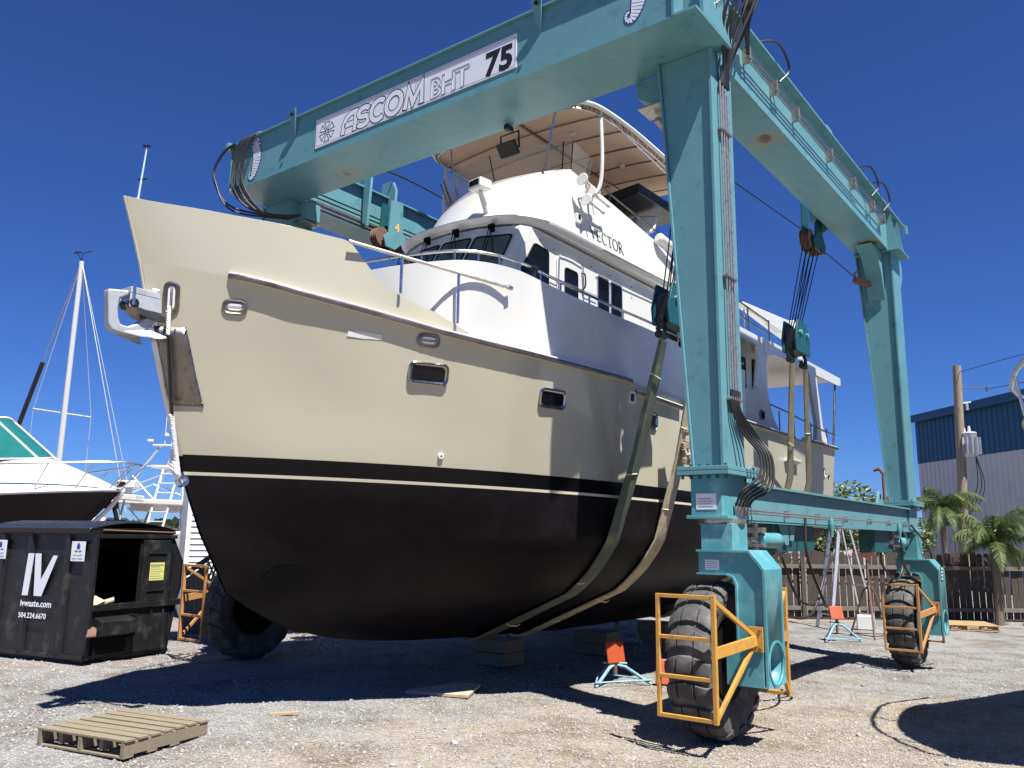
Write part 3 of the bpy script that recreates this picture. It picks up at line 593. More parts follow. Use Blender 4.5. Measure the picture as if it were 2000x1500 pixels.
for x0, x1 in ((SX0 + .02, -6.30), (-6.27, SX1 - .02)):
    r = .03; z0, z1 = SZ0 + .02, SZ1 - .02
    ribbon(b, arc(x1 - r, z1 - r, r, r, 0, 90, 4) + arc(x0 + r, z1 - r, r, r, 90, 180, 4) + arc(x0 + r, z0 + r, r, r, 180, 270, 4) + arc(x1 - r, z0 + r, r, r, 270, 360, 4), .004, SY - .001, True)
cx, cz = -7.845, 6.69
for k in range(6):
    a = R(60 * k + 30); s_ = .14; dx, dz = math.cos(a), math.sin(a)
    c0 = (cx + dx * .02, cz + dz * .02); tri = [(c0[0], c0[1]), (cx + s_ * math.cos(a - .36) , cz + s_ * math.sin(a - .36)), (cx + s_ * math.cos(a + .36), cz + s_ * math.sin(a + .36))]
    ribbon(b, tri, .010, SY - .001, True)
b.build('emblem', m_blackp, plate, recalc=False)
text_mesh('BHT', .335, (-6.07, SY - .001, 6.555), (1, 0, 0), (0, 0, 1), m_grey_line, 'lettering', plate, O, bold=.008, outline=.0035, spacing=.93, xs=.95)
text_mesh('75', .37, (-5.27, SY - .001, 6.55), (1, 0, 0), (0, 0, 1), m_blackp, 'number', plate, O, bold=.016, spacing=1.05, shear=.06)
# sea horse emblems
def seahorse(cx, cz, s_):
    spine = cr([(cx + s_ * p[0], 0, cz + s_ * p[1]) for p in ((.12, .66), (.0, .72), (-.10, .60), (-.05, .42), (.04, .22), (.05, .02), (.0, -.2), (-.06, -.4), (-.16, -.56), (-.30, -.54), (-.30, -.38), (-.2, -.36))], 5)
    n = len(spine); ws = []
    for i in range(n):
        t = i / (n - 1); ws.append(s_ * (.10 + .30 * math.sin(math.pi * min(1, max(0, t) * 1.25)) ** 1.2 if t < .8 else .06 + .03 * (1 - t)))
    base = LB(); top = LB(); P = [(p.x, p.z) for p in spine]
    ribbon(base, ext_path(P, .012), [ws[0] + .024] + [w + .024 for w in ws] + [ws[-1] + .024], 6.3665)
    ribbon(base, [(cx + s_ * .02, cz + s_ * .58), (cx + s_ * .22, cz + s_ * .52)], s_ * .10, 6.3665)
    ribbon(top, [(cx + s_ * .02, cz + s_ * .58), (cx + s_ * .205, cz + s_ * .525)], s_ * .06, 6.3655)
    ribbon(base, [(cx + s_ * .1, cz + s_ * .2), (cx + s_ * .22, cz + s_ * .1)], s_ * .12, 6.3665); ribbon(top, [(cx + s_ * .1, cz + s_ * .19), (cx + s_ * .205, cz + s_ * .105)], s_ * .08, 6.3655)
    i = 0
    while i < n - 2:
        q = [spine[i].lerp(spine[i + 1], .25), spine[i + 1], spine[i + 2].lerp(spine[i + 1], .1)]
        ribbon(top, [(v.x, v.z) for v in q], [ws[i], ws[i + 1], ws[i + 2] * .98], 6.3658); i += 2
    bo = base.build('sea_horse_outline', m_blue, lift, recalc=False); top.build('sea_horse_bands', m_signw, bo, recalc=False)
seahorse(-9.32, 6.71, .42); seahorse(-3.40, 6.76, .42)

# legs, flanges, side beams
def leg(sx, y0, y1, zt, name='leg'):
    f = (lambda x: x) if sx > 0 else mxx
    zb_ = 2.30
    xo, xit, xib = -2.975, -3.50, -3.235
    b = LB(); P = [(f(xo), 0, zb_), (f(xib), 0, zb_), (f(xit), 0, zt), (f(xo), 0, zt)]
    b.prism([(p[0], y0 + .035, p[2]) for p in P], (0, y1 - y0 - .07, 0)); lo = b.build(name, m_teal, lift, bevel=.004)
    for (xa, xb, xc_, xd) in ((xo + .001, xo + .025, xo + .025, xo + .001), (xib - .001, xib - .02, xit - .02, xit - .001)):
        b = LB(); b.prism([(f(xa), y0, zb_), (f(xb), y0, zb_), (f(xc_), y0, zt), (f(xd), y0, zt)], (0, y1 - y0, 0)); b.build('leg_side_plate', m_teal, lift)
    return lo
YS = ((6.97, 7.46), (14.08, 14.58))
for sx in (1, -1):
    f = (lambda x: x) if sx > 0 else mxx
    for k, (y0, y1) in enumerate(YS):
        leg(sx, y0, y1, 6.368)
        xa, xb = sorted((f(-3.36), f(-2.87)))
        b = LB(); b.box(xa, xb, y0 - .09, y1 + .14, 2.225, 2.262); b.build('flange_plate', m_teal, lift, bevel=.003)
        b = LB(); b.box(xa, xb, y0 - .09, y1 + .14, 2.265, 2.30); fp = b.build('flange_plate', m_teal, lift, bevel=.003)
        b = LB()
        for q in range(6):
            for yy in (y0 - .05, y1 + .1): b.lathe((xa + .04 + q * (xb - xa - .08) / 5, yy, 2.19), (0, 0, 1), [(0, .014), (.13, .014)], 6)
        b.build('bolt', m_tealdk, fp)
        # hub box under the leg
        xa, xb = sorted((f(-3.25), f(-2.96)))
        b = LB(); b.box(xa, xb, y0 - .04, y1 + .0, 1.87, 2.225); hb = b.build('hub_box', m_teal if k else m_tealw, lift, bevel=.004)
        xa2, xb2 = sorted((f(-3.29), f(-2.9)))
        b = LB(); b.box(xa2, xb2, y0 - .06, y1 + .05, 1.84, 1.87); b.build('hub_flange', m_tealw, lift, bevel=.003)
        if sx > 0 and k == 0:
            b = LB(); b.box(-3.20, -3.01, y0 - .044, y0 - .041, 1.92, 2.06); wp = b.build('warning_plate', m_signw, lift)
            b = LB(); [b.box(-3.18 + .0 * q, -3.04 - .02 * (q % 2), y0 - .0455, y0 - .0445, 1.945 + .022 * q, 1.951 + .022 * q) for q in range(4)]; b.build('print', m_grey_line, wp)
    # lower side beam
    xa, xb = sorted((f(-3.24), f(-2.99)))
    b = LB(); b.box(xa, xb, 7.47, 14.62, 1.845, 2.16); b.build('lower_side_beam', m_teal, lift, bevel=.003)
    xa, xb = sorted((f(-3.27), f(-2.93)))
    b = LB(); b.box(xa, xb, 7.47, 14.66, 2.161, 2.182); b.build('beam_top_flange', m_teal, lift)
    b = LB(); b.box(xa + .02, xb - .02, 7.52, 14.66, 1.822, 1.844); b.build('beam_lower_flange', m_teal, lift)
    # upper side beam
    xa, xb = sorted((f(-3.50), f(-3.0)))
    b = LB(); b.box(xa, xb, 7.21, 14.92, 6.392, 7.03); b.build('upper_side_beam', m_teal, lift, bevel=.005)
    xa, xb = sorted((f(-3.504), f(-2.996)))
    b = LB(); b.box(xa, xb, 7.2, 14.93, 6.380, 6.391); b.build('upper_beam_lower_plate', m_trust, lift)
    xa, xb = sorted((f(-3.58), f(-2.90)))
    b = LB(); b.box(xa, xb, 7.2, 14.98, 7.031, 7.055); b.build('upper_beam_top_plate', m_teal, lift)
    xa, xb = sorted((f(-2.94), f(-2.88)))
    b = LB(); b.box(xa, xb, 15.0, 15.12, 6.93, 7.08); b.build('end_lug', m_teal, lift, bevel=.003)
    # rear cap, knee and stiffeners at the rear leg
    xa, xb = sorted((f(-3.54), f(-2.80)))
    b = LB(); b.box(xa, xb, 14.0, 14.66, 6.345, 6.371); b.build('leg_cap_plate', m_teal, lift, bevel=.003)
    for yy in (14.06, 14.5):
        b = LB(); b.prism([(f(-2.999), yy, 6.392), (f(-2.84), yy, 6.392), (f(-2.93), yy, 7.03), (f(-2.999), yy, 7.03)], (0, .018, 0)); b.build('stiffener', m_teal, lift)
    kn = [(f(-3.1), 14.09, 6.345), (f(-3.1), 13.45, 6.345)] + [(f(-3.1), 13.45 + .6 * math.sin(R(a)), 6.345 - .75 * (1 - math.cos(R(a)))) for a in (30, 60, 80)] + [(f(-3.1), 14.09, 5.55)]
    b = LB(); b.prism(kn, (.25 * (-1 if sx > 0 else 1), 0, 0)); b.build('knee_gusset', m_teal, lift, bevel=.003)
    b = LB(); b.prism([(f(-2.98), 14.58, 6.345), (f(-2.98), 14.9, 6.345), (f(-2.98), 14.9, 6.1), (f(-2.98), 14.58, 5.7)], (.35 * (-1 if sx > 0 else 1), 0, 0)); b.build('rear_gusset', m_teal, lift, bevel=.003)
    # lifting eyes on lower beam
    for yy in (8.05, 12.95):
        pl = [(f(-3.13), yy - .2, 2.182), (f(-3.13), yy + .2, 2.182)] + [(f(-3.13), yy + .08 * math.cos(R(a)), 2.31 + .08 * math.sin(R(a))) for a in (20, 60, 90, 120, 160)]
        b = LB(); b.prism(pl, (.03, 0, 0)); ey = b.build('lifting_eye', m_teal, lift, bevel=.002)
        for xx in (-.004, .034): b = LB(); b.lathe((f(-3.13) + (xx if 1 else 0), yy, 2.315), (1, 0, 0), [(-.001, .035), (.001, .035)], 14).build('eye_hole', m_black, ey)
# cable anchor brackets below the front beam
for x, sgn in ((-3.62, -1), (-9.28, 1)):
    b = LB(); b.prism([(x - .25, 7.16, 6.36), (x + .1, 7.16, 6.36), (x + .1, 7.16, 6.1), (x - .05, 7.16, 6.08), (x - .22, 7.16, 6.18)], (0, .25, 0)); ab = b.build('cable_bracket', m_teal, lift, bevel=.003)
    b = LB(); b.bar((x - .22, 7.28, 6.06), (x + .1, 7.28, 6.06), .28, .02); b.bar((x - .1, 7.34, 6.0), (x - .06, 7.7, 5.88), .06, .06); b.build('cable_clamp', m_steel, ab)
b = LB(); b.tube([(-3.68, 7.7, 5.88), (-3.72, 12.4, 6.26)], .009, 6).build('wire_rope', m_hose, lift)
b = LB(); b.tube(cr([(-3.68, 7.5, 5.93), (-3.66, 7.62, 5.72), (-3.72, 7.66, 5.66), (-3.74, 7.6, 5.74), (-3.69, 7.52, 5.93)], 6), .01, 6).build('rope_loop', m_hose, lift)
b = LB(); b.tube([(-3.72, 13.1, 6.2), (-3.45, 13.9, 5.9)], .009, 6).build('wire_rope', m_hose, lift)
b = LB(); b.bar((-3.45, 13.72, 5.86), (-3.3, 14.08, 5.82), .1, .08); b.tube([(-3.45, 13.8, 5.86), (-3.46, 13.74, 5.98), (-3.4, 13.82, 6.03)], .018, 6).build('rope_hook', m_rusty, lift)

# floodlight under the front beam
b = LB(); b.bar((-5.50, 7.1, 6.36), (-5.50, 7.1, 6.30), .12, .05); b.tube([(-5.62, 7.12, 6.02), (-5.63, 7.12, 6.27), (-5.37, 7.12, 6.27), (-5.36, 7.12, 6.06)], .013, 6); fl_ = b.build('floodlight_bracket', m_black, lift)
b = LB(); b.obox((-5.49, 7.08, 6.06), (.26, .05, .17), (R(38), 0, 0)); b.obox((-5.49, 7.13, 6.10), (.16, .07, .10), (R(38), 0, 0)); b.build('floodlight', m_black, fl_, bevel=.008)

# wheels
def tyre_mesh():
    KX = .9
    b = MB(); prof = [(-.11, .33), (-.165, .40), (-.20, .50), (-.205, .56), (-.175, .595), (-.09, .615), (0, .62), (.09, .615), (.175, .595), (.205, .57), (.20, .50), (.165, .40), (.11, .33)]
    b.lathe((0, 0, 0), (1, 0, 0), [(a * KX, r) for a, r in prof], 48, caps=False)
    def P(s_, th, h):
        crown = .618 - .55 * s_ * s_ if abs(s_) < .16 else .618 - .55 * .0256 - (abs(s_) - .16) * .75
        return Vector((s_ * KX, math.cos(th) * (crown + h), math.sin(th) * (crown + h)))
    NP = 19; dth = 2 * math.pi / NP
    for i in range(NP):
        for (sa, sb, ph, asym) in ((-.218, -.088, .5, 1), (-.075, .075, 0, 0), (.088, .218, .5, 1)):
            n = 3; hgt = .042; g0, g1 = .06, .93
            grid = []
            for jj in range(n + 1):
                s_ = sa + (sb - sa) * jj / n; curve = .25 * (s_ / .2) ** 2
                t0 = (i + ph * 0 + g0 + curve) * dth; t1 = (i + ph * 0 + g1 - .17 + curve) * dth
                grid.append((s_, t0, t1))
            vs = []; 
            for s_, t0, t1 in grid:
                tm = (t0 + t1) / 2; ins = .03 * dth
                vs += [P(s_, t0, -.012), P(s_, t0 + ins, hgt * .8 + random.uniform(-.003, .002)), P(s_, tm, hgt + random.uniform(-.002, .003)), P(s_, t1 - ins, hgt * .8), P(s_, t1, -.012)]
            fs = [];
            for jj in range(n):
                for k in range(4): fs.append((jj * 5 + k, jj * 5 + k + 1, (jj + 1) * 5 + k + 1, (jj + 1) * 5 + k))
            fs += [(0, 1, 2, 3, 4), (n * 5 + 4, n * 5 + 3, n * 5 + 2, n * 5 + 1, n * 5)]
            b.add(vs, fs)
    return b
proto_t = tyre_mesh().build('tyre', m_tyre, None, bevel=.005, ang=30)
rimb = MB(); rimb.lathe((0, 0, 0), (1, 0, 0), [(-.13, .335), (-.13, .31), (-.05, .27), (-.05, .1), (.05, .1), (.05, .27), (.13, .31), (.13, .335)], 32)
proto_r = rimb.build('wheel', m_gasket, None); proto_t.parent = proto_r
WH = [(-3.13, 7.1, 0.0), (-3.13, 14.2, 0), (mxx(-3.13), 7.1, 0), (mxx(-3.13), 14.2, 0)]
wheelz = []
for i, (x, y, _) in enumerate(WH):
    z = ground_z(x, y) + .655 - .012; wheelz.append(z)
    if i == 0: r = proto_r
    else:
        r = proto_r.copy(); COL.objects.link(r); t2 = proto_t.copy(); COL.objects.link(t2); t2.parent = r; t2.rotation_euler = (i * .7, 0, 0)
    r.parent = lift; r.location = Vector((x, y, z)) - O; r.rotation_euler = (0, 0, (0, .02, 1.2, 0)[i] if i != 2 else .0)

def boolcut(ob, cut):
    md = ob.modifiers.new('cut', 'BOOLEAN'); md.object = cut; md.operation = 'DIFFERENCE'; md.solver = 'EXACT'
    dg = bpy.context.evaluated_depsgraph_get(); me = bpy.data.meshes.new_from_object(ob.evaluated_get(dg)); ob.modifiers.clear(); ob.data = me
def fork(sx, yc, dz, mt):
    f = (lambda x: x) if sx > 0 else mxx
    z_ = lambda z: z + dz
    # neck between hub and fork
    xa, xb = sorted((f(-3.17), f(-2.88)))
    b = LB(); b.box(xa, xb, yc - .16, yc + .18, z_(1.57), 1.80); b.build('swivel_neck', mt, lift, bevel=.004)
    b = LB(); b.lathe((f(-3.06), yc + .05, 1.79), (0, 0, 1), [(0, .20), (.02, .21), (.05, .21)], 28); b.build('swivel_ring', m_steel, lift)
    core = [(-3.19, 1.57), (-3.19, 1.39), (-2.93, 1.39), (-2.865, 1.365), (-2.835, 1.30), (-2.835, .50), (-2.62, .50), (-2.62, 1.42), (-2.73, 1.565)]
    b = LB(); b.prism([(f(x), yc - .175, z_(z)) for x, z in core], (0, .35, 0)); o1 = b.build('wheel_fork', mt, lift, recalc=True)
    # wrap plates proud of the face
    out = [(-3.20, 1.585), (-2.722, 1.585), (-2.595, 1.43), (-2.595, .485), (-2.85, .485), (-2.85, .50), (-2.615, .50), (-2.615, 1.42), (-2.732, 1.567), (-3.20, 1.567)]
    b = LB(); b.prism([(f(x), yc - .205, z_(z)) for x, z in out], (0, .41, 0)); o2 = b.build('fork_outer_plate', mt, lift, recalc=True)
    inn = [(-3.20, 1.388), (-2.93, 1.388), (-2.866, 1.364), (-2.837, 1.30), (-2.837, .50), (-2.853, .50), (-2.853, 1.295), (-2.876, 1.35), (-2.934, 1.374), (-3.20, 1.374)]
    b = LB(); b.prism([(f(x), yc - .205, z_(z)) for x, z in inn], (0, .41, 0)); o3 = b.build('fork_inner_plate', mt, lift, recalc=True)
    c = MB(O); c.lathe((f(-2.875), yc, z_(.665)), (1 if sx > 0 else -1, 0, 0), [(0, .165), (.5, .165)], 36); cut = c.build('cutter', mt)
    boolcut(o1, cut); boolcut(o2, cut); boolcut(o3, cut); bpy.data.objects.remove(cut)
    b = LB(); s1 = 1 if sx > 0 else -1
    b.lathe((f(-2.60), yc, z_(.665)), (s1, 0, 0), [(-.02, .166), (.012, .166), (.012, .186), (-.02, .186), (-.02, .166)], 36, caps=False); b.build('hub_rim', mt, lift)
    xa, xb = sorted((f(-2.95), f(-2.86)))
    b = LB(); b.hexa([(xa, yc - .12, z_(.52)), (xb, yc - .12, z_(.52)), (xb, yc + .12, z_(.52)), (xa, yc + .12, z_(.52)), (xa, yc - .16, z_(.80)), (xb, yc - .16, z_(.80)), (xb, yc + .16, z_(.80)), (xa, yc + .16, z_(.80))]); b.build('axle_housing', m_black, lift, bevel=.004)
    # front foot gusset
    b = LB(); b.prism([(f(-2.95), yc - .207, z_(.485)), (f(-2.63), yc - .207, z_(.485)), (f(-2.63), yc - .207, z_(.78)), (f(-2.95), yc - .207, z_(.78))], (0, .03, 0)); b.build('foot_plate', mt, lift, bevel=.003)
    # guards front and rear
    for sg in (-1, 1):
        mg = m_yellow if (sx > 0 and dz > -.05) else m_orange
        yg = yc + sg * .80; ya = yc + sg * .2; x0, x1 = -3.27, -2.79; zs = [.30, .60, .90, 1.22]
        g0 = LB(); q = lambda x, z: (f(x), yg, z_(z))
        g0.bar(q(x0, .285), q(x0, 1.235), .035, .03); g0.bar(q(x1, .28), q(x1, 1.24), .04, .035)
        g_ = g0.build('wheel_guard', mg, lift, bevel=.003)
        for z in zs: b = LB(); b.bar(q(x0 + .015, z), q(x1 - .015, z), .03, .03); b.build('guard_bar', mg, g_, bevel=.003)
        for (p, e, w) in (((x1, .80), (-2.68, .86), .085), ((x1, 1.20), (-2.70, .90), .035), ((x1, .31), (-2.70, .82), .035)):
            b = LB(); b.bar((f(p[0]), yg, z_(p[1])), (f(e[0]), ya + sg * .03, z_(e[1])), .03, w); b.build('guard_arm', mg, g_, bevel=.003)
        xa, xb = sorted((f(-2.74), f(-2.62)))
        b = LB(); yy = sorted((ya + sg * .012, ya + sg * .03)); b.box(xa, xb, yy[0], yy[1], z_(.77), z_(.97)); mp_ = b.build('mounting_plate', mg, g_, bevel=.002)
        b = LB()
        for bx in (xa + .025, xb - .025):
            for bz in (.80, .94): b.lathe((bx, ya + sg * .03, z_(bz)), (0, sg, 0), [(0, .014), (.015, .012)], 6)
        b.build('bolt', m_rusty, mp_)
    # small label plates
    if sx > 0:
        b = LB(); b.box(-3.13, -3.0, yc - .179, yc - .1765, z_(1.415), z_(1.50)); wp = b.build('warning_plate', m_signw, lift)
        b = LB(); [b.box(-3.12, -3.02, yc - .1805, yc - .1795, z_(1.43) + .017 * k, z_(1.434) + .017 * k) for k in range(4)]; b.build('print', m_grey_line, wp)
fork(1, 7.1, wheelz[0] - .655, m_tealw); fork(1, 14.2, wheelz[1] - .655, m_tealg); fork(-1, 7.1, wheelz[2] - .655, m_tealw); fork(-1, 14.2, wheelz[3] - .655, m_tealg)
b = LB(); b.box(-2.5945, -2.591, 14.1, 14.24, 1.1, 1.32); st = b.build('sticker', m_black, lift)
b = LB()
for k in range(4): b.box(-2.5905, -2.59, 14.12, 14.22, 1.12 + .05 * k, 1.15 + .05 * k)
b.build('print', m_signw, st)

# hydraulic steering cylinders under the lower beam
for yy in (7.9, 13.25):
    b = LB(); b.lathe((-3.02, yy - .35, 1.66), (0, 1, 0), [(0, .03), (.3, .03)], 10).build('piston_rod', m_inox, lift)
    b = LB(); b.lathe((-2.99, yy + .25, 1.66), (0, 1, 0), [(-.3, .05), (-.28, .075), (.18, .075), (.22, .05), (.26, .02)], 18).build('steering_cylinder', m_tealw, lift)
    b = LB(); b.box(-3.12, -2.93, yy - .12, yy - .02, 1.73, 1.78); b.box(-3.12, -2.93, yy - .12, yy - .02, 1.6, 1.63); b.lathe((-3.02, yy - .07, 1.55), (0, 0, 1), [(0, .03), (.27, .03)], 10).build('cylinder_clevis', m_steel, lift)
    b = LB(); b.prism([(-3.0, yy + .55, 1.82), (-3.0, yy + .8, 1.82), (-3.0, yy + .8, 1.62), (-3.0, yy + .7, 1.62)], (-.02, 0, 0)); b.prism([(-3.0, yy + .85, 1.82), (-3.0, yy + 1.02, 1.82), (-3.0, yy + .95, 1.66), (-3.0, yy + .85, 1.66)], (-.02, 0, 0)); b.build('hanger_plate', m_teal, lift)
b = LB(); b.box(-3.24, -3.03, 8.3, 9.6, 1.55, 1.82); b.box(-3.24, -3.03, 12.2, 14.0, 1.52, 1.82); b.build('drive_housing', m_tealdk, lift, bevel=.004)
# hydraulic pipes on the lower beam
pb = [(-2.925, 7.35 + .0, 1.93), (-2.925, 14.1, 1.93)]
b = LB(); b.tube(pb, .011, 6).tube([(-2.925, 7.35, 1.905), (-2.925, 10.4, 1.905)], .010, 6).build('hydraulic_pipe', m_steel, lift)
for yy in (8.55, 9.55, 10.6, 11.7, 12.7, 13.7):
    b = LB(); b.box(-2.99, -2.93, yy - .008, yy + .008, 1.89, 1.965); b.build('pipe_bracket', m_steel, lift, bevel=.003)
for P in ([(-2.92, 9.0, 1.9), (-2.9, 8.95, 1.5), (-2.86, 9.3, 1.02), (-2.95, 9.6, .98), (-3.02, 9.0, 1.05), (-3.05, 8.6, 1.5)],
          [(-2.92, 9.9, 1.85), (-2.92, 9.95, 1.55), (-2.9, 9.5, 1.3), (-2.9, 9.0, .92), (-2.95, 8.4, .95), (-3.0, 8.1, 1.25)],
          [(-2.92, 13.15, 1.9), (-2.92, 13.2, 1.35), (-2.95, 12.9, 1.15), (-3.05, 12.6, 1.35), (-3.05, 12.6, 1.6)],
          [(-2.92, 13.9, 1.93), (-2.78, 14.4, 1.55), (-2.8, 14.45, 1.2), (-2.9, 14.1, 1.05), (-3.0, 13.7, 1.3), (-3.02, 13.7, 1.6)]):
    b = LB(); b.tube(cr(P, 10), .014, 8).build('hydraulic_hose', m_hose, lift)
for yy in (9.9, 13.15):
    b = LB(); b.lathe((-2.92, yy, 1.93), (0, 0, -1), [(0, .02), (.04, .03), (.1, .035), (.16, .02), (.22, .018)], 10).build('shutoff_valve', m_tealw, lift)
    b = LB(); b.tube([(-2.90, yy + .02, 1.86), (-2.86, yy + .1, 1.78), (-2.85, yy + .16, 1.62)], .008, 6).build('valve_lever', m_steel, lift)
# vertical pipes on the front right leg
for k in range(4):
    b = LB(); y = 7.10 + .058 * k; b.tube([(-2.915, y, 6.05 - .03 * k), (-2.915, y, 2.98 - .02 * (k % 3))], .009 + .002 * (k % 2), 8).build('hydraulic_pipe', m_steel, lift)
for z in (5.55, 4.08, 2.92):
    b = LB(); b.box(-2.95, -2.895, 7.08, 7.32, z - .014, z + .014); b.build('pipe_clamp', m_steel, lift, bevel=.003)
for k in range(5):
    y = 7.10 + .045 * k
    b = LB(); b.tube(cr([(-2.905, y, 3.0), (-2.9, y, 2.82), (-2.86, y + .10 + .045 * k, 2.62), (-2.74, y + .18 + .03 * k, 2.42), (-2.72, y + .10 + .03 * k, 2.22 - .02 * k), (-2.82, y - .05 + .02 * k, 2.08 - .015 * k), (-2.91, 7.12 + .075 * k, 1.96)], 10), .0125, 8).build('hydraulic_hose', m_hose, lift)
    b = LB(); b.tube([(-2.93, 7.18 + .05 * k, 1.99), (-2.93, 7.18 + .05 * k, 1.87)], .018, 8).build('hose_fitting', m_steel, lift)
# hoses looping over the top corner
for k in range(7):
    y = 7.11 + .032 * k; a = (k - 3)
    b = LB()
    b.tube(cr([(-2.915, y, 6.03), (-2.88, y - .012 * a - .02, 6.22), (-2.80 + .012 * (k % 3), y - .05 + .035 * a, 6.55), (-2.66 + .03 * (k % 2), y + .0 + .06 * a, 6.98), (-2.60 + .02 * (k % 3), y + .08 + .07 * a, 7.35 + .03 * (k % 3)), (-2.66, y + .28 + .05 * a, 7.40 - .04 * (k % 2)), (-2.78, 7.45 + .06 * (k % 4), 7.05), (-2.90, 7.85, 6.70 + .04 * (k % 4))], 10), .015, 8).build('hydraulic_hose', m_hose, lift)
# pipes along the upper right beam
for k in range(3):
    b = LB(); z = 6.66 + .06 * k; b.tube([(-2.92, 7.82, z), (-2.92, 13.6 - (k % 2) * 1.4 - (k // 3) * 2.2, z)], .0085, 6).build('hydraulic_pipe', m_steel, lift)
for yy in (7.95, 8.75, 9.5, 10.85, 11.95, 13.0, 13.6):
    b = LB(); b.box(-3.0, -2.905, yy - .012, yy + .012, 6.66, 6.84); b.box(-2.93, -2.90, yy - .03, yy + .03, 6.70, 6.73); b.build('pipe_bracket', m_steel, lift, bevel=.003)
for yy in (8.75, 12.7, 13.4):
    b = LB(); b.tube(cr([(-2.88, yy, 6.80), (-2.80, yy + .12, 7.0), (-2.84, yy - .1, 7.22), (-2.98, yy - .35, 7.16), (-3.1, yy - .4, 7.06)], 8), .014, 6).build('hydraulic_hose', m_hose, lift)
for yy in (9.35, 12.75):
    pl = [(-3.02, yy - .07, 7.056), (-3.02, yy + .07, 7.056)] + [(-3.02, yy + .05 * math.cos(R(a)), 7.16 + .05 * math.sin(R(a))) for a in (20, 60, 90, 120, 160)]
    b = LB(); b.prism(pl, (.02, 0, 0)); b.build('lifting_eye', m_teal, lift, bevel=.002)
b = LB(); b.box(-3.2, -2.98, 10.9, 11.15, 7.056, 7.24); b.build('junction_box', m_teal, lift, bevel=.004)
# hoses round the far left corner
for k in range(5):
    a = k * .06 + .012 * (k % 2)
    b = LB(); b.tube(cr([(-9.35 + a, 6.72, 7.09), (-9.5 + a, 6.42, 7.13), (-9.62 + a * 1.1, 6.27, 6.98), (-9.66 + a, 6.24, 6.6), (-9.6 + a, 6.24, 6.28), (-9.45 + a * 1.3, 6.45, 6.05 - .03 * k), (-9.2 + a, 6.9, 6.0)], 10), .015, 8).build('hydraulic_hose', m_hose, lift)
for k in range(2):
    b = LB(); b.tube(cr([(-9.4, 6.8, 7.09), (-9.75 - .05 * k, 6.35, 7.08), (-10.02 - .02 * k, 6.22, 6.8), (-10.03 + .02 * k, 6.22, 6.5), (-9.75, 6.35, 6.12 - .05 * k), (-9.2, 6.9, 6.0)], 10), .015, 8).build('hydraulic_hose', m_hose, lift)

# trolley with sheaves, number four, on the far beam; its twin on the near beam
def trolley(f, yc, num):
    b = LB(); pl = [(f(-3.60), 0, 7.25), (f(-3.60), 0, 6.3)]
    for dy in (-.30, .24):
        b.prism([(f(-3.56), yc + dy, 6.45), (f(-3.66), yc + dy, 6.38), (f(-3.72), yc + dy, 7.15), (f(-3.64), yc + dy, 7.32), (f(-3.40), yc + dy, 7.32), (f(-3.40), yc + dy, 7.07), (f(-3.56), yc + dy, 7.07)], (0, .05, 0))
    tr = b.build('trolley', m_teal, lift, bevel=.003)
    b = LB(); pts = [(-.02, 6.84), (.24, 6.84), (.26, 6.35), (.40, 6.22), (.36, 6.08), (.22, 6.16), (.10, 6.05), (-.1, 6.06), (-.16, 6.2), (-.05, 6.3)]
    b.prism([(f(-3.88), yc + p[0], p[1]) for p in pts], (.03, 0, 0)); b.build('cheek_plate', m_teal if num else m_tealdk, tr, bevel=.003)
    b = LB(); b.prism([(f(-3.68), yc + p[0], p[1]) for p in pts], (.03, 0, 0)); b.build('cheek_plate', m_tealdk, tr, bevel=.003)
    for q, yy in enumerate((yc - .12, yc + .30)):
        b = LB()
        for j in range(3): b.lathe((f(-3.73 - .05 * j), yy, 6.22), (1, 0, 0), [(-.02, .15), (-.014, .15), (-.004, .125), (.004, .125), (.014, .15), (.02, .15)], 24)
        b.build('sheave', m_rusty, tr)
    if num:
        zz = 6.42; col_ = mat('orange_lettering', (.75, .42, .12), .5)
        text_mesh(num, .18, (f(-3.88) + .032, yc + .08, zz - .06), (0, 1, 0), (0, 0, 1), col_, 'number', tr, O, bold=.006)
    return tr
trolley(mxx, 8.66, '4'); trolley(lambda x: x, 12.5, None); trolley(lambda x: x, 8.3, None); trolley(mxx, 13.0, None)
for z in (6.55, 6.62):
    b = LB(); b.tube([(mxx(-3.56), 7.3, z), (mxx(-3.56), 14, z)], .012, 6).build('wire_rope', m_hose, lift)
b = LB(); b.box(mxx(-3.52), mxx(-3.505), 7.5, 9.2, 6.42, 6.52); b.build('rope_guide', m_steel, lift)
b = LB(); b.tube(cr([(-9.35, 7.2, 7.3), (-9.2, 9, 7.42), (-9.1, 11, 7.3), (-9.2, 14, 7.4)], 6), .014, 6).build('festoon_cable', m_hose, lift)

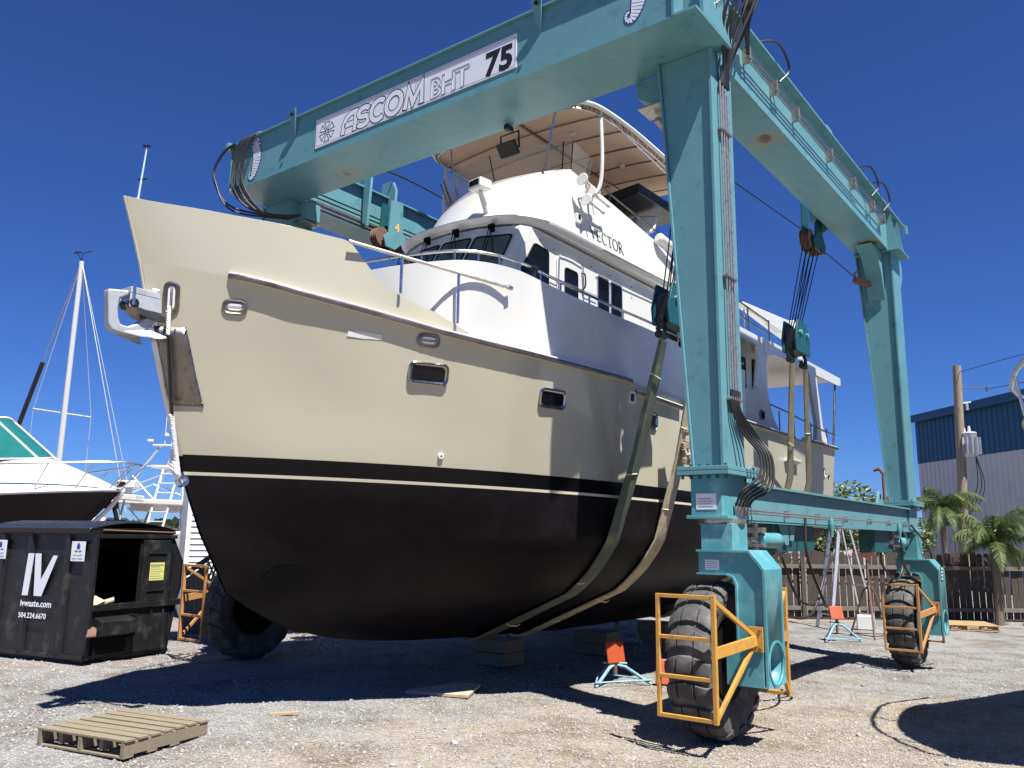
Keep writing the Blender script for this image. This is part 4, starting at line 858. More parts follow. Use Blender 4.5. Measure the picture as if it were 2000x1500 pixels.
# hoist blocks with wire ropes (hang from the trolleys, each a thing of its own)
def hoist(label, xc, yc, zc, yt, L_=.62, mirror=False, n=8):
    o_ = Vector((xc, yc, zc)); t = thing('hoist_block', label, 'hoist block', o_, group='hoist blocks on the lift')
    b = MB(o_); h = L_ / 2
    pl = [(-h * .75, .20), (h * .75, .20), (h * .98, -.12), (h * .9, -.26), (-h * .9, -.26), (-h * .98, -.12)]
    pl = [(-h * .62, .24), (h * .62, .24), (h, -.05), (h * .92, -.24), (-h * .92, -.24), (-h, -.05)]
    for dx in (-.11, .08):
        b.prism([(xc + dx, yc + p[0], zc + p[1]) for p in pl], (.03, 0, 0))
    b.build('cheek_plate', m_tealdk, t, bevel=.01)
    b = MB(o_); b.box(xc - .08, xc + .08, yc - h * .8, yc + h * .8, zc - .22, zc + .1); b.build('block_core', m_black, t, bevel=.01)
    for dy in (-h * .45, h * .45):
        b = MB(o_); b.lathe((xc - .14, yc + dy, zc + .06), (1, 0, 0), [(0, .03), (.28, .03)], 12).build('pin', m_tealw, t)
    for dy in (-h + .03, h - .03):
        b = MB(o_); b.tube(cr([(xc, yc + dy, zc - .15), (xc + .02, yc + dy + .05, zc - .28), (xc, yc + dy, zc - .36), (xc - .02, yc + dy - .05, zc - .28)], 5), .025, 8).lathe((xc, yc + dy - .07, zc - .36), (0, 1, 0), [(0, .045), (.14, .045)], 12).build('sling_shackle', m_black, t)
    for k in range(n):
        b = MB(o_); g_ = k / (n - 1); y1 = yc - h * .5 + h * g_; x1 = xc + (-.05 if k % 2 else .05); y2 = yt - .22 + .60 * g_; x2 = -3.78 if not mirror else mxx(-3.78)
        b.tube([(x1, y1, zc + .2), (x2 + (-.05 if k % 2 else .05), y2, 6.15)], .0085, 6).build('wire_rope', m_hose, t)
    return t
BLK = [(-3.98, 8.14, 4.17), (-3.85, 11.85, 4.55), (-9.15, 8.6, 4.4), (-9.15, 12.3, 4.6)]
hoist('teal hoist block hanging beside the pilothouse, half hidden by the front right leg', *BLK[0], 8.3)
hoist('teal hoist block with eight ropes hanging against the sky near the stern', *BLK[1], 12.5)
hoist('far side forward hoist block hidden behind the yacht foredeck', *BLK[2], 9.1, mirror=True, n=4)
hoist('far side aft hoist block hidden behind the yacht stern', *BLK[3], 13.0, mirror=True, n=4)
# ------------------------------------------------------------------ motor yacht held in the slings
XB, S_ = -6.60, .9348
def B(w, y, z): return Vector((XB + S_ * w, S_ * y, S_ * z + .1076))
YO = Vector((XB, 9.0, .4))
yacht = thing('motor_yacht', 'large cream and black motor yacht with white pilothouse hanging in the slings of the lift', 'motor yacht', YO)
def YB(): return MB(YO)
def mono(xs, ys, q):
    """monotone cubic interpolation"""
    xs = np.array(xs, float); ys = np.array(ys, float); h = np.diff(xs); d = np.diff(ys) / h; m = np.zeros(len(xs)); m[0] = d[0]; m[-1] = d[-1]
    for i in range(1, len(xs) - 1): m[i] = 0 if d[i - 1] * d[i] <= 0 else 2 * d[i - 1] * d[i] / (d[i - 1] + d[i])
    q = np.clip(q, xs[0], xs[-1]); i = np.clip(np.searchsorted(xs, q) - 1, 0, len(xs) - 2); t = (q - xs[i]) / h[i]
    return ((1 + 2 * t) * (1 - t) ** 2) * ys[i] + t * (1 - t) ** 2 * h[i] * m[i] + t * t * (3 - 2 * t) * ys[i + 1] + t * t * (t - 1) * h[i] * m[i + 1]
# lines: (y, half breadth, z), stem first
RAIL = [(3.70, .02, 4.06), (3.98, .25, 4.03), (4.293, .491, 3.992), (4.557, .698, 3.944), (4.851, .915, 3.873), (5.545, 1.324, 3.743), (6.205, 1.672, 3.632), (7.162, 2.02, 3.553), (8.779, 2.22, 3.518), (11, 2.28, 3.45), (14, 2.22, 3.45), (17.5, 2.06, 3.53)]
MIDT = [(4.00, .02, 3.05), (4.26, .235, 3.03), (4.85, .68, 3.0), (5.5, 1.12, 2.95), (6.2, 1.50, 2.90), (7.16, 1.88, 2.85), (8.78, 2.16, 2.82), (11, 2.26, 2.8), (14, 2.2, 2.85), (17.35, 2.04, 2.9)]
WL = [(4.31, .02, 2.15), (4.55, .24, 2.15), (5.0, .60, 2.15), (5.6, 1.00, 2.14), (6.3, 1.37, 2.12), (7.2, 1.73, 2.1), (8.6, 2.07, 2.1), (10.5, 2.21, 2.1), (14, 2.16, 2.1), (17.2, 2.0, 2.15)]
CH = [(4.52, .02, 1.66), (4.85, .22, 1.62), (5.4, .55, 1.58), (6.2, 1.02, 1.58), (7.2, 1.58, 1.60), (8.3, 1.98, 1.64), (10.5, 2.17, 1.68), (14, 2.08, 1.75), (17.1, 1.88, 1.9)]
MB_ = [(4.85, .015, 1.10), (5.35, .17, .98), (6.2, .50, .95), (7.2, 1.0, .98), (8.3, 1.42, 1.02), (10.5, 1.6, 1.05), (14, 1.46, 1.2), (17.0, 1.28, 1.5)]
KS = [(5.55, .01, .74), (6.0, .06, .66), (6.8, .12, .58), (8, .18, .54), (11, .2, .5), (14, .16, .55), (16.9, .1, 1.0)]
KB = [(5.75, .008, .68), (6.2, .05, .58), (6.9, .09, .50), (8, .1, .44), (11, .1, .36), (14, .09, .36), (16.8, .06, .8)]
LINES = [KB, KS, MB_, CH, WL, MIDT, RAIL]
def line_at(Ln, yq):
    a = np.array(Ln); return (mono(a[:, 0], a[:, 1], yq), mono(a[:, 0], a[:, 2], yq))
NT = 90; tt_ = np.linspace(0, 1, NT) ** 1.55
cols = []
for Ln in LINES:
    y0, y1 = Ln[0][0], Ln[-1][0]; yq = y0 + (y1 - y0) * tt_; w, z = line_at(Ln, yq); cols.append(np.stack([w, yq, z], 1))
def lerp_cols(i):
    """one station, keel to rail, with curved topsides"""
    c = [Vector(cols[k][i]) for k in range(7)]; out = [c[0], c[1]]
    for k, a in enumerate((.33, .66)): out.append(c[1].lerp(c[2], a) + Vector((-.0, 0, -.02)) * 1)
    out.append(c[2])
    for a in (.25, .5, .75): out.append(c[2].lerp(c[3], a) + Vector((.035, 0, -.03)) * math.sin(math.pi * a) * min(1, i / 12))
    out.append(c[3])
    top = [c[3], c[4], c[5], c[6]]
    out += cr(top, 6)[1:]
    return out
st = [lerp_cols(i) for i in range(NT)]
m_hull = stripe_mat('hull_paint', (2.30 * S_ + .1076) - .4, .012, (.43, .405, .305), (.008, .0062, .0078))
b = YB()
rows = []
for i in range(NT):
    rows.append([B(-p.x, p.y, p.z) for p in reversed(st[i])] + [B(p.x, p.y, p.z) for p in st[i]])
b.grid(rows)
# close transom
tr_row = rows[-1]; b.add(tr_row, [tuple(range(len(tr_row)))])
hull = b.build('hull', m_hull, yacht, ang=38)
def section(yq, off=.0):
    """half section at design station yq: keel to rail"""
    ys = np.array([[p.y for p in s] for s in st]); xs_w = np.array([[p.x for p in s] for s in st]); zs_w = np.array([[p.z for p in s] for s in st]); out = []
    for j in range(ys.shape[1]): out.append((float(np.interp(yq, ys[:, j], xs_w[:, j])) + off, float(np.interp(yq, ys[:, j], zs_w[:, j]))))
    return out
def hull_w(yq, zq):
    s = section(yq); z = [p[1] for p in s]; return float(np.interp(zq, z, [p[0] for p in s]))
# bulwark above the rail at the bow
TOP = [(3.50, .02, 4.62), (3.695, .142, 4.605), (4.062, .38, 4.591), (4.358, .589, 4.565), (4.66, .807, 4.537), (4.982, 1.019, 4.488), (5.152, 1.121, 4.466), (5.268, 1.185, 4.33), (5.409, 1.262, 4.146), (5.573, 1.351, 4.015), (5.769, 1.444, 3.932), (5.97, 1.538, 3.868), (6.28, 1.715, 3.70)]
tq = np.linspace(0, 1, 46)
def pl_at(Ln, t0=None):
    a = np.array(Ln); y = a[0, 0] + (a[-1, 0] - a[0, 0]) * tq ** 1.25; w, z = line_at(Ln, y); return [Vector((w[i], y[i], z[i])) for i in range(len(y))]
a = np.array(TOP); topl = pl_at(TOP); rl = []
yr = 3.70 + (6.30 - 3.70) * tq ** 1.25; w, z = line_at(RAIL, yr); rl = [Vector((max(.004, w[i] - .008), yr[i] + .006, z[i] - .03)) for i in range(46)]
b = YB()
for s_ in (1, -1):
    rows = []
    for i in range(46):
        o_r = [rl[i].lerp(topl[i], k / 4) for k in range(5)]; i_r = [Vector((max(.0, p.x - .05), p.y + .07, p.z)) for p in reversed(o_r)]
        rows.append([B(s_ * p.x, p.y, p.z) for p in o_r + i_r])
    b.grid(rows, flip=s_ < 0)
bul = b.build('bow_bulwark', m_cream, yacht, recalc=False, ang=60)
b = YB()
for s_ in (1, -1): b.tube([B(s_ * max(.0, p.x - .02), p.y, p.z - .006) for p in topl], .013, 8)
b.tube([B(0, 3.495, 4.625), B(0, 3.60, 4.34), B(0, 3.70, 4.05), B(0, 3.80, 3.70)], .016, 8)
b.build('bulwark_cap', m_cream, bul)
# rub rail with stainless strip
def rubrail(y0, y1, dz=0., nm='rub_rail', wm=None, half=.05, th=.04):
    yq = np.linspace(y0, y1, 70); w, z = line_at(RAIL, yq)
    for s_ in (1, -1):
        b = YB(); rows = []; rows2 = []
        for i in range(70):
            j = min(i + 1, 69); k = max(i - 1, 0); d = Vector((w[j] - w[k], yq[j] - yq[k])).normalized(); n_ = Vector((d.y, -d.x)); e = 1 if 0 < i < 69 else .3
            prof = [(-.02, -half * .5), (half * e, -half * .45), (half * 1.15 * e, 0), (half * e, th), (-.02, th * 1.3)]
            rows.append([B(s_ * (w[i] + n_.x * o1), yq[i] + n_.y * o1, z[i] + dz + o2) for o1, o2 in prof])
            rows2.append([B(s_ * (w[i] + n_.x * o1), yq[i] + n_.y * o1, z[i] + dz + o2) for o1, o2 in ((half * 1.0 * e, -.028), (half * 1.28 * e, -.016), (half * 1.34 * e, .0), (half * 1.28 * e, .016), (half * 1.0 * e, .028))])
        b.grid(rows, flip=s_ < 0); ro = b.build(nm, wm or m_white, hull)
        b = YB(); b.grid(rows2, flip=s_ < 0); b.build('rail_strip', m_inoxb, ro)
rubrail(4.29, 8.75); rubrail(8.85, 9.95, -.12); rubrail(11.3, 14.55, -.02); rubrail(15.0, 17.55, -.0)
# aft lower fender ledges with stepped shape
for s_ in (1, -1):
    b = YB(); b.prism([B(s_ * hull_w(14.0, 3.0), 14.0, 2.98), B(s_ * hull_w(14.7, 3.0), 14.75, 2.98), B(s_ * (hull_w(14.7, 3.0) + .1), 14.7, 3.02), B(s_ * (hull_w(14.0, 3.0) + .1), 14.05, 3.02)], (0, 0, .045)); b.build('fender_ledge', m_white, hull, bevel=.004)
# portlights, hawse pipes, small fittings on the starboard side
def frame_at(yq, zq):
    w = hull_w(yq, zq); w2 = hull_w(yq + .15, zq); w3 = hull_w(yq, zq + .12)
    p = B(w, yq, zq); tx = (B(w2, yq + .15, zq) - p).normalized(); tz = (B(w3, yq, zq + .12) - p).normalized(); n_ = tx.cross(tz).normalized(); 
    if n_.x < 0: n_ = -n_
    tz = n_.cross(tx).normalized()
    if tz.z < 0: tz = -tz
    return p, tx, tz, n_
def rrect(hw, hh, r, n=5):
    out = []
    for cx, cz, a0 in ((hw - r, hh - r, 0), (-hw + r, hh - r, 90), (-hw + r, -hh + r, 180), (hw - r, -hh + r, 270)):
        out += [(cx + r * math.cos(R(a0 + 90 * k / n)), cz + r * math.sin(R(a0 + 90 * k / n))) for k in range(n + 1)]
    return out
def ringmesh(b, p, tx, tz, n_, loops):
    """loops: list of (hw,hh,r,depth) joined as a surface"""
    rows = []
    for hw, hh, r, d in loops: rows.append([p + tx * a + tz * c + n_ * d for a, c in rrect(hw, hh, r)]); rows[-1].append(rows[-1][0])
    b.grid(rows)
def surface_port(yq, zq, hw, hh, r, name='portlight', glass=m_glass, deep=.0, parent=None, fr=m_chrome, lip=.036, proud=.03):
    p, tx, tz, n_ = frame_at(yq, zq)
    b = YB(); ringmesh(b, p, tx, tz, n_, [(hw + lip * .6, hh + lip * .6, r + .02, -.02), (hw + lip * .6, hh + lip * .6, r + .02, proud * .7), (hw + lip * .3, hh + lip * .3, r + .01, proud), (hw + lip * .1, hh + lip * .1, r, proud * .6), (hw, hh, r, proud * .75), (hw - .015, hh - .015, r, .012)])
    f = b.build(name, fr, parent or hull, recalc=True)
    b = YB(); P = [p + tx * a + tz * c + n_ * .013 for a, c in rrect(hw - .012, hh - .012, r)]; b.add(P, [tuple(range(len(P)))]); b.build('pane', glass, f)
    return f
surface_port(5.976, 3.249, .175, .085, .04); surface_port(7.39, 3.148, .165, .08, .04); surface_port(9.187, 3.115, .155, .08, .035)
m_white2 = mat('white_inner_moulding', (.75, .75, .74), .4)
def hawse(yq, zq, hw, hh, r):
    f = surface_port(yq, zq, hw, hh, r, 'hawse_pipe', m_white2, fr=m_inoxb, lip=.045, proud=.018)
    return f
hawse(3.945, 3.756, .04, .115, .04); hawse(4.38, 3.717, .08, .04, .04); hawse(5.918, 3.57, .085, .042, .042)
surface_port(8.775, 3.34, .05, .055, .012, 'side_light_box', m_black, fr=m_whitem, lip=.03, proud=.02)
surface_port(16.6, 2.98, .05, .07, .045, 'hawse_pipe', m_white2, fr=m_inox, lip=.03, proud=.02); surface_port(16.95, 2.93, .05, .025, .01, 'exhaust_vent', m_black, fr=m_inoxb, lip=.02, proud=.012)
# discharge fitting, painted patch, bow thruster opening
p, tx, tz, n_ = frame_at(6.237, 2.453); b = YB(); b.lathe(p, n_, [(-.01, .03), (.02, .028), (.022, .012), (.0, .012)], 14).build('discharge_fitting', m_white2, hull)
p, tx, tz, n_ = frame_at(5.373, 3.56); b = YB(); P = [p + tx * a + tz * c + n_ * .004 for a, c in ((-.16, -.025), (.0, -.035), (.03, -.03), (.15, -.03), (.155, .02), (.03, .025), (0, .03), (-.155, .025))]; b.add(P, [tuple(range(8))]); b.build('white_tape_patch', m_whitem, hull)
for yq, zq in ((5.25, 1.25),):
    p, tx, tz, n_ = frame_at(yq, zq); b = YB(); P = [p + tx * (.17 * math.cos(a_) + .04 * math.sin(a_)) + tz * .115 * math.sin(a_) + n_ * .008 for a_ in np.linspace(0, 6.28, 28, endpoint=False)]; b.add(P, [tuple(range(28))]); b.build('thruster_opening', m_gasket, hull)
# stem plates: stainless wear plates wrapping the bow below the anchor
def hp(yq, zq, off=.012):
    w = hull_w(yq, zq); p, tx, tz, n_ = frame_at(max(yq, 3.9), zq); return B(w, yq, zq) + n_ * off
b = YB(); rows = []
for k in range(9):
    z = 3.50 - (3.50 - 2.80) * k / 8
    ys_ = np.array([c[0] for c in (RAIL[0], MIDT[0], WL[0])]); y0 = float(np.interp(z, [2.15, 3.05, 4.0], [4.31, 4.0, 3.70])) + .012; wd = .215
    rows.append([hp(y0 + (wd) * q / 6 * (1.0), z) for q in range(7)])
b.grid(rows); sp = b.build('stem_wear_plate', m_inoxb, hull, solid=.004)
b = YB()
for k in range(9):
    for q in (6,): c = rows[k][q] + Vector((-.01, -.0, 0)); b.lathe(c, (1, -.9, 0), [(0, .009), (.008, .006)], 8)
for q in range(0, 7, 2): b.lathe(rows[0][q] - Vector((0, 0, .02)), (1, -.9, 0), [(0, .008), (.008, .005)], 8); b.lathe(rows[-1][q] + Vector((0, 0, .02)), (1, -.9, 0), [(0, .008), (.008, .005)], 8)
b.build('rivet', m_inox, sp)
b = YB(); rows = []
for k in range(11):
    z = 3.55 - 1.2 * k / 10; y0 = float(np.interp(z, [2.15, 3.05, 4.0], [4.31, 4.0, 3.70])) - .004; rows.append([B(-.05, y0 + .05, z), B(-.03, y0 - .006, z), B(.03, y0 - .006, z), B(.05, y0 + .05, z)])
b.grid(rows).build('stem_band', m_inox, hull)

# anchor roller, anchor
def A_(x, y, z): return Vector((x - .18, y, z))      # anchor group sits on the stem just port of its centre
AX = XB
an = thing('anchor', 'grey claw anchor with a broad curved fluke stowed on the bow roller', 'anchor', (AX, 3.28, 3.5))
sc_ = (6.6 / 6.37)
def ap(y, z, dx=0): return Vector((AX + dx, y * sc_, (z - 1.65) * sc_ + 1.65))
b = MB((AX, 3.28, 3.5))
sh = [(3.194, 3.60), (3.47, 3.645), (3.47, 3.585), (3.361, 3.576), (3.30, 3.539), (3.295, 3.451), (3.305, 3.381), (3.329, 3.329), (3.387, 3.323), (3.45, 3.358), (3.546, 3.442), (3.655, 3.512), (3.686, 3.508), (3.675, 3.464), (3.612, 3.39), (3.55, 3.325), (3.475, 3.256), (3.329, 3.253), (3.256, 3.27), (3.223, 3.32)]
b.prism([(AX - .045, y, z) for y, z in sh], (.09, 0, 0)).build('shank_and_fluke', m_anch, an, bevel=.018, seg=2)
for s_ in (1, -1):
    b = MB((AX, 3.28, 3.5)); b.prism([(AX + s_ * .06, 3.34, 3.256), (AX + s_ * .06, 3.52, 3.30), (AX + s_ * .10, 3.56, 3.30), (AX + s_ * .20, 3.65, 3.245), (AX + s_ * .17, 3.60, 3.235), (AX + s_ * .10, 3.46, 3.24)], (0, 0, .018)).build('side_claw', m_anch, an, bevel=.006)
b = YB(); 
b.box(AX - .085, AX + .085, 3.36, 3.72, 3.60, 3.655); b.box(AX - .085, AX - .07, 3.36, 3.72, 3.48, 3.655); b.box(AX + .07, AX + .085, 3.36, 3.72, 3.48, 3.60); ar = b.build('anchor_roller_box', m_anch, yacht, bevel=.006)
b = YB(); b.prism([(AX - .09, 3.38, 3.50), (AX - .09, 3.74, 3.45), (AX - .09, 3.76, 3.40), (AX - .09, 3.48, 3.43)], (.18, 0, 0)); b.build('roller_plate', m_inoxb, ar, bevel=.004)
b = YB(); b.lathe((AX - .09, 3.40, 3.52), (1, 0, 0), [(0, .04), (.03, .04), (.09, .026), (.15, .04), (.18, .04)], 14).build('roller', m_black, ar)
b = YB(); b.box(AX - .095, AX + .095, 3.375, 3.405, 3.50, 3.67); b.build('keeper_strap', m_inox, ar, bevel=.006)
b = YB(); b.lathe(B(.07, 3.84, 3.84), (1, -.8, .1), [(-.02, .0), (-.01, .04), (.004, .04), (.008, .03)], 20).build('hawse_flange', m_whitem, hull)

# bow staff antenna
b = YB(); p = B(0, 3.62, 4.60); b.tube([p, p + Vector((.03, .02, .52))], [.009, .006], 8).lathe(p, (0, 0, 1), [(0, .02), (.04, .018)], 10); sfo = b.build('bow_staff', mat('pale_blue_staff', (.45, .58, .72), .4), yacht)
b = YB(); b.bar(p + Vector((-.03, 0, .22)), p + Vector((.06, .03, .21)), .012, .012); b.bar(p + Vector((-.0, 0, .52)), p + Vector((.06, .03, .51)), .012, .02); b.build('staff_clip', m_black, sfo)

# mooring rope hanging from the hawse, tied at the towing eye
ht = B(hull_w(3.945, 3.67), 3.945, 3.67) + Vector((.03, -.02, 0)); rp_o = (ht.x, ht.y, 2.1)
eye = B(.05, 4.26, 2.13) + Vector((.02, -.04, 0))
def twist(P, r, mt, o_, parent, nm):
    P = [Vector(p) for p in P]; b = MB(o_); n = len(P)
    for s3 in range(3):
        b.tube([p + Vector((math.cos(k * .9 + s3 * 2.09), math.sin(k * .9 + s3 * 2.09), 0)) * r * .5 for k, p in enumerate(P)], r * .62, 6)
    return b.build(nm, mt, parent)
rt = thing('mooring_rope', 'white twisted rope with a dark middle length hanging down the stem to the towing eye', 'rope', rp_o)
def lp(a, c, n): return [Vector(a).lerp(Vector(c), k / n) for k in range(n + 1)]
d1 = ht + (eye - ht) * .17; d2 = ht + (eye - ht) * .63
off_ = Vector((.015, -.035, 0))
twist(lp(ht, d1 + off_, 26), .017, m_rope, rp_o, rt, 'upper_rope'); b = MB(rp_o); b.tube([d1 + off_, d2 + off_ * 1.3], .014, 8).build('dark_rope', m_hose, rt); b = MB(rp_o); b.tube([d1 + off_ + Vector((.03, 0, 0)), d2 + off_ * 1.3 + Vector((.02, 0, 0))], .008, 8).build('dark_rope', m_hose, rt)
twist(lp(d2 + off_ * 1.3, eye, 60), .022, m_rope, rp_o, rt, 'lower_rope')
for k in range(6): twist(cr([eye + Vector((0, -.02, .02 * k)), eye + Vector((.05 - .01 * k, -.05, .05 + .03 * k)), eye + Vector((-.04, -.06, .1 + .03 * k)), eye + Vector((0, -.02, .02))], 8), .014, m_rope, rp_o, rt, 'knot')
b = YB(); b.lathe(eye + Vector((0, .03, -.01)), (1, 0, .2), [(-.03, .03), (-.03, .05), (.03, .05), (.03, .03), (-.03, .03)], 14, caps=False).build('towing_eye', m_inox, hull)

# ---- white raised deck moulding
def deck_path(z, front=0., k=1.):
    """plan of the raised deck edge from port to starboard round the front"""
    pts = [(2.26, 12.3), (2.25, 11), (2.21, 9.5), (2.12, 8.5), (2.02, 7.7), (1.975, 7.2), (1.93, 6.75), (1.82, 6.42), (1.60, 6.18), (1.13, 6.0), (.6, 5.90), (0, 5.86)]
    pts = [(w, y + front * max(0, (8.2 - y) / 2.5)) for w, y in pts]
    full = [(w, y) for w, y in pts] + [(-w, y) for w, y in pts[:-1][::-1]]
    zt = lambda y: 4.34 - .12 * min(1, max(0, (y - 6.5) / 2)) if z is None else z
    return [Vector((w, y, 0)) for w, y in full]
topP = deck_path(None); n0 = len(topP)
P2 = cr(topP, 4)
def ztop(y): return 4.46 - .14 * min(1, max(0, (y - 6.9) / 1.7)) - .06 * min(1, max(0, (y - 8.6) / 1.4))
b = YB(); rows = []
for p in P2:
    yb = p.y - .06 * max(0, min(1, (7.6 - p.y) / 1.6)); wb = p.x * (1.0 if p.y > 7.6 else 1.0)
    w_r = float(line_at(RAIL, np.array([min(max(yb, 3.8), 17)]))[0][0]); wb = max(-w_r + .015, min(w_r - .015, p.x * 1.02)); zb_ = float(line_at(RAIL, np.array([max(yb, 3.8)]))[1][0]) - .02
    lim = w_r - .03; wb = max(-lim, min(lim, wb)); zb_ += .03
    row = [Vector((wb, yb, zb_)).lerp(Vector((p.x, p.y, ztop(p.y))), k / 6) for k in range(7)]
    q = Vector((p.x, p.y, ztop(p.y))); inn = Vector((-p.x, 7.5 - p.y if p.y < 7.5 else 0, 0)).normalized()
    row += [q + Vector((0, 0, .012)) + inn * .02, q + Vector((0, 0, .014)) + inn * .06, q + inn * .075 - Vector((0, 0, .03)), q + inn * .09 - Vector((0, 0, .5))]
    rows.append([B(*v) for v in row])
b.grid(rows).build('raised_deck_bulwark', m_white, yacht, ang=50)
b = YB(); P = [B(p.x * .96, p.y + .05, 3.8) for p in P2]; b.add(P, [tuple(range(len(P)))]).build('side_deck', m_white, yacht)
# deck rail following the bulwark
rp = [B(p.x * .985, p.y + .02, ztop(p.y) + .115) for p in P2]
b = YB(); b.tube(rp, .016, 8); dr = b.build('deck_rail', m_inox, yacht)
for k in list(range(2, len(rp), 3)): 
    b = YB(); b.tube([rp[k], rp[k] - Vector((0, 0, .11))], .011, 6).build('rail_post', m_inox, dr)
k0 = min(range(len(rp)), key=lambda i: (rp[i] - B(1.96, 7.1, 4.55)).length); b = YB(); b.lathe(rp[k0], (0, 1, 0), [(-.05, .03), (.05, .03)], 10).tube([rp[k0], rp[k0] - Vector((0, 0, .13))], .028, 8).build('rail_clamp', m_black, dr)
# hand rail from the bow bulwark aft
for s_ in (1, -1):
    a_ = B(s_ * 1.17, 5.12, 4.44); c_ = B(s_ * 1.95, 6.65, 4.225); m_ = a_.lerp(c_, .5); hr = [a_, a_.lerp(c_, .33), a_.lerp(c_, .66), c_]
    b = YB(); b.tube(hr, .0175, 8); ho = b.build('hand_rail', m_inox, yacht)
    for yq in (5.60, 6.14):
        t_ = (yq - 5.12) / (6.65 - 5.12); q = a_.lerp(c_, t_); zt_ = float(np.interp(yq, [p_[0] for p_ in TOP], [p_[2] for p_ in TOP])); b = YB(); b.tube([q, Vector((q.x, q.y, S_ * zt_ + .1))], .0155, 8).build('rail_post', m_inox, ho)
    b = YB(); b.lathe(c_, (0, 1, 0), [(-.02, .024), (.03, .024)], 10).build('rail_end', m_inox, ho)
# seat on the foredeck peeking above
b = YB(); b.prism([B(-1.55, 6.9, 3.9), B(-1.55, 7.15, 3.9), B(-1.55, 7.3, 4.95), B(-1.55, 7.18, 4.97)], (.55, 0, 0)); b.build('foredeck_seat', m_whitem, yacht, bevel=.02, seg=2)

# ---- pilothouse
def side_panel(pts, w, mt, name, parent, th=-.03, bev=.0):
    b = YB(); b.prism([B2(w(p), p[0], p[1]) if callable(w) else B2(w, p[0], p[1]) for p in pts], (th * (1 if (w if not callable(w) else 1) > 0 else -1), 0, 0)); return b.build(name, mt, parent, bevel=bev)
HW = 1.107
def B2(w, y, z): return B(w, y * 1.048, 1.65 + 1.048 * (z - 1.65))
plan = [(HW, 13.0), (HW, 8.25), (HW, 7.83), (1.03, 7.70), (.50, 7.51), (0, 7.46)]
planf = plan + [(-w, y) for w, y in plan[:-1][::-1]]
b = YB(); rows = []
for w, y in planf:
    fwd = y < 8.2; yb = y - (.46 if fwd else 0); rows.append([B2(w * (1.0), yb, 3.8), B2(w, yb + (.0 if not fwd else .0), 4.60), B2(w * (.995), y, 5.40)])
b.grid(rows, smooth=False).build('pilothouse_wall', m_white, yacht, ang=20); ph = [c for c in yacht.children if c.name.startswith('pilothouse_wall')][0]
b = YB(); b.add([B2(w, y, 5.40) for w, y in planf], [tuple(range(len(planf)))]).build('pilothouse_ceiling', m_white, ph)
b = YB(); b.add([B2(HW, 13, 3.8), B2(-HW, 13, 3.8), B2(-HW, 13, 5.4), B2(HW, 13, 5.4)], [(0, 1, 2, 3)]).build('pilothouse_aft_wall', m_white, ph)
def window(poly, n_, name='window', parent=None, r=.05, gl=m_glass, fr=m_gasket, dep=.012, lip=.022):
    """poly: 3d corners in order"""
    parent = parent or ph; P = [Vector(p) for p in poly]; n_ = Vector(n_).normalized(); out = []
    for i in range(len(P)):
        a = P[i - 1]; c = P[i]; d = P[(i + 1) % len(P)]; u = (a - c).normalized() * r; v = (d - c).normalized() * r
        for k in range(5): t = k / 4; out.append((c + u) * (1 - t) ** 2 + c * 2 * t * (1 - t) + (c + v) * t * t)
    cen = sum(out, Vector()) / len(out)
    def loop(s_, d): return [q + (q - cen).normalized() * s_ + n_ * d for q in out] 
    rows = [loop(lip, .0), loop(lip, dep), loop(lip * .4, dep * 1.4), loop(-.003, dep), loop(-.003, .006)]
    for r_ in rows: r_.append(r_[0])
    b = YB(); b.grid(rows); f = b.build(name, fr, parent)
    b = YB(); g_ = loop(0, .007); b.add(g_, [tuple(range(len(g_)))]).build('pane', gl, f); return f
X1 = (1, 0, 0)
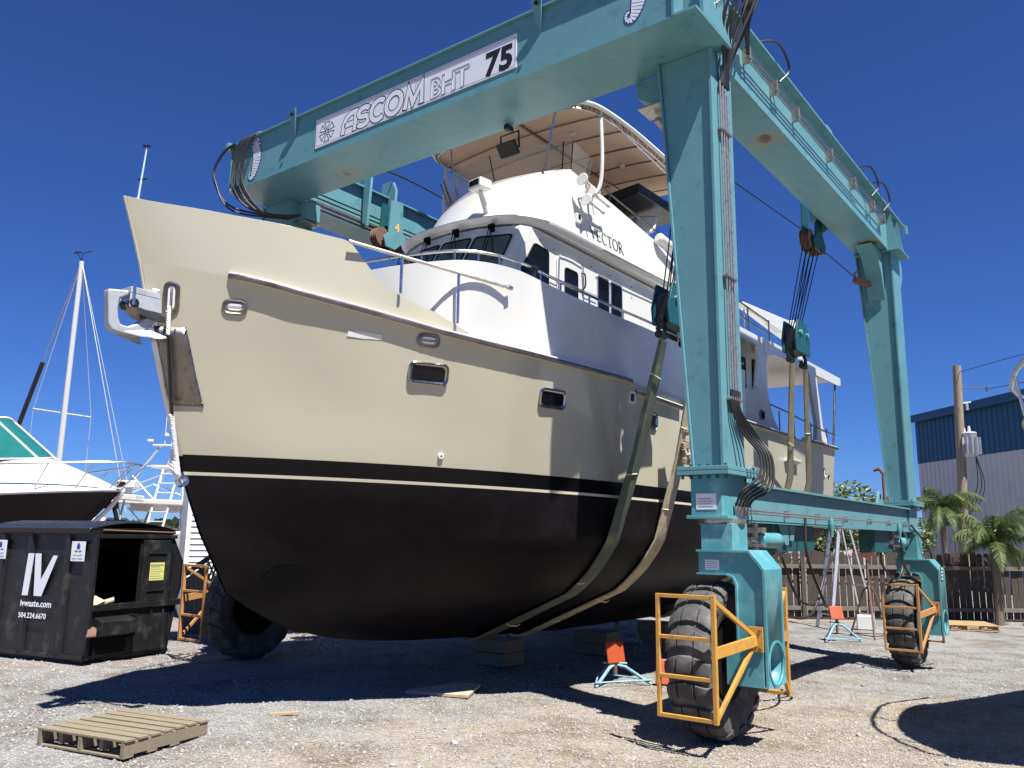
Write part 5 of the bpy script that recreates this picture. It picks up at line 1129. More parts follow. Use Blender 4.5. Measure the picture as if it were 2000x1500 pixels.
for s_ in (1, -1):
    nx_ = (s_, 0, 0); Wd = s_ * (HW + .001)
    window([B2(Wd, 7.50, 4.62), B2(Wd, 8.17, 4.62), B2(Wd, 8.17, 5.17), B2(Wd, 7.88, 5.19)], nx_, r=.045)
    window([B2(Wd, 9.35, 4.55), B2(Wd, 9.64, 4.55), B2(Wd, 9.64, 5.17), B2(Wd, 9.35, 5.17)], nx_, r=.03, fr=m_inox); window([B2(Wd, 9.70, 4.55), B2(Wd, 10.0, 4.55), B2(Wd, 10.0, 5.17), B2(Wd, 9.70, 5.17)], nx_, r=.03, fr=m_inox)
    window([B2(Wd, 11.35, 4.3), B2(Wd, 11.75, 4.3), B2(Wd, 11.75, 5.0), B2(Wd, 11.35, 5.0)], nx_, r=.03, fr=m_inox)
    # door
    b = YB(); dn = [(8.36, 3.9), (8.96, 3.9), (8.96, 5.14), (8.90, 5.22), (8.42, 5.22), (8.36, 5.14)]; b.prism([B2(Wd, y, z) for y, z in dn], (s_ * .02, 0, 0)); do = b.build('door', m_white, ph, bevel=.006)
    window([B2(Wd + s_ * .024, 8.52, 4.2), B2(Wd + s_ * .024, 8.81, 4.2), B2(Wd + s_ * .024, 8.81, 5.05), B2(Wd + s_ * .024, 8.52, 5.05)], nx_, 'door_window', do, r=.05)
    b = YB(); b.tube(cr([B2(Wd + s_ * .03, 8.37, 4.3), B2(Wd + s_ * .04, 8.37, 5.1), B2(Wd + s_ * .04, 8.45, 5.2), B2(Wd + s_ * .04, 8.85, 5.2), B2(Wd + s_ * .04, 8.94, 5.1), B2(Wd + s_ * .03, 8.94, 4.3)], 4), .007, 6).build('door_trim', m_inox, do)
    b = YB(); b.tube(cr([B2(Wd + s_ * .02, 8.92, 5.1), B2(Wd + s_ * .08, 8.92, 5.06), B2(Wd + s_ * .08, 8.92, 4.9), B2(Wd + s_ * .02, 8.92, 4.86)], 4), .010, 6).build('handle', m_black, do)
    b = YB(); b.tube([B2(Wd + s_ * .035, 8.2, 4.86), B2(Wd + s_ * .04, 9.3, 4.86)], .006, 6).build('grab_rail', m_inox, ph)
# raked front windows
def fw(w0, w1, y0, y1):
    zb_, zt_ = 4.66, 5.24; yo = lambda z: -.46 * (5.40 - z) / .8
    P = [Vector(B2(w0, y0 + yo(zb_), zb_)), Vector(B2(w1, y1 + yo(zb_), zb_)), Vector(B2(w1, y1 + yo(zt_), zt_)), Vector(B2(w0, y0 + yo(zt_), zt_))]
    n_ = (P[1] - P[0]).cross(P[3] - P[0]).normalized(); 
    if n_.y > 0: n_ = -n_
    return window([p + n_ * .004 for p in P], n_, r=.05, gl=m_glassf)
for s_ in (1, -1):
    fw(s_ * .53, s_ * .98, 7.52, 7.68)
fw(.04, .46, 7.464, 7.506); fw(-.46, -.04, 7.506, 7.464)
# the brow over the windows
BR = [(1.254, 13.8), (1.254, 9.4), (1.25, 8.6), (1.19, 8.31), (1.02, 8.02), (.75, 7.86), (.4, 7.76), (0, 7.735)]
brf = cr([Vector((w, y, 0)) for w, y in BR + [(-w, y) for w, y in BR[:-1][::-1]]], 4)
b = YB(); rows = []
for p in brf:
    f_ = 1 if p.y < 8.4 else max(0, 1 - (p.y - 8.4) / .6); inn = Vector((-p.x, (9.0 - p.y) if p.y < 9.0 else 0, 0)); inn = inn.normalized(); zc = 5.61 + .02 * max(0, (p.y - 8) / 3)
    rows.append([B(*(p + inn * .14 + Vector((0, 0, zc + .01)))), B(*(p + inn * .06 + Vector((0, 0, zc - .012)))), B(*(p + inn * .045 + Vector((0, 0, zc)))), B(*(p - inn * .02 * f_ + Vector((0, 0, zc + .075)))), B(*(p - inn * .012 * f_ + Vector((0, 0, zc + .088)))), B(*(p + inn * .10 + Vector((0, 0, zc + .10))))])
b.grid(rows); brow = b.build('pilothouse_brow', m_white, yacht, ang=70)
b = YB(); b.add([B(p.x * .97, p.y + .03, 5.615) for p in brf], [tuple(range(len(brf)))]).build('brow_underside', m_white, brow)
# drain trim along the side
b = YB(); b.tube([B(1.275, 9.7, 5.67), B(1.275, 13, 5.72)], .008, 6).build('drip_rail', m_inoxb, brow)
# flybridge coaming
lo = [(1.235, 12.9), (1.235, 10.2), (1.235, 8.60), (1.225, 8.47), (1.16, 8.38), (.7, 8.17), (0, 8.04)]
hi = [(1.06, 12.9), (1.12, 10.4), (1.13, 9.20), (1.125, 9.10), (1.09, 9.05), (.6, 8.88), (0, 8.80)]
lo = lo + [(-w, y) for w, y in lo[:-1][::-1]]; hi = hi + [(-w, y) for w, y in hi[:-1][::-1]]
L1 = cr([Vector((w, y, 0)) for w, y in lo], 5); H1 = cr([Vector((w, y, 0)) for w, y in hi], 5)
def zh(y): return 6.69 - .10 * max(0, (y - 9)) if y < 11.8 else 6.41 - .25 * (y - 11.8)
b = YB(); rows = []
for l_, h_ in zip(L1, H1):
    zl = 5.68 + .012 * max(0, l_.y - 8); top = Vector((h_.x, h_.y, zh(h_.y))); bot = Vector((l_.x, l_.y, zl)); inn = Vector((-h_.x, 9.6 - h_.y if h_.y < 9.6 else 0, 0)).normalized()
    rows.append([B(*bot.lerp(top, k / 8)) for k in range(9)] + [B(*(top + inn * .02 + Vector((0, 0, .015)))), B(*(top + inn * .07 + Vector((0, 0, .012)))), B(*(top + inn * .09 - Vector((0, 0, .6))))])
b.grid(rows); fly = b.build('flybridge_coaming', m_white, yacht, ang=24)
# name on the side: serif capitals built from strokes
from mathutils.bvhtree import BVHTree
fly_bvh = BVHTree.FromPolygons([v.co + YO for v in fly.data.vertices], [tuple(p.vertices) for p in fly.data.polygons])
def on_side(y, z, off=.004):
    q = B(0, y, z); h = fly_bvh.ray_cast(Vector((0, q.y, q.z)), Vector((-1, 0, 0)))
    return h[0] + Vector((off, 0, 0)) if h[0] else q
def serif_name():
    b = YB(); HT = .172
    def fr_(u, v):
        y = 9.44 + u * 1.04; z = 5.775 + .010 * (y - 8) + v; return on_side(y, z)
    def seg(u0, v0, u1, v1, wt_): 
        d = Vector((u1 - u0, v1 - v0)).normalized(); n_ = Vector((-d.y, d.x)) * wt_ / 2; P = [fr_(u0 + n_.x, v0 + n_.y), fr_(u0 - n_.x, v0 - n_.y), fr_(u1 - n_.x, v1 - n_.y), fr_(u1 + n_.x, v1 + n_.y)]; b.add(P, [(0, 1, 2, 3)])
    def ser(u, v, w_): seg(u - w_ / 2, v, u + w_ / 2, v, .009)
    T, t_ = .026, .010; x = 0; H = HT
    seg(x + .015, H, x + .075, 0, T); seg(x + .075, 0, x + .13, H, t_); ser(x + .015, H, .05); ser(x + .13, H, .045); x += .165
    seg(x + .02, 0, x + .02, H, T); seg(x + .02, H - .004, x + .095, H - .004, .010); seg(x + .02, .004, x + .10, .004, .010); seg(x + .02, H / 2, x + .075, H / 2, .009); ser(x + .01, H, .04); ser(x + .01, 0, .04); seg(x + .095, H, x + .095, H - .03, .009); seg(x + .10, 0, x + .104, .035, .009); seg(x + .075, H / 2 + .018, x + .075, H / 2 - .018, .008); x += .135
    P = arc(x + .07, H / 2, .062, H / 2, 50, 310, 20)
    for i in range(len(P) - 1): m_ = abs(math.cos(R(50 + 260 * i / 20))); seg(*P[i], *P[i + 1], t_ + (T - t_) * m_)
    seg(x + .112, H, x + .112, H - .04, .009); x += .15
    seg(x + .06, 0, x + .06, H, T); seg(x + .0, H - .004, x + .12, H - .004, .010); seg(x + .002, H, x + .002, H - .035, .009); seg(x + .118, H, x + .118, H - .035, .009); ser(x + .06, 0, .05); x += .145
    P = arc(x + .07, H / 2, .066, H / 2, 0, 360, 26)
    for i in range(26): m_ = abs(math.cos(R(360 * i / 26))); seg(*P[i], *P[i + 1], t_ + (T - t_) * m_)
    x += .165
    seg(x + .02, 0, x + .02, H, T); ser(x + .012, H, .04); ser(x + .015, 0, .05); P = arc(x + .05, H * .74, .045, H * .25, 90, -90, 12); P = [(x + .02, H * .99)] + P + [(x + .02, H * .49)]
    for i in range(len(P) - 1): seg(*P[i], *P[i + 1], .016)
    seg(x + .045, H * .49, x + .115, 0, .024); ser(x + .12, 0, .035)
    b.build('name_lettering', m_blackp, fly, recalc=False)
serif_name()
# windscreen round the flybridge
b = YB(); rows = []; H2 = [p for p in H1 if p.y < 9.6]
for h_ in H2:
    out_ = Vector((h_.x, h_.y - 10.2, 0)).normalized(); rows.append([B(*(h_ + Vector((0, 0, zh(h_.y) + .01)))), B(*(h_ + out_ * .07 + Vector((0, 0, zh(h_.y) + .20)))), B(*(h_ + out_ * .13 + Vector((0, 0, zh(h_.y) + .36 - .1 * max(0, h_.y - 9.2)))))])
b.grid(rows); ws = b.build('windscreen', m_clear, fly, recalc=False)
for k in range(4, len(rows), 9):
    b = YB(); b.tube([rows[k][0], rows[k][2]], .008, 6).build('windscreen_post', m_gasket, ws)
# bimini frame and canopy
BZ = 7.56
bp_ = [(1.42, 12.6), (1.48, 11.4), (1.52, 10.2), (1.5, 9.4), (1.42, 9.05), (1.2, 8.86), (.6, 8.78), (0, 8.76)]
bp_ = bp_ + [(-w, y) for w, y in bp_[:-1][::-1]]; BP = cr([Vector((w, y, 0)) for w, y in bp_], 4)
bz = lambda y: BZ + .03 * math.sin((y - 8.7) * .8)
b = YB(); rows = []
for q in range(15):
    y = 8.80 + (12.6 - 8.80) * (q / 14); wm = float(np.interp(y, [8.76, 8.80, 8.9, 9.05, 9.4, 10.2, 12.6], [.6, 1.05, 1.25, 1.42, 1.5, 1.52, 1.42])); rows.append([B(wm * u, y, bz(y) + .09 * (1 - u * u) + .012 * math.cos(q * 3.1416)) for u in np.linspace(-1, 1, 15)])
b.grid(rows); bim = b.build('bimini_canopy', m_canvas, yacht, solid=.01)
b = YB(); b.tube([B(p.x * 1.005, p.y, bz(p.y) + .01) for p in BP], .03, 8).build('canopy_edge', m_canvasw, bim)
b = YB(); b.tube([B(p.x * .96, p.y + .05, bz(p.y) - .05) for p in BP], .013, 8).build('canopy_frame', m_inox, bim)
for q in range(1, 7):
    y = 8.85 + .58 * q; b = YB(); b.tube([B(1.44 * u, y, bz(y) - .025 + .09 * (1 - u * u)) for u in np.linspace(-1, 1, 9)], .011, 6).build('canopy_bow', m_inoxb, bim)
b = YB(); b.bar(B(.25, 8.85, bz(9) + .05), B(.25, 12.5, bz(12) + .05), .04, .02).build('canopy_beam', m_inoxb, bim)
for w, y in ((.75, 9.7), (-.6, 9.7), (.8, 11.1), (-.5, 11.1)):
    b = YB(); b.lathe(B(w, y, bz(y) + .03), (0, 0, -1), [(0, .045), (.03, .04), (.04, .01)], 14).build('dome_light', m_whitem, bim)
for s_ in (1, -1):
    # stout white hooked post and thin stanchions
    b = YB(); b.tube(cr([B(s_ * 1.45, 9.35, bz(9.4)), B(s_ * 1.47, 9.35, 6.9), B(s_ * 1.44, 9.35, 6.5), B(s_ * 1.36, 9.3, 6.33), B(s_ * 1.18, 9.2, 6.30)], 6), .026, 10).build('canopy_post', m_whitem, bim)
    b = YB(); b.tube([B(s_ * .98, 8.92, bz(9)), B(s_ * .80, 8.90, zh(9))], .013, 8).build('canopy_stanchion', m_inox, bim)
    b = YB(); b.tube([B(s_ * 1.45, 12.2, bz(12)), B(s_ * 1.2, 12.6, 5.9)], .016, 8).build('canopy_stanchion', m_inox, bim)
    b = YB(); b.tube([B(s_ * 1.50, 9.5, bz(9.5) - .06), B(s_ * 1.46, 12.3, bz(12) - .28)], .012, 8).build('canopy_brace', m_inox, bim)
# string of small lights along the canopy edge
b = YB(); 
for i in range(0, len(BP) - 1):
    for q in range(3):
        p = BP[i].lerp(BP[i + 1], q / 3); d = random.uniform(-.03, .03); b.tube([B(p.x * .985, p.y + .02, bz(p.y) - .01), B(p.x * .975 + d, p.y + .04 + d, bz(p.y) - .055)], .006, 4)
b.build('light_string', m_rusty, bim)
# flybridge seat backs and rail
b = YB(); b.prism([B(.85, 11.4, 6.55), B(1.12, 11.6, 6.55), B(1.12, 11.75, 6.9), B(.85, 11.55, 6.9)], (-1.6, .4, 0)); b.build('helm_seat', m_whitem, fly, bevel=.04, seg=2)
b = YB(); b.prism([B(1.2, 10.9, 6.98), B(1.25, 12.4, 6.98), B(-1.2, 12.4, 6.98), B(-1.2, 11.3, 6.98)], (0, 0, .16)); b.build('rolled_cover', m_black, fly, bevel=.03, seg=2)
b = YB(); b.tube([B(1.09, 9.9, 6.76), B(1.09, 12.2, 6.56)], .014, 8).build('grab_rail', m_inoxb, fly)
for y in (10.2, 11.0, 11.8): b = YB(); b.tube([B(1.09, y, 6.76 - .08 * (y - 9.9)), B(1.08, y, zh(y))], .011, 6).build('rail_post', m_inoxb, fly)
# radar mast arm / life-raft tube behind
b = YB(); b.lathe(B(1.20, 11.55, 6.42), (B(1.40, 13.5, 6.05) - B(1.20, 11.55, 6.42)), [(-.03, .05), (0, .085), (.02, .085), (1.8, .085)], 18).build('liferaft_tube', m_whitem, fly)
b = YB(); b.tube([B(1.50, 12.3, 6.3), B(1.56, 11.6, 5.75), B(1.56, 11.5, 5.70)], [.02, .02, .05], 8).build('rail_brace', m_whitem, fly)
b = YB(); b.tube([B(1.45, 11.9, bz(12)), B(1.45, 11.9, bz(12) + .28)], .012, 6).build('whip_antenna', m_whitem, bim)
# horns
for (dy, dz, ln) in ((0, .22, .36), (.20, .11, .42), (.10, -.04, .38)):
    p = B(1.36, 9.0 + dy, 6.24 + dz); d = Vector((-.03, 1, -.06)).normalized(); b = YB(); b.lathe(p, d, [(0, .075), (.005, .082), (.03, .060), (.08, .035), (.16, .022), (ln, .015), (ln + .05, .028), (ln + .09, .02)], 20); hn = b.build('air_horn', m_whitem, fly)
    b = YB(); b.lathe(p + d * .004, d, [(-.002, .066), (.0, .066)], 20).build('horn_mouth', m_galv, hn)
b = YB(); b.tube([B(1.36, 9.25, 6.46), B(1.36, 9.3, 6.05)], .014, 6).build('horn_bracket', m_whitem, fly)
b = YB(); p = on_side(9.1, 5.95, .02); b.obox(p, (.05, .09, .13)); nl = b.build('navigation_light', m_whitem, fly, bevel=.008); b = YB(); b.obox(p + Vector((.027, 0, .02)), (.006, .05, .06)).build('lens', m_gasket, nl)
# searchlight and loudspeaker on the front face
def ff(w, t): # point on flybridge front
    i = min(range(len(L1)), key=lambda k: abs(L1[k].x - w)); l_, h_ = L1[i], H1[i]; return B(*Vector((l_.x, l_.y, 5.56)).lerp(Vector((h_.x, h_.y, zh(h_.y))), t))
p = ff(.28, .34); b = YB(); b.tube([p + Vector((0, .04, -.04)), p + Vector((0, -.16, .28))], [.045, .03], 12); sl = b.build('searchlight_post', m_whitem, fly)
q = p + Vector((0, -.17, .36)); b = YB(); b.obox(q, (.24, .20, .13), (0, 0, -.15)).build('searchlight', m_whitem, sl, bevel=.02, seg=2); b = YB(); b.obox(q + Vector((-.014, -.105, .005)), (.17, .01, .075), (0, 0, -.15)).build('searchlight_lens', m_glass, sl)
p = ff(-.02, .12); b = YB(); b.obox(p + Vector((0, -.10, .03)), (.17, .12, .12)); hl = b.build('loudspeaker', mat('grey_plastic', (.36, .34, .30), .6), fly, bevel=.008); b = YB(); b.lathe(p + Vector((0, -.161, .03)), (0, -1, 0), [(0, .05), (.002, .05), (.003, .02), (.02, .015)], 16).build('speaker_cone', m_galv, hl)
# wipers
for w, y in ((.74, 7.57), (.24, 7.46), (-.26, 7.46)):
    b = YB(); p = B2(w, y - .06, 5.33)
    b.lathe(p, (0, -1, 0), [(0, .03), (.04, .03)], 10); b.tube([p + Vector((-.015, -.05, .05)), p + Vector((-.03, -.16, -.28))], .006, 5); b.tube([p + Vector((.02, -.05, .05)), p + Vector((.012, -.16, -.3))], .006, 5); b.tube([p + Vector((.0, -.05, 0)), p + Vector((.16, -.19, -.44))], .006, 5); b.obox(p + Vector((0, -.04, .04)), (.09, .03, .05)); b.build('wiper', m_gasket, ph)
# small screws on the house side
b = YB()
for y, z in ((8.0, 5.28), (8.3, 5.25), (9.2, 5.26), (9.7, 5.27), (10.3, 5.26), (10.3, 5.1)): b.lathe(B2(HW + .002, y, z), X1, [(0, .009), (.006, .006)], 8)
b.build('deck_socket', m_gasket, ph)

# ---- aft house, cockpit roof
def wall_poly(outer, hole, w, mt, name, parent, th=.05):
    """vertical side wall with a window opening: built as a ring of quads between opening and outline"""
    b = YB(); n = len(outer)
    for s0 in (0, th):
        vs = [B(w - s0 * (1 if w > 0 else -1), y, z) for y, z in outer] + [B(w - s0 * (1 if w > 0 else -1), y, z) for y, z in hole]
        b.add(vs, [(i, (i + 1) % n, n + (i + 1) % n, n + i) for i in range(n)])
    for loop in (outer, hole):
        a = [B(w, y, z) for y, z in loop]; c = [B(w - th * (1 if w > 0 else -1), y, z) for y, z in loop]; b.add(a + c, [(i, (i + 1) % n, n + (i + 1) % n, n + i) for i in range(n)])
    return b.build(name, mt, parent)
roof_z = 5.02
for s_ in (1, -1):
    w = s_ * 2.06
    outer = [(12.2, 3.50), (13.0, 3.50), (13.6, 3.50), (14.35, 3.50), (14.05, 3.72), (13.80, 4.1), (13.78, 4.6), (13.95, 5.02), (13.2, 5.03), (12.7, 5.03), (12.0, 5.03), (12.0, 4.2)]
    hole = [(12.35, 4.10), (12.7, 4.08), (13.0, 4.08), (13.15, 4.10), (13.28, 4.2), (13.33, 4.4), (13.42, 4.7), (13.40, 4.90), (13.1, 4.93), (12.8, 4.93), (12.4, 4.93), (12.35, 4.5)]
    wall_poly(outer, hole, w, m_white, 'aft_side_wing', yacht)
    # rear roof support
    b = YB(); b.prism([B(w, 16.05, 5.02), B(w, 16.5, 5.02), B(w, 16.78, 3.9), B(w, 17.1, 3.58), B(w, 16.35, 3.6), B(w, 16.45, 3.9)], (-s_ * .08, 0, 0)); b.build('roof_support', m_white, yacht, bevel=.01)
    b = YB(); b.tube([B(w * .98, 17.9, 4.95), B(w * .98, 17.55, 3.62)], .02, 8).build('roof_post', m_inoxb, yacht)
    # cockpit rail
    for z in (3.84,):
        b = YB(); b.tube([B(w, 13.9, z + .12), B(w, 14.6, z + .1), B(w, 16.3, z), B(w, 17.55, z - .02)], .013, 8); cr_ = b.build('cockpit_rail', m_inoxb, yacht)
    for y in (14.3, 14.95, 15.05, 16.0, 17.0): b = YB(); b.tube([B(w, y, 3.9), B(w, y, 3.5)], .012, 6).build('rail_post', m_inoxb, cr_)
b = YB(); b.box(B(-2.06, 0, 0).x, B(2.06, 0, 0).x, B(0, 12.0, 0).y, B(0, 18.05, 0).y, B(0, 0, 5.02).z, B(0, 0, 5.08).z); rf = b.build('cockpit_roof', m_white, yacht, bevel=.01)
for s_ in (1, -1):
    b = YB(); b.prism([B(s_ * 2.08, 13.6, 5.09), B(s_ * 2.08, 18.1, 5.09), B(s_ * 2.08, 18.1, 4.93), B(s_ * 2.08, 17.9, 4.90), B(s_ * 2.08, 14.2, 4.88), B(s_ * 2.08, 13.75, 4.80)], (-s_ * .03, 0, 0)); b.build('roof_fascia', m_white, rf, bevel=.004)
b = YB(); b.box(B(-1.5, 0, 0).x, B(1.5, 0, 0).x, B(0, 12.9, 0).y, B(0, 12.95, 0).y, B(0, 0, 3.6).z, B(0, 0, 5.02).z); ab_ = b.build('saloon_bulkhead', m_white, yacht)
# inner saloon wall with dark slanted window
for s_ in (1, -1):
    b = YB(); b.prism([B(s_ * 1.55, 12.4, 3.6), B(s_ * 1.55, 15.4, 3.6), B(s_ * 1.55, 15.0, 5.02), B(s_ * 1.55, 12.4, 5.02)], (-s_ * .05, 0, 0)); sw = b.build('saloon_side', m_white, yacht)
    window([B(s_ * 1.552, 13.0, 4.3), B(s_ * 1.552, 13.5, 4.3), B(s_ * 1.552, 13.5, 4.85), B(s_ * 1.552, 13.0, 4.85)], (s_, 0, 0), parent=sw, r=.04); window([B(s_ * 1.552, 13.75, 4.3), B(s_ * 1.552, 14.1, 4.3), B(s_ * 1.552, 14.1, 4.85), B(s_ * 1.552, 13.75, 4.85)], (s_, 0, 0), parent=sw, r=.04)
    window([B(s_ * 1.552, 14.4, 4.0), B(s_ * 1.552, 15.1, 4.0), B(s_ * 1.552, 14.75, 4.9), B(s_ * 1.552, 14.45, 4.9)], (s_, 0, 0), parent=sw, r=.04)
p, tx, tz, n_ = B(2.065, 13.45, 3.72), Vector((0, 1, 0)), Vector((0, 0, 1)), Vector((1, 0, 0)); b = YB(); ringmesh(b, p, tx, tz, n_, [(.09, .075, .05, 0), (.09, .075, .05, .02), (.065, .05, .04, .02), (.065, .05, .04, .0)]); hw_ = b.build('fairlead', m_inoxb, yacht); b = YB(); P = [p + tx * a + tz * c + n_ * .004 for a, c in rrect(.07, .055, .04)]; b.add(P, [tuple(range(len(P)))]).build('fairlead_opening', m_gasket, hw_)
# upper aft rails and davit crane
for z in (5.28, 5.52):
    b = YB(); b.tube([B(1.95, 12.0, z + .10), B(1.95, 14.3, z)], .014, 8).build('boat_deck_rail', m_inoxb, yacht)
for y in (12.6, 13.3, 14.28): b = YB(); b.tube([B(1.95, y, 5.08), B(1.95, y, 5.55)], .014, 8).build('rail_post', m_inoxb, yacht)
b = YB(); a_, c_ = B(1.7, 13.65, 5.73), B(1.7, 16.4, 5.86); 
b.hexa([a_ + Vector((-.05, 0, -.05)), a_ + Vector((.05, 0, -.05)), c_ + Vector((.11, 0, -.30)), c_ + Vector((-.11, 0, -.30)), a_ + Vector((-.05, 0, .05)), a_ + Vector((.05, 0, .05)), c_ + Vector((.11, 0, .08)), c_ + Vector((-.11, 0, .08))]); dv = b.build('davit_boom', m_white, yacht, bevel=.02, seg=2)
b = YB(); b.box(c_.x - .13, c_.x + .13, c_.y - .35, c_.y + .30, c_.z - .28, c_.z + .10); b.build('davit_head', m_white, dv, bevel=.03, seg=2); b = YB(); b.lathe((c_.x, c_.y, B(0, 0, 5.05).z), (0, 0, 1), [(0, .14), (.5, .11)], 18).build('davit_post', m_white, dv)
b = YB(); b.tube([a_ + Vector((0, .12, 0)), a_ + Vector((0, .12, -.35))], .012, 6).lathe(a_ + Vector((0, .12, -.42)), (1, 0, 0), [(-.01, .03), (-.01, .045), (.01, .045), (.01, .03), (-.01, .03)], 12, caps=False).build('davit_hook', m_steel, dv)
# rudder and propeller shaft strut under the stern, barely seen
b = YB(); b.prism([B(0, 16.2, .55), B(0, 16.9, .55), B(0, 16.9, 1.7), B(0, 16.3, 1.7)], (.05, 0, 0)).build('rudder', m_hullblk, hull, bevel=.01)

# ------------------------------------------------------------------ slings
def sling(label, blk, dy, yh, mt, wd=.235, mirror=True, strings=True):
    """webbing sling from hoist hook down, round the hull, to the far side"""
    yq = yh / S_; sec = section(yq)
    loc = Vector((XB, yh, .45)); t = thing('lifting_sling', label, 'sling', loc, group='slings under the yacht')
    P = [Vector((XB + S_ * w, yh, S_ * z + .1076)) for w, z in sec]
    hook = Vector((blk[0], blk[1] + dy, blk[2] - .42))
    # taut outline: lower convex hull of the half section together with the hook
    pts = [(p.x, p.z) for p in P]; pts = [(XB - .001, P[0].z - .01)] + pts + [(hook.x, hook.z)]
    hull_ = []
    for p in pts:
        while len(hull_) >= 2 and (hull_[-1][0] - hull_[-2][0]) * (p[1] - hull_[-2][1]) - (hull_[-1][1] - hull_[-2][1]) * (p[0] - hull_[-2][0]) <= 1e-6: hull_.pop()
        hull_.append(p)
    hz = hull_
    # subdivide and offset
    path = []
    for i in range(len(hz) - 1):
        a, c = Vector(hz[i]), Vector(hz[i + 1]); n = max(1, int((c - a).length / .12))
        for k in range(n): path.append(a.lerp(c, k / n))
    path.append(Vector(hz[-1]))
    for side in ((1, -1) if mirror else (1,)):
        L3 = []; rows = []; tot = len(path)
        for i, p in enumerate(path):
            d = (path[min(i + 1, tot - 1)] - path[max(i - 1, 0)]).normalized(); nrm = Vector((d.y, -d.x))
            fr = max(0, (p.y - 2.6) / (hook.z - 2.6)) if hook.z > 2.6 else 0
            yy = yh + (hook.y - yh) * fr; ww = wd * (1 - .35 * fr ** 2) * (1 + .03 * math.sin(i * 1.3)); q = p + nrm * .022
            x = q.x if side > 0 else 2 * XB - q.x; nx3 = Vector((nrm.x * side, 0, nrm.y)); c = Vector((x, yy, q.y)); tw = .0
            rows.append([c + Vector((0, -ww / 2, 0)) - nx3 * .008, c + Vector((0, -ww / 2, 0)) + nx3 * .012, c + nx3 * (.016 + .006 * math.sin(i * .7)), c + Vector((0, ww / 2, 0)) + nx3 * .012, c + Vector((0, ww / 2, 0)) - nx3 * .008])
            L3.append((c, nx3, ww))
        b = MB(loc); b.grid(rows); b.build('strap', mt, t, ang=50)
        if strings:
            k = 5
            while k < len(L3) - 3:
                c, nn, ww = L3[k]; b = MB(loc); s1 = random.uniform(-.03, .03); b.tube([c + Vector((0, -ww / 2 - .01, 0)) + nn * .005, c + Vector((0, -ww / 4, s1 * .5)) + nn * .026, c + Vector((0, ww / 4, s1)) + nn * .026, c + Vector((0, ww / 2 + .01, s1)) + nn * .005], .006, 5).build('whipping', m_string, t); k += random.choice((6, 8, 9))
    return t, path
t, pa = sling('dark green sling hanging from the pilothouse hoist block, forward of the pair', BLK[0], -.29, 8.02, m_strapdk)
t2, pa = sling('tan sling just left of the front right leg, tied with a canvas wrap', BLK[0], .56, 8.92, m_straptan)
pz = [(p.y, p.x) for p in pa if p.y > 1.6]; c = Vector((float(np.interp(2.75, [q[0] for q in pz], [q[1] for q in pz])) + .05, 8.90, 2.75))
b = MB(t2.location)
for k in range(7):
    z = 2.55 + .06 * k; b.obox(c + Vector((.02 + .02 * math.sin(k * 2.1), .02 * math.sin(k * 1.7), z - 2.75)), (.05, .17 - .012 * k, .075), (.3 * math.sin(k), .2 * math.cos(k * 2), .35 * math.sin(k * 1.3)))
b.build('canvas_wrap', mat('brown_canvas', (.32, .25, .18), .9, var=.3, vs=12, bump=.3, bs=40), t2, bevel=.012, seg=2)
b = MB(t2.location); b.obox(c + Vector((.05, -.01, .28)), (.04, .2, .045), (.1, 0, 0)); b.build('buckle_strap', m_strap, t2, bevel=.006)
t3, _ = sling('pale olive sling at the stern nearer the front of the aft pair', BLK[1], -.29, 12.75, m_strap)
t4, _ = sling('grey-green sling at the stern hanging from the rear end of the block', BLK[1], .29, 13.75, m_strap)
# ------------------------------------------------------------------ dumpster (local frame: x to the right face depth, built then turned)
dl = Vector((-10.38, 5.215, ground_z(-10.38, 5.2))); rz = math.atan2(-.227, -.974) + math.pi
dm = thing('dumpster', 'large black waste dumpster with ribbed plastic lids, white lettering and an open side hatch', 'dumpster', dl, rz)
# local: corner at 0, front face runs along -X (y=0), right face runs along +Y (x=0)
Lx, Ly, Hh = 2.05, 1.47, 1.60
b = MB(); b.box(-Lx, -.02, 0, .02, .06, Hh); b.build('front_wall', m_dump, dm)
b = MB(); b.box(-Lx, 0, 1.25, 1.27, .06, 1.35).box(-Lx - .0, -Lx + .02, .0, 1.3, .06, Hh).box(-Lx, 0, .0, 1.3, .06, .08); b.build('rear_wall', m_dump, dm)
# right end wall with opening y .06-.72, z .72-1.5
b = MB(); b.box(-.02, 0, 0, .05, .06, Hh); b.box(-.02, 0, .05, 1.3, .06, .66); b.box(-.02, 0, .05, 1.22, 1.50, Hh); b.prism([(0, .72, .66), (0, 1.38, .66), (0, 1.46, .85), (0, 1.46, 1.2), (0, 1.22, 1.5), (0, .72, 1.5)], (-.02, 0, 0)); b.build('end_wall', m_dump, dm)
b = MB(); b.prism([(-.0, 1.3, .06), (-.0, 1.40, .66), (-.0, 1.46, .85), (-.0, 1.46, 1.2), (-.0, 1.22, Hh), (0, 1.18, Hh), (0, 1.42, 1.2), (0, 1.42, .86), (0, 1.36, .66), (0, 1.26, .06)], (-Lx, 0, 0)); b.build('sloped_back', m_dump, dm)
b = MB(); b.box(-.0, .04, .03, 1.44, .62, .70).box(-.0, .03, .02, 1.3, 1.50, 1.55).box(0, .035, .0, .05, .06, Hh).build('end_rim', m_dump, dm, bevel=.006)
for z0, z1 in ((Hh - .06, Hh), (.06, .11)): b = MB(); b.box(-Lx, .0, -.03, 0, z0, z1); b.build('front_rim', m_dump, dm, bevel=.006)
for x in (-.42, -1.10, -1.62):
    b = MB(); b.prism([(x - .05, 0, .11), (x - .03, -.045, .11), (x + .03, -.045, .11), (x + .05, 0, .11)], (0, 0, Hh - .17)); b.build('stiffener_rib', m_dump, dm)
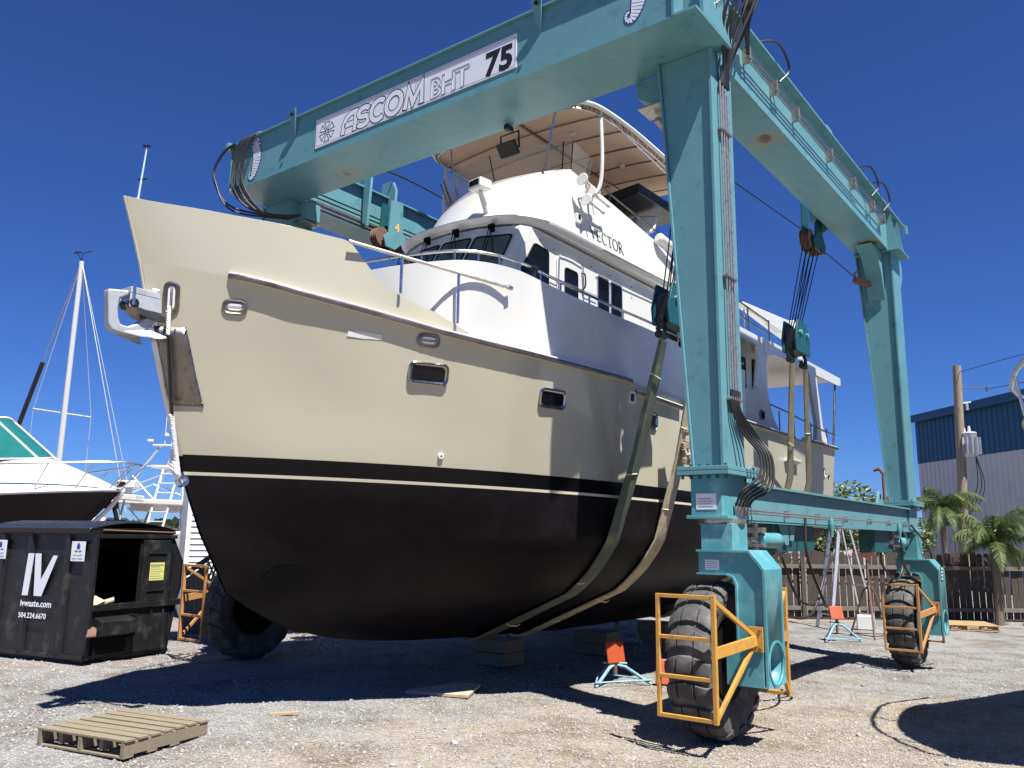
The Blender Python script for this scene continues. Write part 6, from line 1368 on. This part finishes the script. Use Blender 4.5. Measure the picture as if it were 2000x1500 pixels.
for y in (.95, 1.15):
    b = MB(); b.box(0, .02, y, y + .03, .08, .6).build('stiffener_rib', m_dump, dm)
b = MB(); b.box(-Lx + .1, -.1, .08, 1.25, .0, .06).build('skid_base', m_dump, dm)
# sliding hatch door on the right half
b = MB(); b.box(.015, .035, .74, 1.20, .70, 1.48); dd = b.build('sliding_hatch', m_dump, dm, bevel=.008)
for z in (.82, 1.30): b = MB(); b.box(.036, .05, .83, 1.12, z, z + .02).build('hatch_rib', m_dump, dd, bevel=.003)
b = MB(); b.box(.036, .038, .86, 1.10, .96, 1.19); ys = b.build('yellow_notice', mat('yellow_notice_film', (.62, .60, .16), .5), dd)
b = MB()
for k in range(6): b.box(.0385, .039, .875, 1.085 - .03 * (k % 3), .98 + .03 * k, .988 + .03 * k)
b.box(.0385, .039, .87, 1.09, 1.145, 1.165); b.build('print', m_grey_line, ys)
# fork pocket
b = MB(); b.prism([(.0, .0, .55), (.16, .0, .50), (.16, .0, .34), (.0, .0, .30)], (0, .52, 0)); pk_ = b.build('fork_pocket', m_dump, dm, bevel=.008)
for v in pk_.data.vertices: v.co.y += .10
b = MB(); b.box(.0, .165, .60, .63, .28, .56).build('pocket_end', m_dump, dm, bevel=.004)
b = MB(); b.box(.002, .01, .08, .60, .10, .30).build('pocket_recess', m_gasket, dm)
b = MB(); b.prism([(.01, .03, .42), (.14, -.10, .34), (.16, .02, .34), (.02, .14, .43)], (0, 0, .015)).build('worn_flap', m_rusty, dm)
# lids: low arch with ridges
for k in range(2):
    x0 = -Lx + k * Lx / 2 + .01 - .03; x1 = x0 + Lx / 2 - .0; rows = []; nX = 44
    for i in range(nX + 1):
        u = i / nX; x = x0 + (x1 - x0) * u; rid = .022 if (i // 3) % 2 else 0.; rid = rid if 2 < i < nX - 2 else 0
        rows.append([(x, -.06 + (1.36) * v, Hh + .02 + rid * math.sin(math.pi * min(1, v * 1.1 + .02)) + .085 * math.sin(math.pi * v) + (-.06 if v == 0 or v == 1 else 0)) for v in (0, .001, .04, .12, .25, .4, .55, .7, .85, .96, .999, 1)])
    b = MB(); b.grid(rows); b.build('lid', m_lid, dm, ang=28, solid=.012)
b = MB(); b.tube([(.0, 1.28, Hh - .02), (.02, .1, Hh + .0)], .014, 6).tube([(-Lx, 1.28, Hh + .02), (.03, 1.28, Hh + .02)], .018, 8).build('lid_hinge_rod', m_rusty, dm)
# things inside
b = MB(); b.obox((-.25, .25, .74), (.26, .18, .03), (.3, .4, .3)).obox((-.2, .42, .71), (.2, .14, .02), (.2, -.3, .8)); b.build('cardboard_scrap', m_ply, dm)
b = MB(); b.box(-1.9, -.05, .05, 1.2, .1, .62).build('rubbish', m_gasket, dm)
# lettering: slanted IV, web address, number
yq = -.0475
b = MB()
def flat(P): b.add([(x, yq, z) for x, z in P], [tuple(range(len(P)))])
ox, oz = -1.14, .78
flat([(ox, oz), (ox + .11, oz), (ox + .15, oz + .52), (ox + .04, oz + .52)])
flat([(ox + .17, oz + .52), (ox + .28, oz + .52), (ox + .32, oz + .20), (ox + .30, oz), (ox + .22, oz)]); flat([(ox + .30, oz), (ox + .32, oz + .20), (ox + .50, oz + .50), (ox + .58, oz + .50), (ox + .36, oz)])
b.build('lettering', m_signw, dm, recalc=False)
text_mesh('ivwaste.com', .112, (ox - .01, yq, oz - .13), (1, 0, 0), (0, 0, 1), m_signw, 'web_address', dm, (0, 0, 0), bold=.0025, spacing=1.02)
text_mesh('504.224.6670', .088, (ox - .02, yq, oz - .27), (1, 0, 0), (0, 0, 1), m_signw, 'telephone_number', dm, (0, 0, 0), spacing=1.05, bold=.002)
m_greenl = mat('green_print', (.05, .25, .10), .5)
for x in (-.22, -1.66):
    x0 = x - .11; b = MB(); b.box(x0, x0 + .24, yq + .0, yq + .002, 1.22, 1.46); sk = b.build('white_sticker', m_signw, dm)
    b = MB(); c = (x0 + .12, 1.39); P = [(c[0] + .03 * math.sin(a), yq - .001, c[1] - .03 * math.cos(a) * (1 if math.cos(a) > 0 else 1.7)) for a in np.linspace(0, 6.28, 18, endpoint=False)]; b.add(P, [tuple(range(18))]).build('water_drop', m_blue, sk, recalc=False)
    b = MB()
    for s_ in (1, -1): b.add([(c[0] + s_ * .0, yq - .0015, 1.335), (c[0] + s_ * .03, yq - .0015, 1.355), (c[0] + s_ * .07, yq - .0015, 1.345), (c[0] + s_ * .035, yq - .0015, 1.328)], [(0, 1, 2, 3)])
    b.build('leaf', m_greenl, sk, recalc=False)
    text_mesh('Keep It Clean!', .032, (x0 + .02, yq - .001, 1.245), (1, 0, 0), (0, 0, 1), m_grey_line, 'print', sk, (0, 0, 0))
    text_mesh('OUR PLANET', .026, (x0 + .04, yq - .001, 1.285), (1, 0, 0), (0, 0, 1), m_grey_line, 'print', sk, (0, 0, 0))

# ------------------------------------------------------------------ pallets and boards
def pallet(label, loc, rz, Lb, Wb, nb, mt, h=.125, group=None):
    """deck boards run along local x; stringers along y"""
    t = thing('wooden_pallet', label, 'pallet', loc, rz); random.seed(int(abs(loc[0]) * 10))
    for x in (0.02, Lb / 2, Lb - .02):
        b = MB(); n_ = [(-.018, 0, .016), (.018, 0, .016), (.018, 0, h - .018), (-.018, 0, h - .018)]
        b.box(x - .018, x + .018, 0, Wb, .016, h - .018); b.build('stringer', mt, t, bevel=.003)
    for k in range(nb):
        w = .09; y = k * (Wb - w) / (nb - 1); b = MB(); dz = random.uniform(-.002, .003); b.box(-.005, Lb + .005 + random.uniform(-.008, .004), y, y + w, h - .017 + dz, h + dz); o_ = b.build('deck_board', mt, t, bevel=.002); 
    for k in range(4):
        y = (0.0, .3, .6, 1.)[k] * (Wb - .09); b = MB(); b.box(0, Lb, y, y + .09, 0, .015).build('bottom_board', mt, t, bevel=.002)
    for x in (.25, .72):
        b = MB(); b.box(Lb * x - .02, Lb * x + .02, .02, .16, .03, h - .02).build('block', mt, t, bevel=.002)
    return t
P0 = Vector((-7.10, 3.33)); P1 = Vector((-6.20, 3.55)); zpal = gz(-6.7, 3.7) + .008
pallet('grey weathered pallet lying on the gravel at the lower left', (-6.80, 3.135, gz(-6.3, 3.5) + .004), math.atan2(.21, .93), .90, .80, 7, m_wood)
pallet('fresh yellow pine pallet lying by the fence on the right', (-3.95, 20.6, -.19), .42, 1.25, 1.1, 6, m_wood2)
b = MB((-6.0, 7.35, gz(-6, 7.35))); z = gz(-6, 7.35) + .01; b.prism([(-6.38, 6.62, z), (-5.72, 6.85, z), (-5.97, 7.36, z + .02), (-6.24, 7.28, z + .02)], (0, 0, .03)); tag(b.build('plywood_board', m_ply, bevel=.003), 'pale plywood board lying on the gravel at the edge of the yacht shadow', 'board')
b = MB((-6.2, 4.95, gz(-6.2, 4.95))); z = gz(-6.2, 4.95) + .012; b.bar((-6.3, 4.86, z), (-6.12, 5.03, z + .01), .035, .022); tag(b.build('wood_offcut', m_wood2, bevel=.002), 'small splintered orange pine offcut lying on the gravel near the pallet', 'wood piece')
b = MB((-5.0, 19.9, -.18)); b.bar((-7.3, 20.0, -.17), (-5.6, 20.9, -.17), .09, .035); tag(b.build('timber_plank', m_wood2), 'long yellow timber plank lying along the foot of the fence', 'plank')
b = MB((-1.9, 23.5, -.18)); b.bar((-2.6, 23.3, -.17), (-1.2, 24.5, -.17), .12, .05); tag(b.build('timber_plank', m_whitem), 'pale white board lying at the foot of the fence far right', 'plank')
b = MB((-4.9, 9.6, -.05)); 
# ------------------------------------------------------------------ boat stands
def stand(label, loc, rz, h, pm, lm_, pad_tilt=(.9, 0, 0), low=True, group='boat stands in the yard', lay=None):
    t = thing('boat_stand', label, 'boat stand', loc, rz, group)
    if lay: t.rotation_euler = lay
    for k in range(3):
        a = k * 2.094; f0 = Vector((math.cos(a) * .42, math.sin(a) * .42, .012)); b = MB(); b.tube([f0, Vector((math.cos(a) * .12, math.sin(a) * .12, h * .55)), Vector((0, 0, h * .62))], .019, 8).build('leg', lm_, t)
        b = MB(); b.tube([f0 + Vector((0, 0, .05)), Vector((math.cos(a + 2.094) * .42, math.sin(a + 2.094) * .42, .06))], .011, 6).build('brace', lm_, t)
    b = MB(); b.tube([(0, 0, h * .3), (0, 0, h * .92)], .026, 8).build('screw_post', m_rusty, t)
    b = MB(); b.obox((0, 0, h), (.26, .26, .035), pad_tilt); b.build('pad', pm, t, bevel=.02, seg=2)
    b = MB(); b.tube([(-.14, 0, h * .66), (.14, 0, h * .66)], .012, 6).build('handle', lm_, t)
    return t
def G(x, y, d=.0): return (x, y, gz(x, y) + d)
stand('low blue-legged stand with an orange pad at the edge of the yacht shadow', G(-5.22, 8.95), .5, .36, m_orangepad, m_bluepipe, (1.35, 0, .7))
t = thing('boat_stand', 'stand lying over with a faded red pad left of the front right tyre', 'boat stand', G(-4.72, 9.3), 0, 'boat stands in the yard')
b = MB(); b.obox((0, 0, .155), (.27, .035, .29), (-.12, .05, .62)).build('pad', m_red, t, bevel=.025, seg=2)
b = MB(); b.tube([(.02, .04, .16), (.24, .36, .42)], .028, 8).build('screw_post', m_bluepipe, t)
for e_ in ((.05, .62, .02), (.42, .30, .02), (.42, .62, .62)): b = MB(); b.tube([(.20, .30, .37), e_], .019, 8).build('leg', m_bluepipe, t)
b = MB(); b.tube([(-.2, .25, .02), (-.02, .12, .1)], .012, 6).build('chain', m_rusty, t)
stand('stand with blue-grey legs and an orange pad standing beyond the front right wheel', G(-4.95, 16.8), .3, .52, m_orangepad, m_bluepipe, (1.2, 0, .4))
t = stand('tall rusty-legged stand with a tilted orange pad beside the stepladder', G(-4.62, 17.9), .9, 1.62, m_orangepad, m_rusty, (-.35, .25, .3)); 
stand('dark rusty stand under the yacht seen behind the front right wheel', G(-5.6, 12.5), 1.2, 1.0, m_rusty, m_rusty, (.5, 0, 0))
stand('dark blue-grey stand deep in the shade under the hull', G(-7.3, 12.6), .2, 1.0, m_rusty, m_bluepipe, (.5, 0, 0))
stand('small orange stand in the shade near the keel', G(-8.2, 10.4), .6, .62, m_orangepad, m_rusty, (.9, 0, 0))
# keel blocks in the shade
for k, (x, y, sx_, sy_, n_) in enumerate(((-7.0, 9.0, .5, .45, 2), (-6.9, 11.3, .55, .5, 2), (-7.0, 13.4, .5, .45, 2))):
    t = thing('keel_block', ('stack of weathered timbers under the forward keel', 'stack of timbers under the middle of the keel', 'stack of timbers under the aft keel')[k], 'block stack', G(x, y))
    for q in range(n_): b = MB(); b.obox((0, 0, .1 + .165 * q), (sx_, sy_, .16), (0, 0, .1 * q)).build('timber', m_wood, t, bevel=.008)

# ------------------------------------------------------------------ stepladder
ld = thing('stepladder', 'tall aluminium stepladder standing open in front of the fence', 'stepladder', (-5.55, 19.4, gz(-5.55, 19.4)), R(-42))
Hl = 2.75; ld.scale = (.85, .8, 1)
for s_ in (-1, 1):
    b = MB(); b.bar((s_ * .33 + .0, -.62, 0), (s_ * .15, 0, Hl), .03, .09, up=(0, 1, 0)).build('front_rail', m_alu, ld)
    b = MB(); b.bar((s_ * .30, .75, 0), (s_ * .14, .04, Hl - .02), .025, .04).build('rear_rail', m_alu, ld)
    b = MB(); b.bar((s_ * .24, -.32, 1.35), (s_ * .22, .40, 1.35), .01, .03).build('spreader', m_steel, ld)
for k in range(1, 9):
    t_ = k / 9; w = .33 - .18 * t_; b = MB(); b.box(-w, w, -.62 * (1 - t_) - .04, -.62 * (1 - t_) + .05, Hl * t_ - .012, Hl * t_ + .012).build('step', m_alu, ld)
for k in (1, 3, 5, 7):
    t_ = k / 9; w = .30 - .16 * t_; b = MB(); b.bar((-w, .75 - .71 * t_, Hl * t_), (w, .75 - .71 * t_, Hl * t_), .02, .03).build('rear_brace', m_alu, ld)
b = MB(); b.box(-.19, .19, -.1, .1, Hl - .01, Hl + .035).build('top_cap', m_alu, ld, bevel=.006)
b = MB(); b.box(-.2, .12, .1, .4, 0, .3); b.build('base', m_whitem, thing('bucket_crate', 'small white plastic crate on the gravel beside the stepladder foot', 'crate', (-5.0, 19.1, gz(-5, 19.1)), .3), bevel=.02)

# ------------------------------------------------------------------ boats on the left
def far_boat(root, lines, mt_h, mt_d, name='hull'):
    """lines as in the yacht: (s along, half beam, z) for keel, chine, sheer. local x forward"""
    K, C, Sh = lines; n = 40; tt = np.linspace(0, 1, n) ** 1.4; cs = []
    for Ln in (K, C, Sh):
        y = Ln[0][0] + (Ln[-1][0] - Ln[0][0]) * tt; w, z = line_at(Ln, y); cs.append(np.stack([w, y, z], 1))
    rows = []
    for i in range(n):
        c = [Vector(cs[k][i]) for k in range(3)]; col_ = [c[0].lerp(c[1], k / 4) for k in range(4)] + [c[1].lerp(c[2], k / 6) - Vector((.22 * math.sin(math.pi * k / 6) * (1 - i / n), 0, 0)) for k in range(7)]
        col_ = [Vector((max(.01, p.x), p.y, p.z)) for p in col_]
        rows.append([Vector((-p.y, -p.x, p.z)) for p in reversed(col_)] + [Vector((-p.y, p.x, p.z)) for p in col_])
    b = MB(); b.grid(rows); h = b.build(name, mt_h, root, ang=50); return cs
# black hulled express boat: bow pointing right at (-18.7, 9.8)
tb = thing('powerboat', 'white powerboat with glossy black hull and bow rail on the left behind the dumpster', 'powerboat', (-18.6, 9.85, .05), R(33))
cs = far_boat(tb, ([(1.9, .01, .75), (2.6, .05, .45), (5, .1, .2), (9, .1, .2)], [(1.05, .02, 1.45), (1.9, .55, 1.1), (3, 1.1, .85), (9, 1.4, .85)], [(0, .03, 2.55), (.35, .5, 2.52), (1.0, .95, 2.47), (2.2, 1.45, 2.38), (4, 1.75, 2.32), (9, 1.8, 2.3)]), m_hullblk, m_white)
b = MB(); rows = []
for i in range(40):
    w, y, z = cs[2][i]; cz = z + .04 + 1.0 * min(1, max(0, (y - .15) / 2.1)) ** .9; rows.append([Vector((-y, w * u, z + .02 + (cz - z) * (1 - abs(u) ** 2.2))) for u in np.linspace(-1, 1, 15)])
b.grid(rows).build('foredeck', m_white, tb)
b = MB()
for s_ in (1, -1): b.tube([Vector((-y - .0, s_ * (w + .01), z)) for w, y, z in cs[2]], .045, 6)
b.build('gunwale', m_white, tb)
b = MB(); b.tube(cr([Vector((.0, 0, 2.48)), Vector((-.35, 0, 2.05)), Vector((-1.08, 0, 1.42))], 6), .05, 6).build('stem_strip', m_white, tb)
b = MB(); b.prism([(-3.6, -1.3, 3.1), (-3.6, 1.3, 3.1), (-9, 1.5, 2.9), (-9, -1.5, 2.9)], (0, 0, .4)); b.build('cabin_top', m_white, tb, bevel=.1, seg=2)
b = MB(); rows = []
for u in np.linspace(-1, 1, 13): rows.append([Vector((-1.75 - 1.0 * abs(u) ** 2.2, 1.15 * u, 3.28 - .15 * abs(u))), Vector((-2.95 - 1.0 * abs(u) ** 2.2, 1.05 * u, 4.2 - .1 * abs(u)))])
b.grid(rows); wsb = b.build('windshield', m_tealglass, tb)
b = MB(); b.tube([r[1] for r in rows], .035, 6).tube([r[0] for r in rows], .02, 6)
for k in (0, 4, 8, 12): b.tube(rows[k], .03, 6)
b.build('windshield_frame', m_whitem, wsb)
railp = [Vector((.42, 0, 3.12))] + [Vector((-y + .38 * max(0, 1 - y / 2), (w + .05), z + .62)) for w, y, z in cs[2][2:30:2]]
b = MB()
for s_ in (1, -1): b.tube(cr([Vector((p.x, p.y * s_, p.z)) for p in railp], 3), .022, 6)
bro = b.build('bow_rail', m_inox, tb)
for s_ in (1, -1):
    for k in range(2, 30, 4):
        w, y, z = cs[2][k]; b = MB(); b.tube([(-y - .05, s_ * w * .97, z + .02), (-y + .38 * max(0, 1 - y / 2) + .16, s_ * (w + .05), z + .62)], .015, 6).build('rail_post', m_inox, bro)
# radome on an arm at the bow edge of the next boat
# sailing yacht mast
ms = thing('sailboat', 'sailing boat mast with spreaders, furled jib and stays rising on the far left', 'sailing boat', (-27.0, 12.3, .0), R(30))
b = MB(); b.prism([(2.5, 0, 1.2), (1.5, .7, 1.2), (-2, 1, 1.2), (-3, .8, 1.2), (-3, -.8, 1.2), (-2, -1, 1.2), (1.5, -.7, 1.2)], (0, 0, .9)).build('hull', m_white, ms, bevel=.1)
base_m = Vector((.0, 0, 2.0)); 
def toL(v): # world to local for this root
    return Matrix.Rotation(-R(30), 3, 'Z') @ (Vector(v) - Vector((-27.0, 12.3, 0)))
mt_, mb_ = toL((-25.8, 11.66, 9.97)), toL((-27.05, 12.2, 2.0)); b = MB(); b.tube([mb_, mt_], [.09, .07], 12).build('mast', m_whitem, ms)
s1, s2_ = toL((-27.47, 11.45, 5.42)), toL((-26.06, 12.58, 5.18)); b = MB(); b.tube([s1, s2_], .03, 6).build('spreader', m_alu, ms)
fs_ = toL((-29.2, 11.2, 2.6)); mid = mt_.lerp(fs_, .42)
b = MB(); b.tube([mt_, mid], .02, 6).build('forestay', m_steel, ms); b = MB(); b.tube([mid, fs_], .07, 8).build('furled_jib', m_hose, ms)
for q in (s1, s2_): b = MB(); b.tube([mt_, q, Vector((q.x, q.y, 1.8))], .012, 5).build('shroud', m_alu, ms)
b = MB(); b.tube([mt_, toL((-24.0, 12.9, 2.2))], .012, 5).tube([mt_, toL((-24.3, 13.3, 2.2))], .012, 5).build('backstay', m_alu, ms)
b = MB(); b.tube([mt_, mt_ + Vector((.0, 0, .25)), mt_ + Vector((.25, .1, .36))], .012, 5).tube([mt_, mt_ + Vector((-.15, -.1, .3))], .012, 5).tube([mt_ + Vector((-.3, 0, .26)), mt_ + Vector((-.05, 0, .3))], .02, 5).build('masthead_instruments', m_gasket, ms)
# tower boat
TW = Vector((-24.3, 14.0, 0)); tw = thing('sportfishing_boat', 'white sport fishing boat with tall pipe tower, ladder and hardtop beyond the bow', 'fishing boat', TW)
u_ = Vector((RR.x, RR.y, 0)).normalized(); v_ = Vector((-u_.y, u_.x, 0))
def TL(a, h, d=0.): return u_ * a + v_ * d + Vector((0, 0, h))     # a: across the view, h: height, d: away
b = MB(); b.prism([TL(-2.2, 1.2, -1), TL(.1, 1.1, -1), TL(1.4, 1.1, -1), TL(1.4, 1.7, -1), TL(-.2, 1.75, -1), TL(-1.2, 1.55, -1)], v_ * 3).build('hull', m_white, tw, bevel=.05)
b = MB(); b.prism([TL(-1.25, 2.52, -1.1), TL(1.2, 2.45, -1.1), TL(1.2, 2.62, -1.1), TL(-1.1, 2.66, -1.1)], v_ * 2.4).build('hardtop', m_white, tw, bevel=.04, seg=2)
b = MB(); b.box(-.1, .1, -.1, .1, 0, .1); b = MB(); b.prism([TL(-.4, 2.3, -.9), TL(1.0, 2.28, -.9), TL(1.0, 2.47, -.9), TL(-.4, 2.5, -.9)], v_ * 1.8).build('electronics_box', m_whitem, tw)
b = MB(); b.obox(TL(-.1, 1.55, -.5), (1.0, 1.0, .55)).build('console', m_whitem, tw, bevel=.05); b = MB(); b.obox(TL(.45, 1.35, -.9), (.7, .8, .6)).build('engine_well', m_gasket, tw, bevel=.05)
legs = [(-1.9, 1.1, -1, .15, 4.35, -.3), (-1.0, 1.2, 1, .3, 4.35, .3), (1.3, 1.3, -1, .75, 4.35, -.3), (1.6, 1.3, 1, .7, 4.35, .3)]
for a0, h0, d0, a1, h1, d1_ in legs: b = MB(); b.tube([TL(a0, h0, d0), TL(a1, h1, d1_)], .035, 6).build('tower_leg', m_alu, tw)
for (a0, h0, a1, h1) in ((-1.15, 2.6, .1, 3.1), (.1, 3.1, 1.2, 2.7), (-.55, 3.35, .6, 2.2), (-.2, 3.65, .9, 3.6), (-.9, 2.9, .75, 3.55), (-.6, 1.4, -.9, 2.5), (1.0, 1.2, 1.0, 2.4), (-1.4, 1.9, .2, 1.7), (.3, 1.5, -.6, 2.4)):
    b = MB(); b.tube([TL(a0, h0, -.6), TL(a1, h1, -.6)], .022, 6).build('tower_brace', m_alu, tw)
b = MB(); b.prism([TL(-.1, 3.62, -.4), TL(.9, 3.62, -.4), TL(.9, 3.70, -.4), TL(-.1, 3.70, -.4)], v_ * .8).build('tower_platform', m_whitem, tw)
b = MB(); b.tube([TL(-.1, 4.3, -.4), TL(.8, 4.3, -.4)], .03, 6).tube([TL(.25, 4.3, -.4), TL(.25, 5.6, -.4)], .012, 5).tube([TL(.3, 4.3, 0), TL(.3, 4.6, 0)], .02, 5).lathe(TL(-.2, 4.42, -.4), (0, 0, 1), [(0, .1), (.06, .1)], 10).lathe(TL(.3, 4.6, -.4), (0, 0, 1), [(0, .07), (.08, .03)], 10).build('tower_instruments', m_whitem, tw)
lad = [(TL(.15, 1.0, -1.3), TL(.45, 3.55, -.8)), (TL(.62, 1.0, -1.3), TL(.92, 3.55, -.8))]
b = MB()
for p_, q_ in lad: b.tube([p_, q_], .035, 6)
lo_ = b.build('ladder', m_whitem, tw)
for k in range(9): t_ = (k + .5) / 9; b = MB(); b.bar(lad[0][0].lerp(lad[0][1], t_), lad[1][0].lerp(lad[1][1], t_), .09, .03).build('ladder_step', m_whitem, lo_)
# radome arch just left
rd = thing('radar_arch', 'white radar scanner and dark horn on a short arch above the dumpster', 'radar', (-23.3, 12.4, 0)); b = MB(); b.prism([TL(-.75, 2.62, 0), TL(.35, 2.55, 0), TL(.35, 2.72, 0), TL(-.75, 2.78, 0)], v_ * .6).build('arch_top', m_white, rd, bevel=.03)
b = MB(); b.obox(TL(.0, 3.02, .2), (.55, .4, .22), (0, 0, math.atan2(u_.y, u_.x))).tube([TL(.05, 2.7, .2), TL(.05, 2.95, .2)], .09, 10).build('radar_scanner', m_whitem, rd, bevel=.03); b = MB(); b.obox(TL(-.1, 3.03, -.01), (.24, .02, .12), (0, 0, math.atan2(u_.y, u_.x))).build('scanner_label', m_black, rd)
b = MB(); b.obox(TL(-.35, 2.42, 0), (.35, .25, .2), (0, 0, .6)).tube([TL(-.25, 2.4, 0), TL(-.1, 1.95, 0)], .06, 6).obox(TL(-.15, 1.98, 0), (.5, .12, .06), (0, 0, .6)).build('horn_bracket', m_gasket, rd); b = MB(); b.tube([TL(-.1, 2.0, 0), TL(.3, 1.0, 0)], .03, 6).tube([TL(-.2, 1.0, 0), TL(-.1, 2.6, .3)], .03, 6).tube([TL(-.1, 2.0, .3), TL(-1.2, .6, .3)], .03, 6).build('arch_leg', m_alu, rd)

# clapboard house corner and lattice stair fence beyond the bow
ho = Vector((-15.72, 9.75, 0)); hs_ = thing('clapboard_house', 'white clapboard building corner with a grey window behind the yacht bow', 'building', ho)
hx = (u_ * .92 + v_ * .4).normalized(); hn = Vector((hx.y, -hx.x, 0))
b = MB(); b.hexa([Vector((0, 0, 0)) - hn * .02, hx * 3.5 - hn * .02, hx * 3.5 - hn * 3, -hn * 3, Vector((0, 0, 2.75)) - hn * .02, hx * 3.5 - hn * .02 + Vector((0, 0, 2.75)), hx * 3.5 - hn * 3 + Vector((0, 0, 2.75)), -hn * 3 + Vector((0, 0, 2.75))]).build('house_body', m_whitem, hs_)
for k in range(22):
    z = .15 + k * .118; b = MB(); b.prism([hn * .034 + Vector((0, 0, z)), hn * .006 + Vector((0, 0, z + .118)), Vector((0, 0, z + .118)) - hn * .01, Vector((0, 0, z)) - hn * .01], hx * 3.5).build('clapboard', m_whitem, hs_)
b = MB(); b.hexa([p for p in [hn * .04, hx * .09 + hn * .04, hx * .09 - hn * .02, -hn * .02]] + [p + Vector((0, 0, 2.75)) for p in [hn * .04, hx * .09 + hn * .04, hx * .09 - hn * .02, -hn * .02]]).build('corner_board', m_whitem, hs_)
b = MB(); b.bar(hx * -.42 + hn * .05 + Vector((0, 0, 1.35)), hx * -.12 + hn * .05 + Vector((0, 0, 1.35)), .05, .62); b.build('meter_box', m_galv, hs_, bevel=.01)
# lattice
lt = thing('lattice_fence', 'brown board and lattice stair fence sloping down behind the yacht bow', 'fence', (-12.72, 7.95, .05)); lxv = Vector((.93, .36, 0)).normalized()
for k in range(11):
    x = k * .085; h = .93 + .58 * x / .9; dh = .05 if k < 5 else .36; b = MB(); b.hexa([lxv * x, lxv * (x + .075), lxv * (x + .075) + Vector((-.01, .02, 0)), lxv * x + Vector((-.01, .02, 0)), lxv * x + Vector((0, 0, h - dh)), lxv * (x + .075) + Vector((0, 0, h - dh + .04)), lxv * (x + .075) + Vector((-.01, .02, h - dh + .04)), lxv * x + Vector((-.01, .02, h - dh))]).build('fence_board', m_railw, lt)
for k in range(5, 13):
    for d in (1, -1):
        x = k * .08; h = .93 + .58 * x / .9; b = MB(); p = lxv * x + Vector((0, .01 * d, h - .38)); q = lxv * (x + .16 * d) + Vector((0, .01 * d, h + .0 + .1 * d)); b.bar(p, q, .008, .03, up=(0, 1, 0)).build('lattice_strip', m_railw, lt)
b = MB(); b.bar(Vector((0, 0, .95)), lxv * 1.05 + Vector((0, 0, 1.63)), .05, .07).build('top_rail', m_fence, lt)
b = MB((-12.9, 8.6, .1)); b.hexa([(-13.1, 8.2, .1), (-12.45, 8.5, .1), (-12.5, 8.55, .1), (-13.15, 8.25, .1), (-12.9, 8.45, .68), (-12.5, 8.65, .72), (-12.55, 8.7, .72), (-12.95, 8.5, .68)]); tag(b.build('leaning_board', mat('orange_brown_board', (.48, .23, .08), .8, var=.15, vs=5)), 'orange-brown board leaning beside the lattice fence', 'board')

# ------------------------------------------------------------------ neighbouring boat just off the right edge: its bow shades the gravel
nb = thing('moored_boat', 'grey bow of another boat with a deck rail poking in at the right edge', 'motorboat', (-.06, 7.3, -.15), math.atan2(-.94, -.35))
cs = far_boat(nb, ([(.7, .01, 1.5), (2, .05, 1.25), (8, .1, 1.1)], [(.35, .02, 2.1), (1.2, .7, 1.8), (3, 1.3, 1.7), (8, 1.5, 1.7)], [(0, .03, 3.0), (.3, .55, 2.98), (.9, 1.1, 2.95), (2, 1.6, 2.9), (8, 1.8, 2.85)]), mat('grey_beige_hull', (.34, .32, .26), .25, var=.1, vs=2, coat=.4), m_white)
b = MB(); b.add([Vector((-y, w, z)) for w, y, z in cs[2]] + [Vector((-y, -w, z)) for w, y, z in reversed(cs[2])], [tuple(range(80))]).build('deck', m_white, nb)
b = MB(); b.tube([Vector((.06, 0, 3.38))] + [Vector((-y + .05 * max(0, 1 - y), w + .06, z + .38)) for w, y, z in cs[2][2:30:2]], .022, 8).tube([Vector((.06, 0, 3.38))] + [Vector((-y + .05 * max(0, 1 - y), -w - .06, z + .38)) for w, y, z in cs[2][2:20:2]], .022, 8).build('deck_rail', m_inox, nb)
for k in (3, 9, 15, 21):
    w, y, z = cs[2][k]; b = MB(); b.tube([(-y, w, z), (-y + .05 * max(0, 1 - y), w + .06, z + .38)], .016, 6).tube([(-y, -w, z), (-y + .05 * max(0, 1 - y), -w - .06, z + .38)], .016, 6).build('rail_post', m_inox, nb)
b = MB(); b.box(-3.2, -2.5, -.5, .5, 0, 1.6).build('support_cradle', m_rusty, nb)
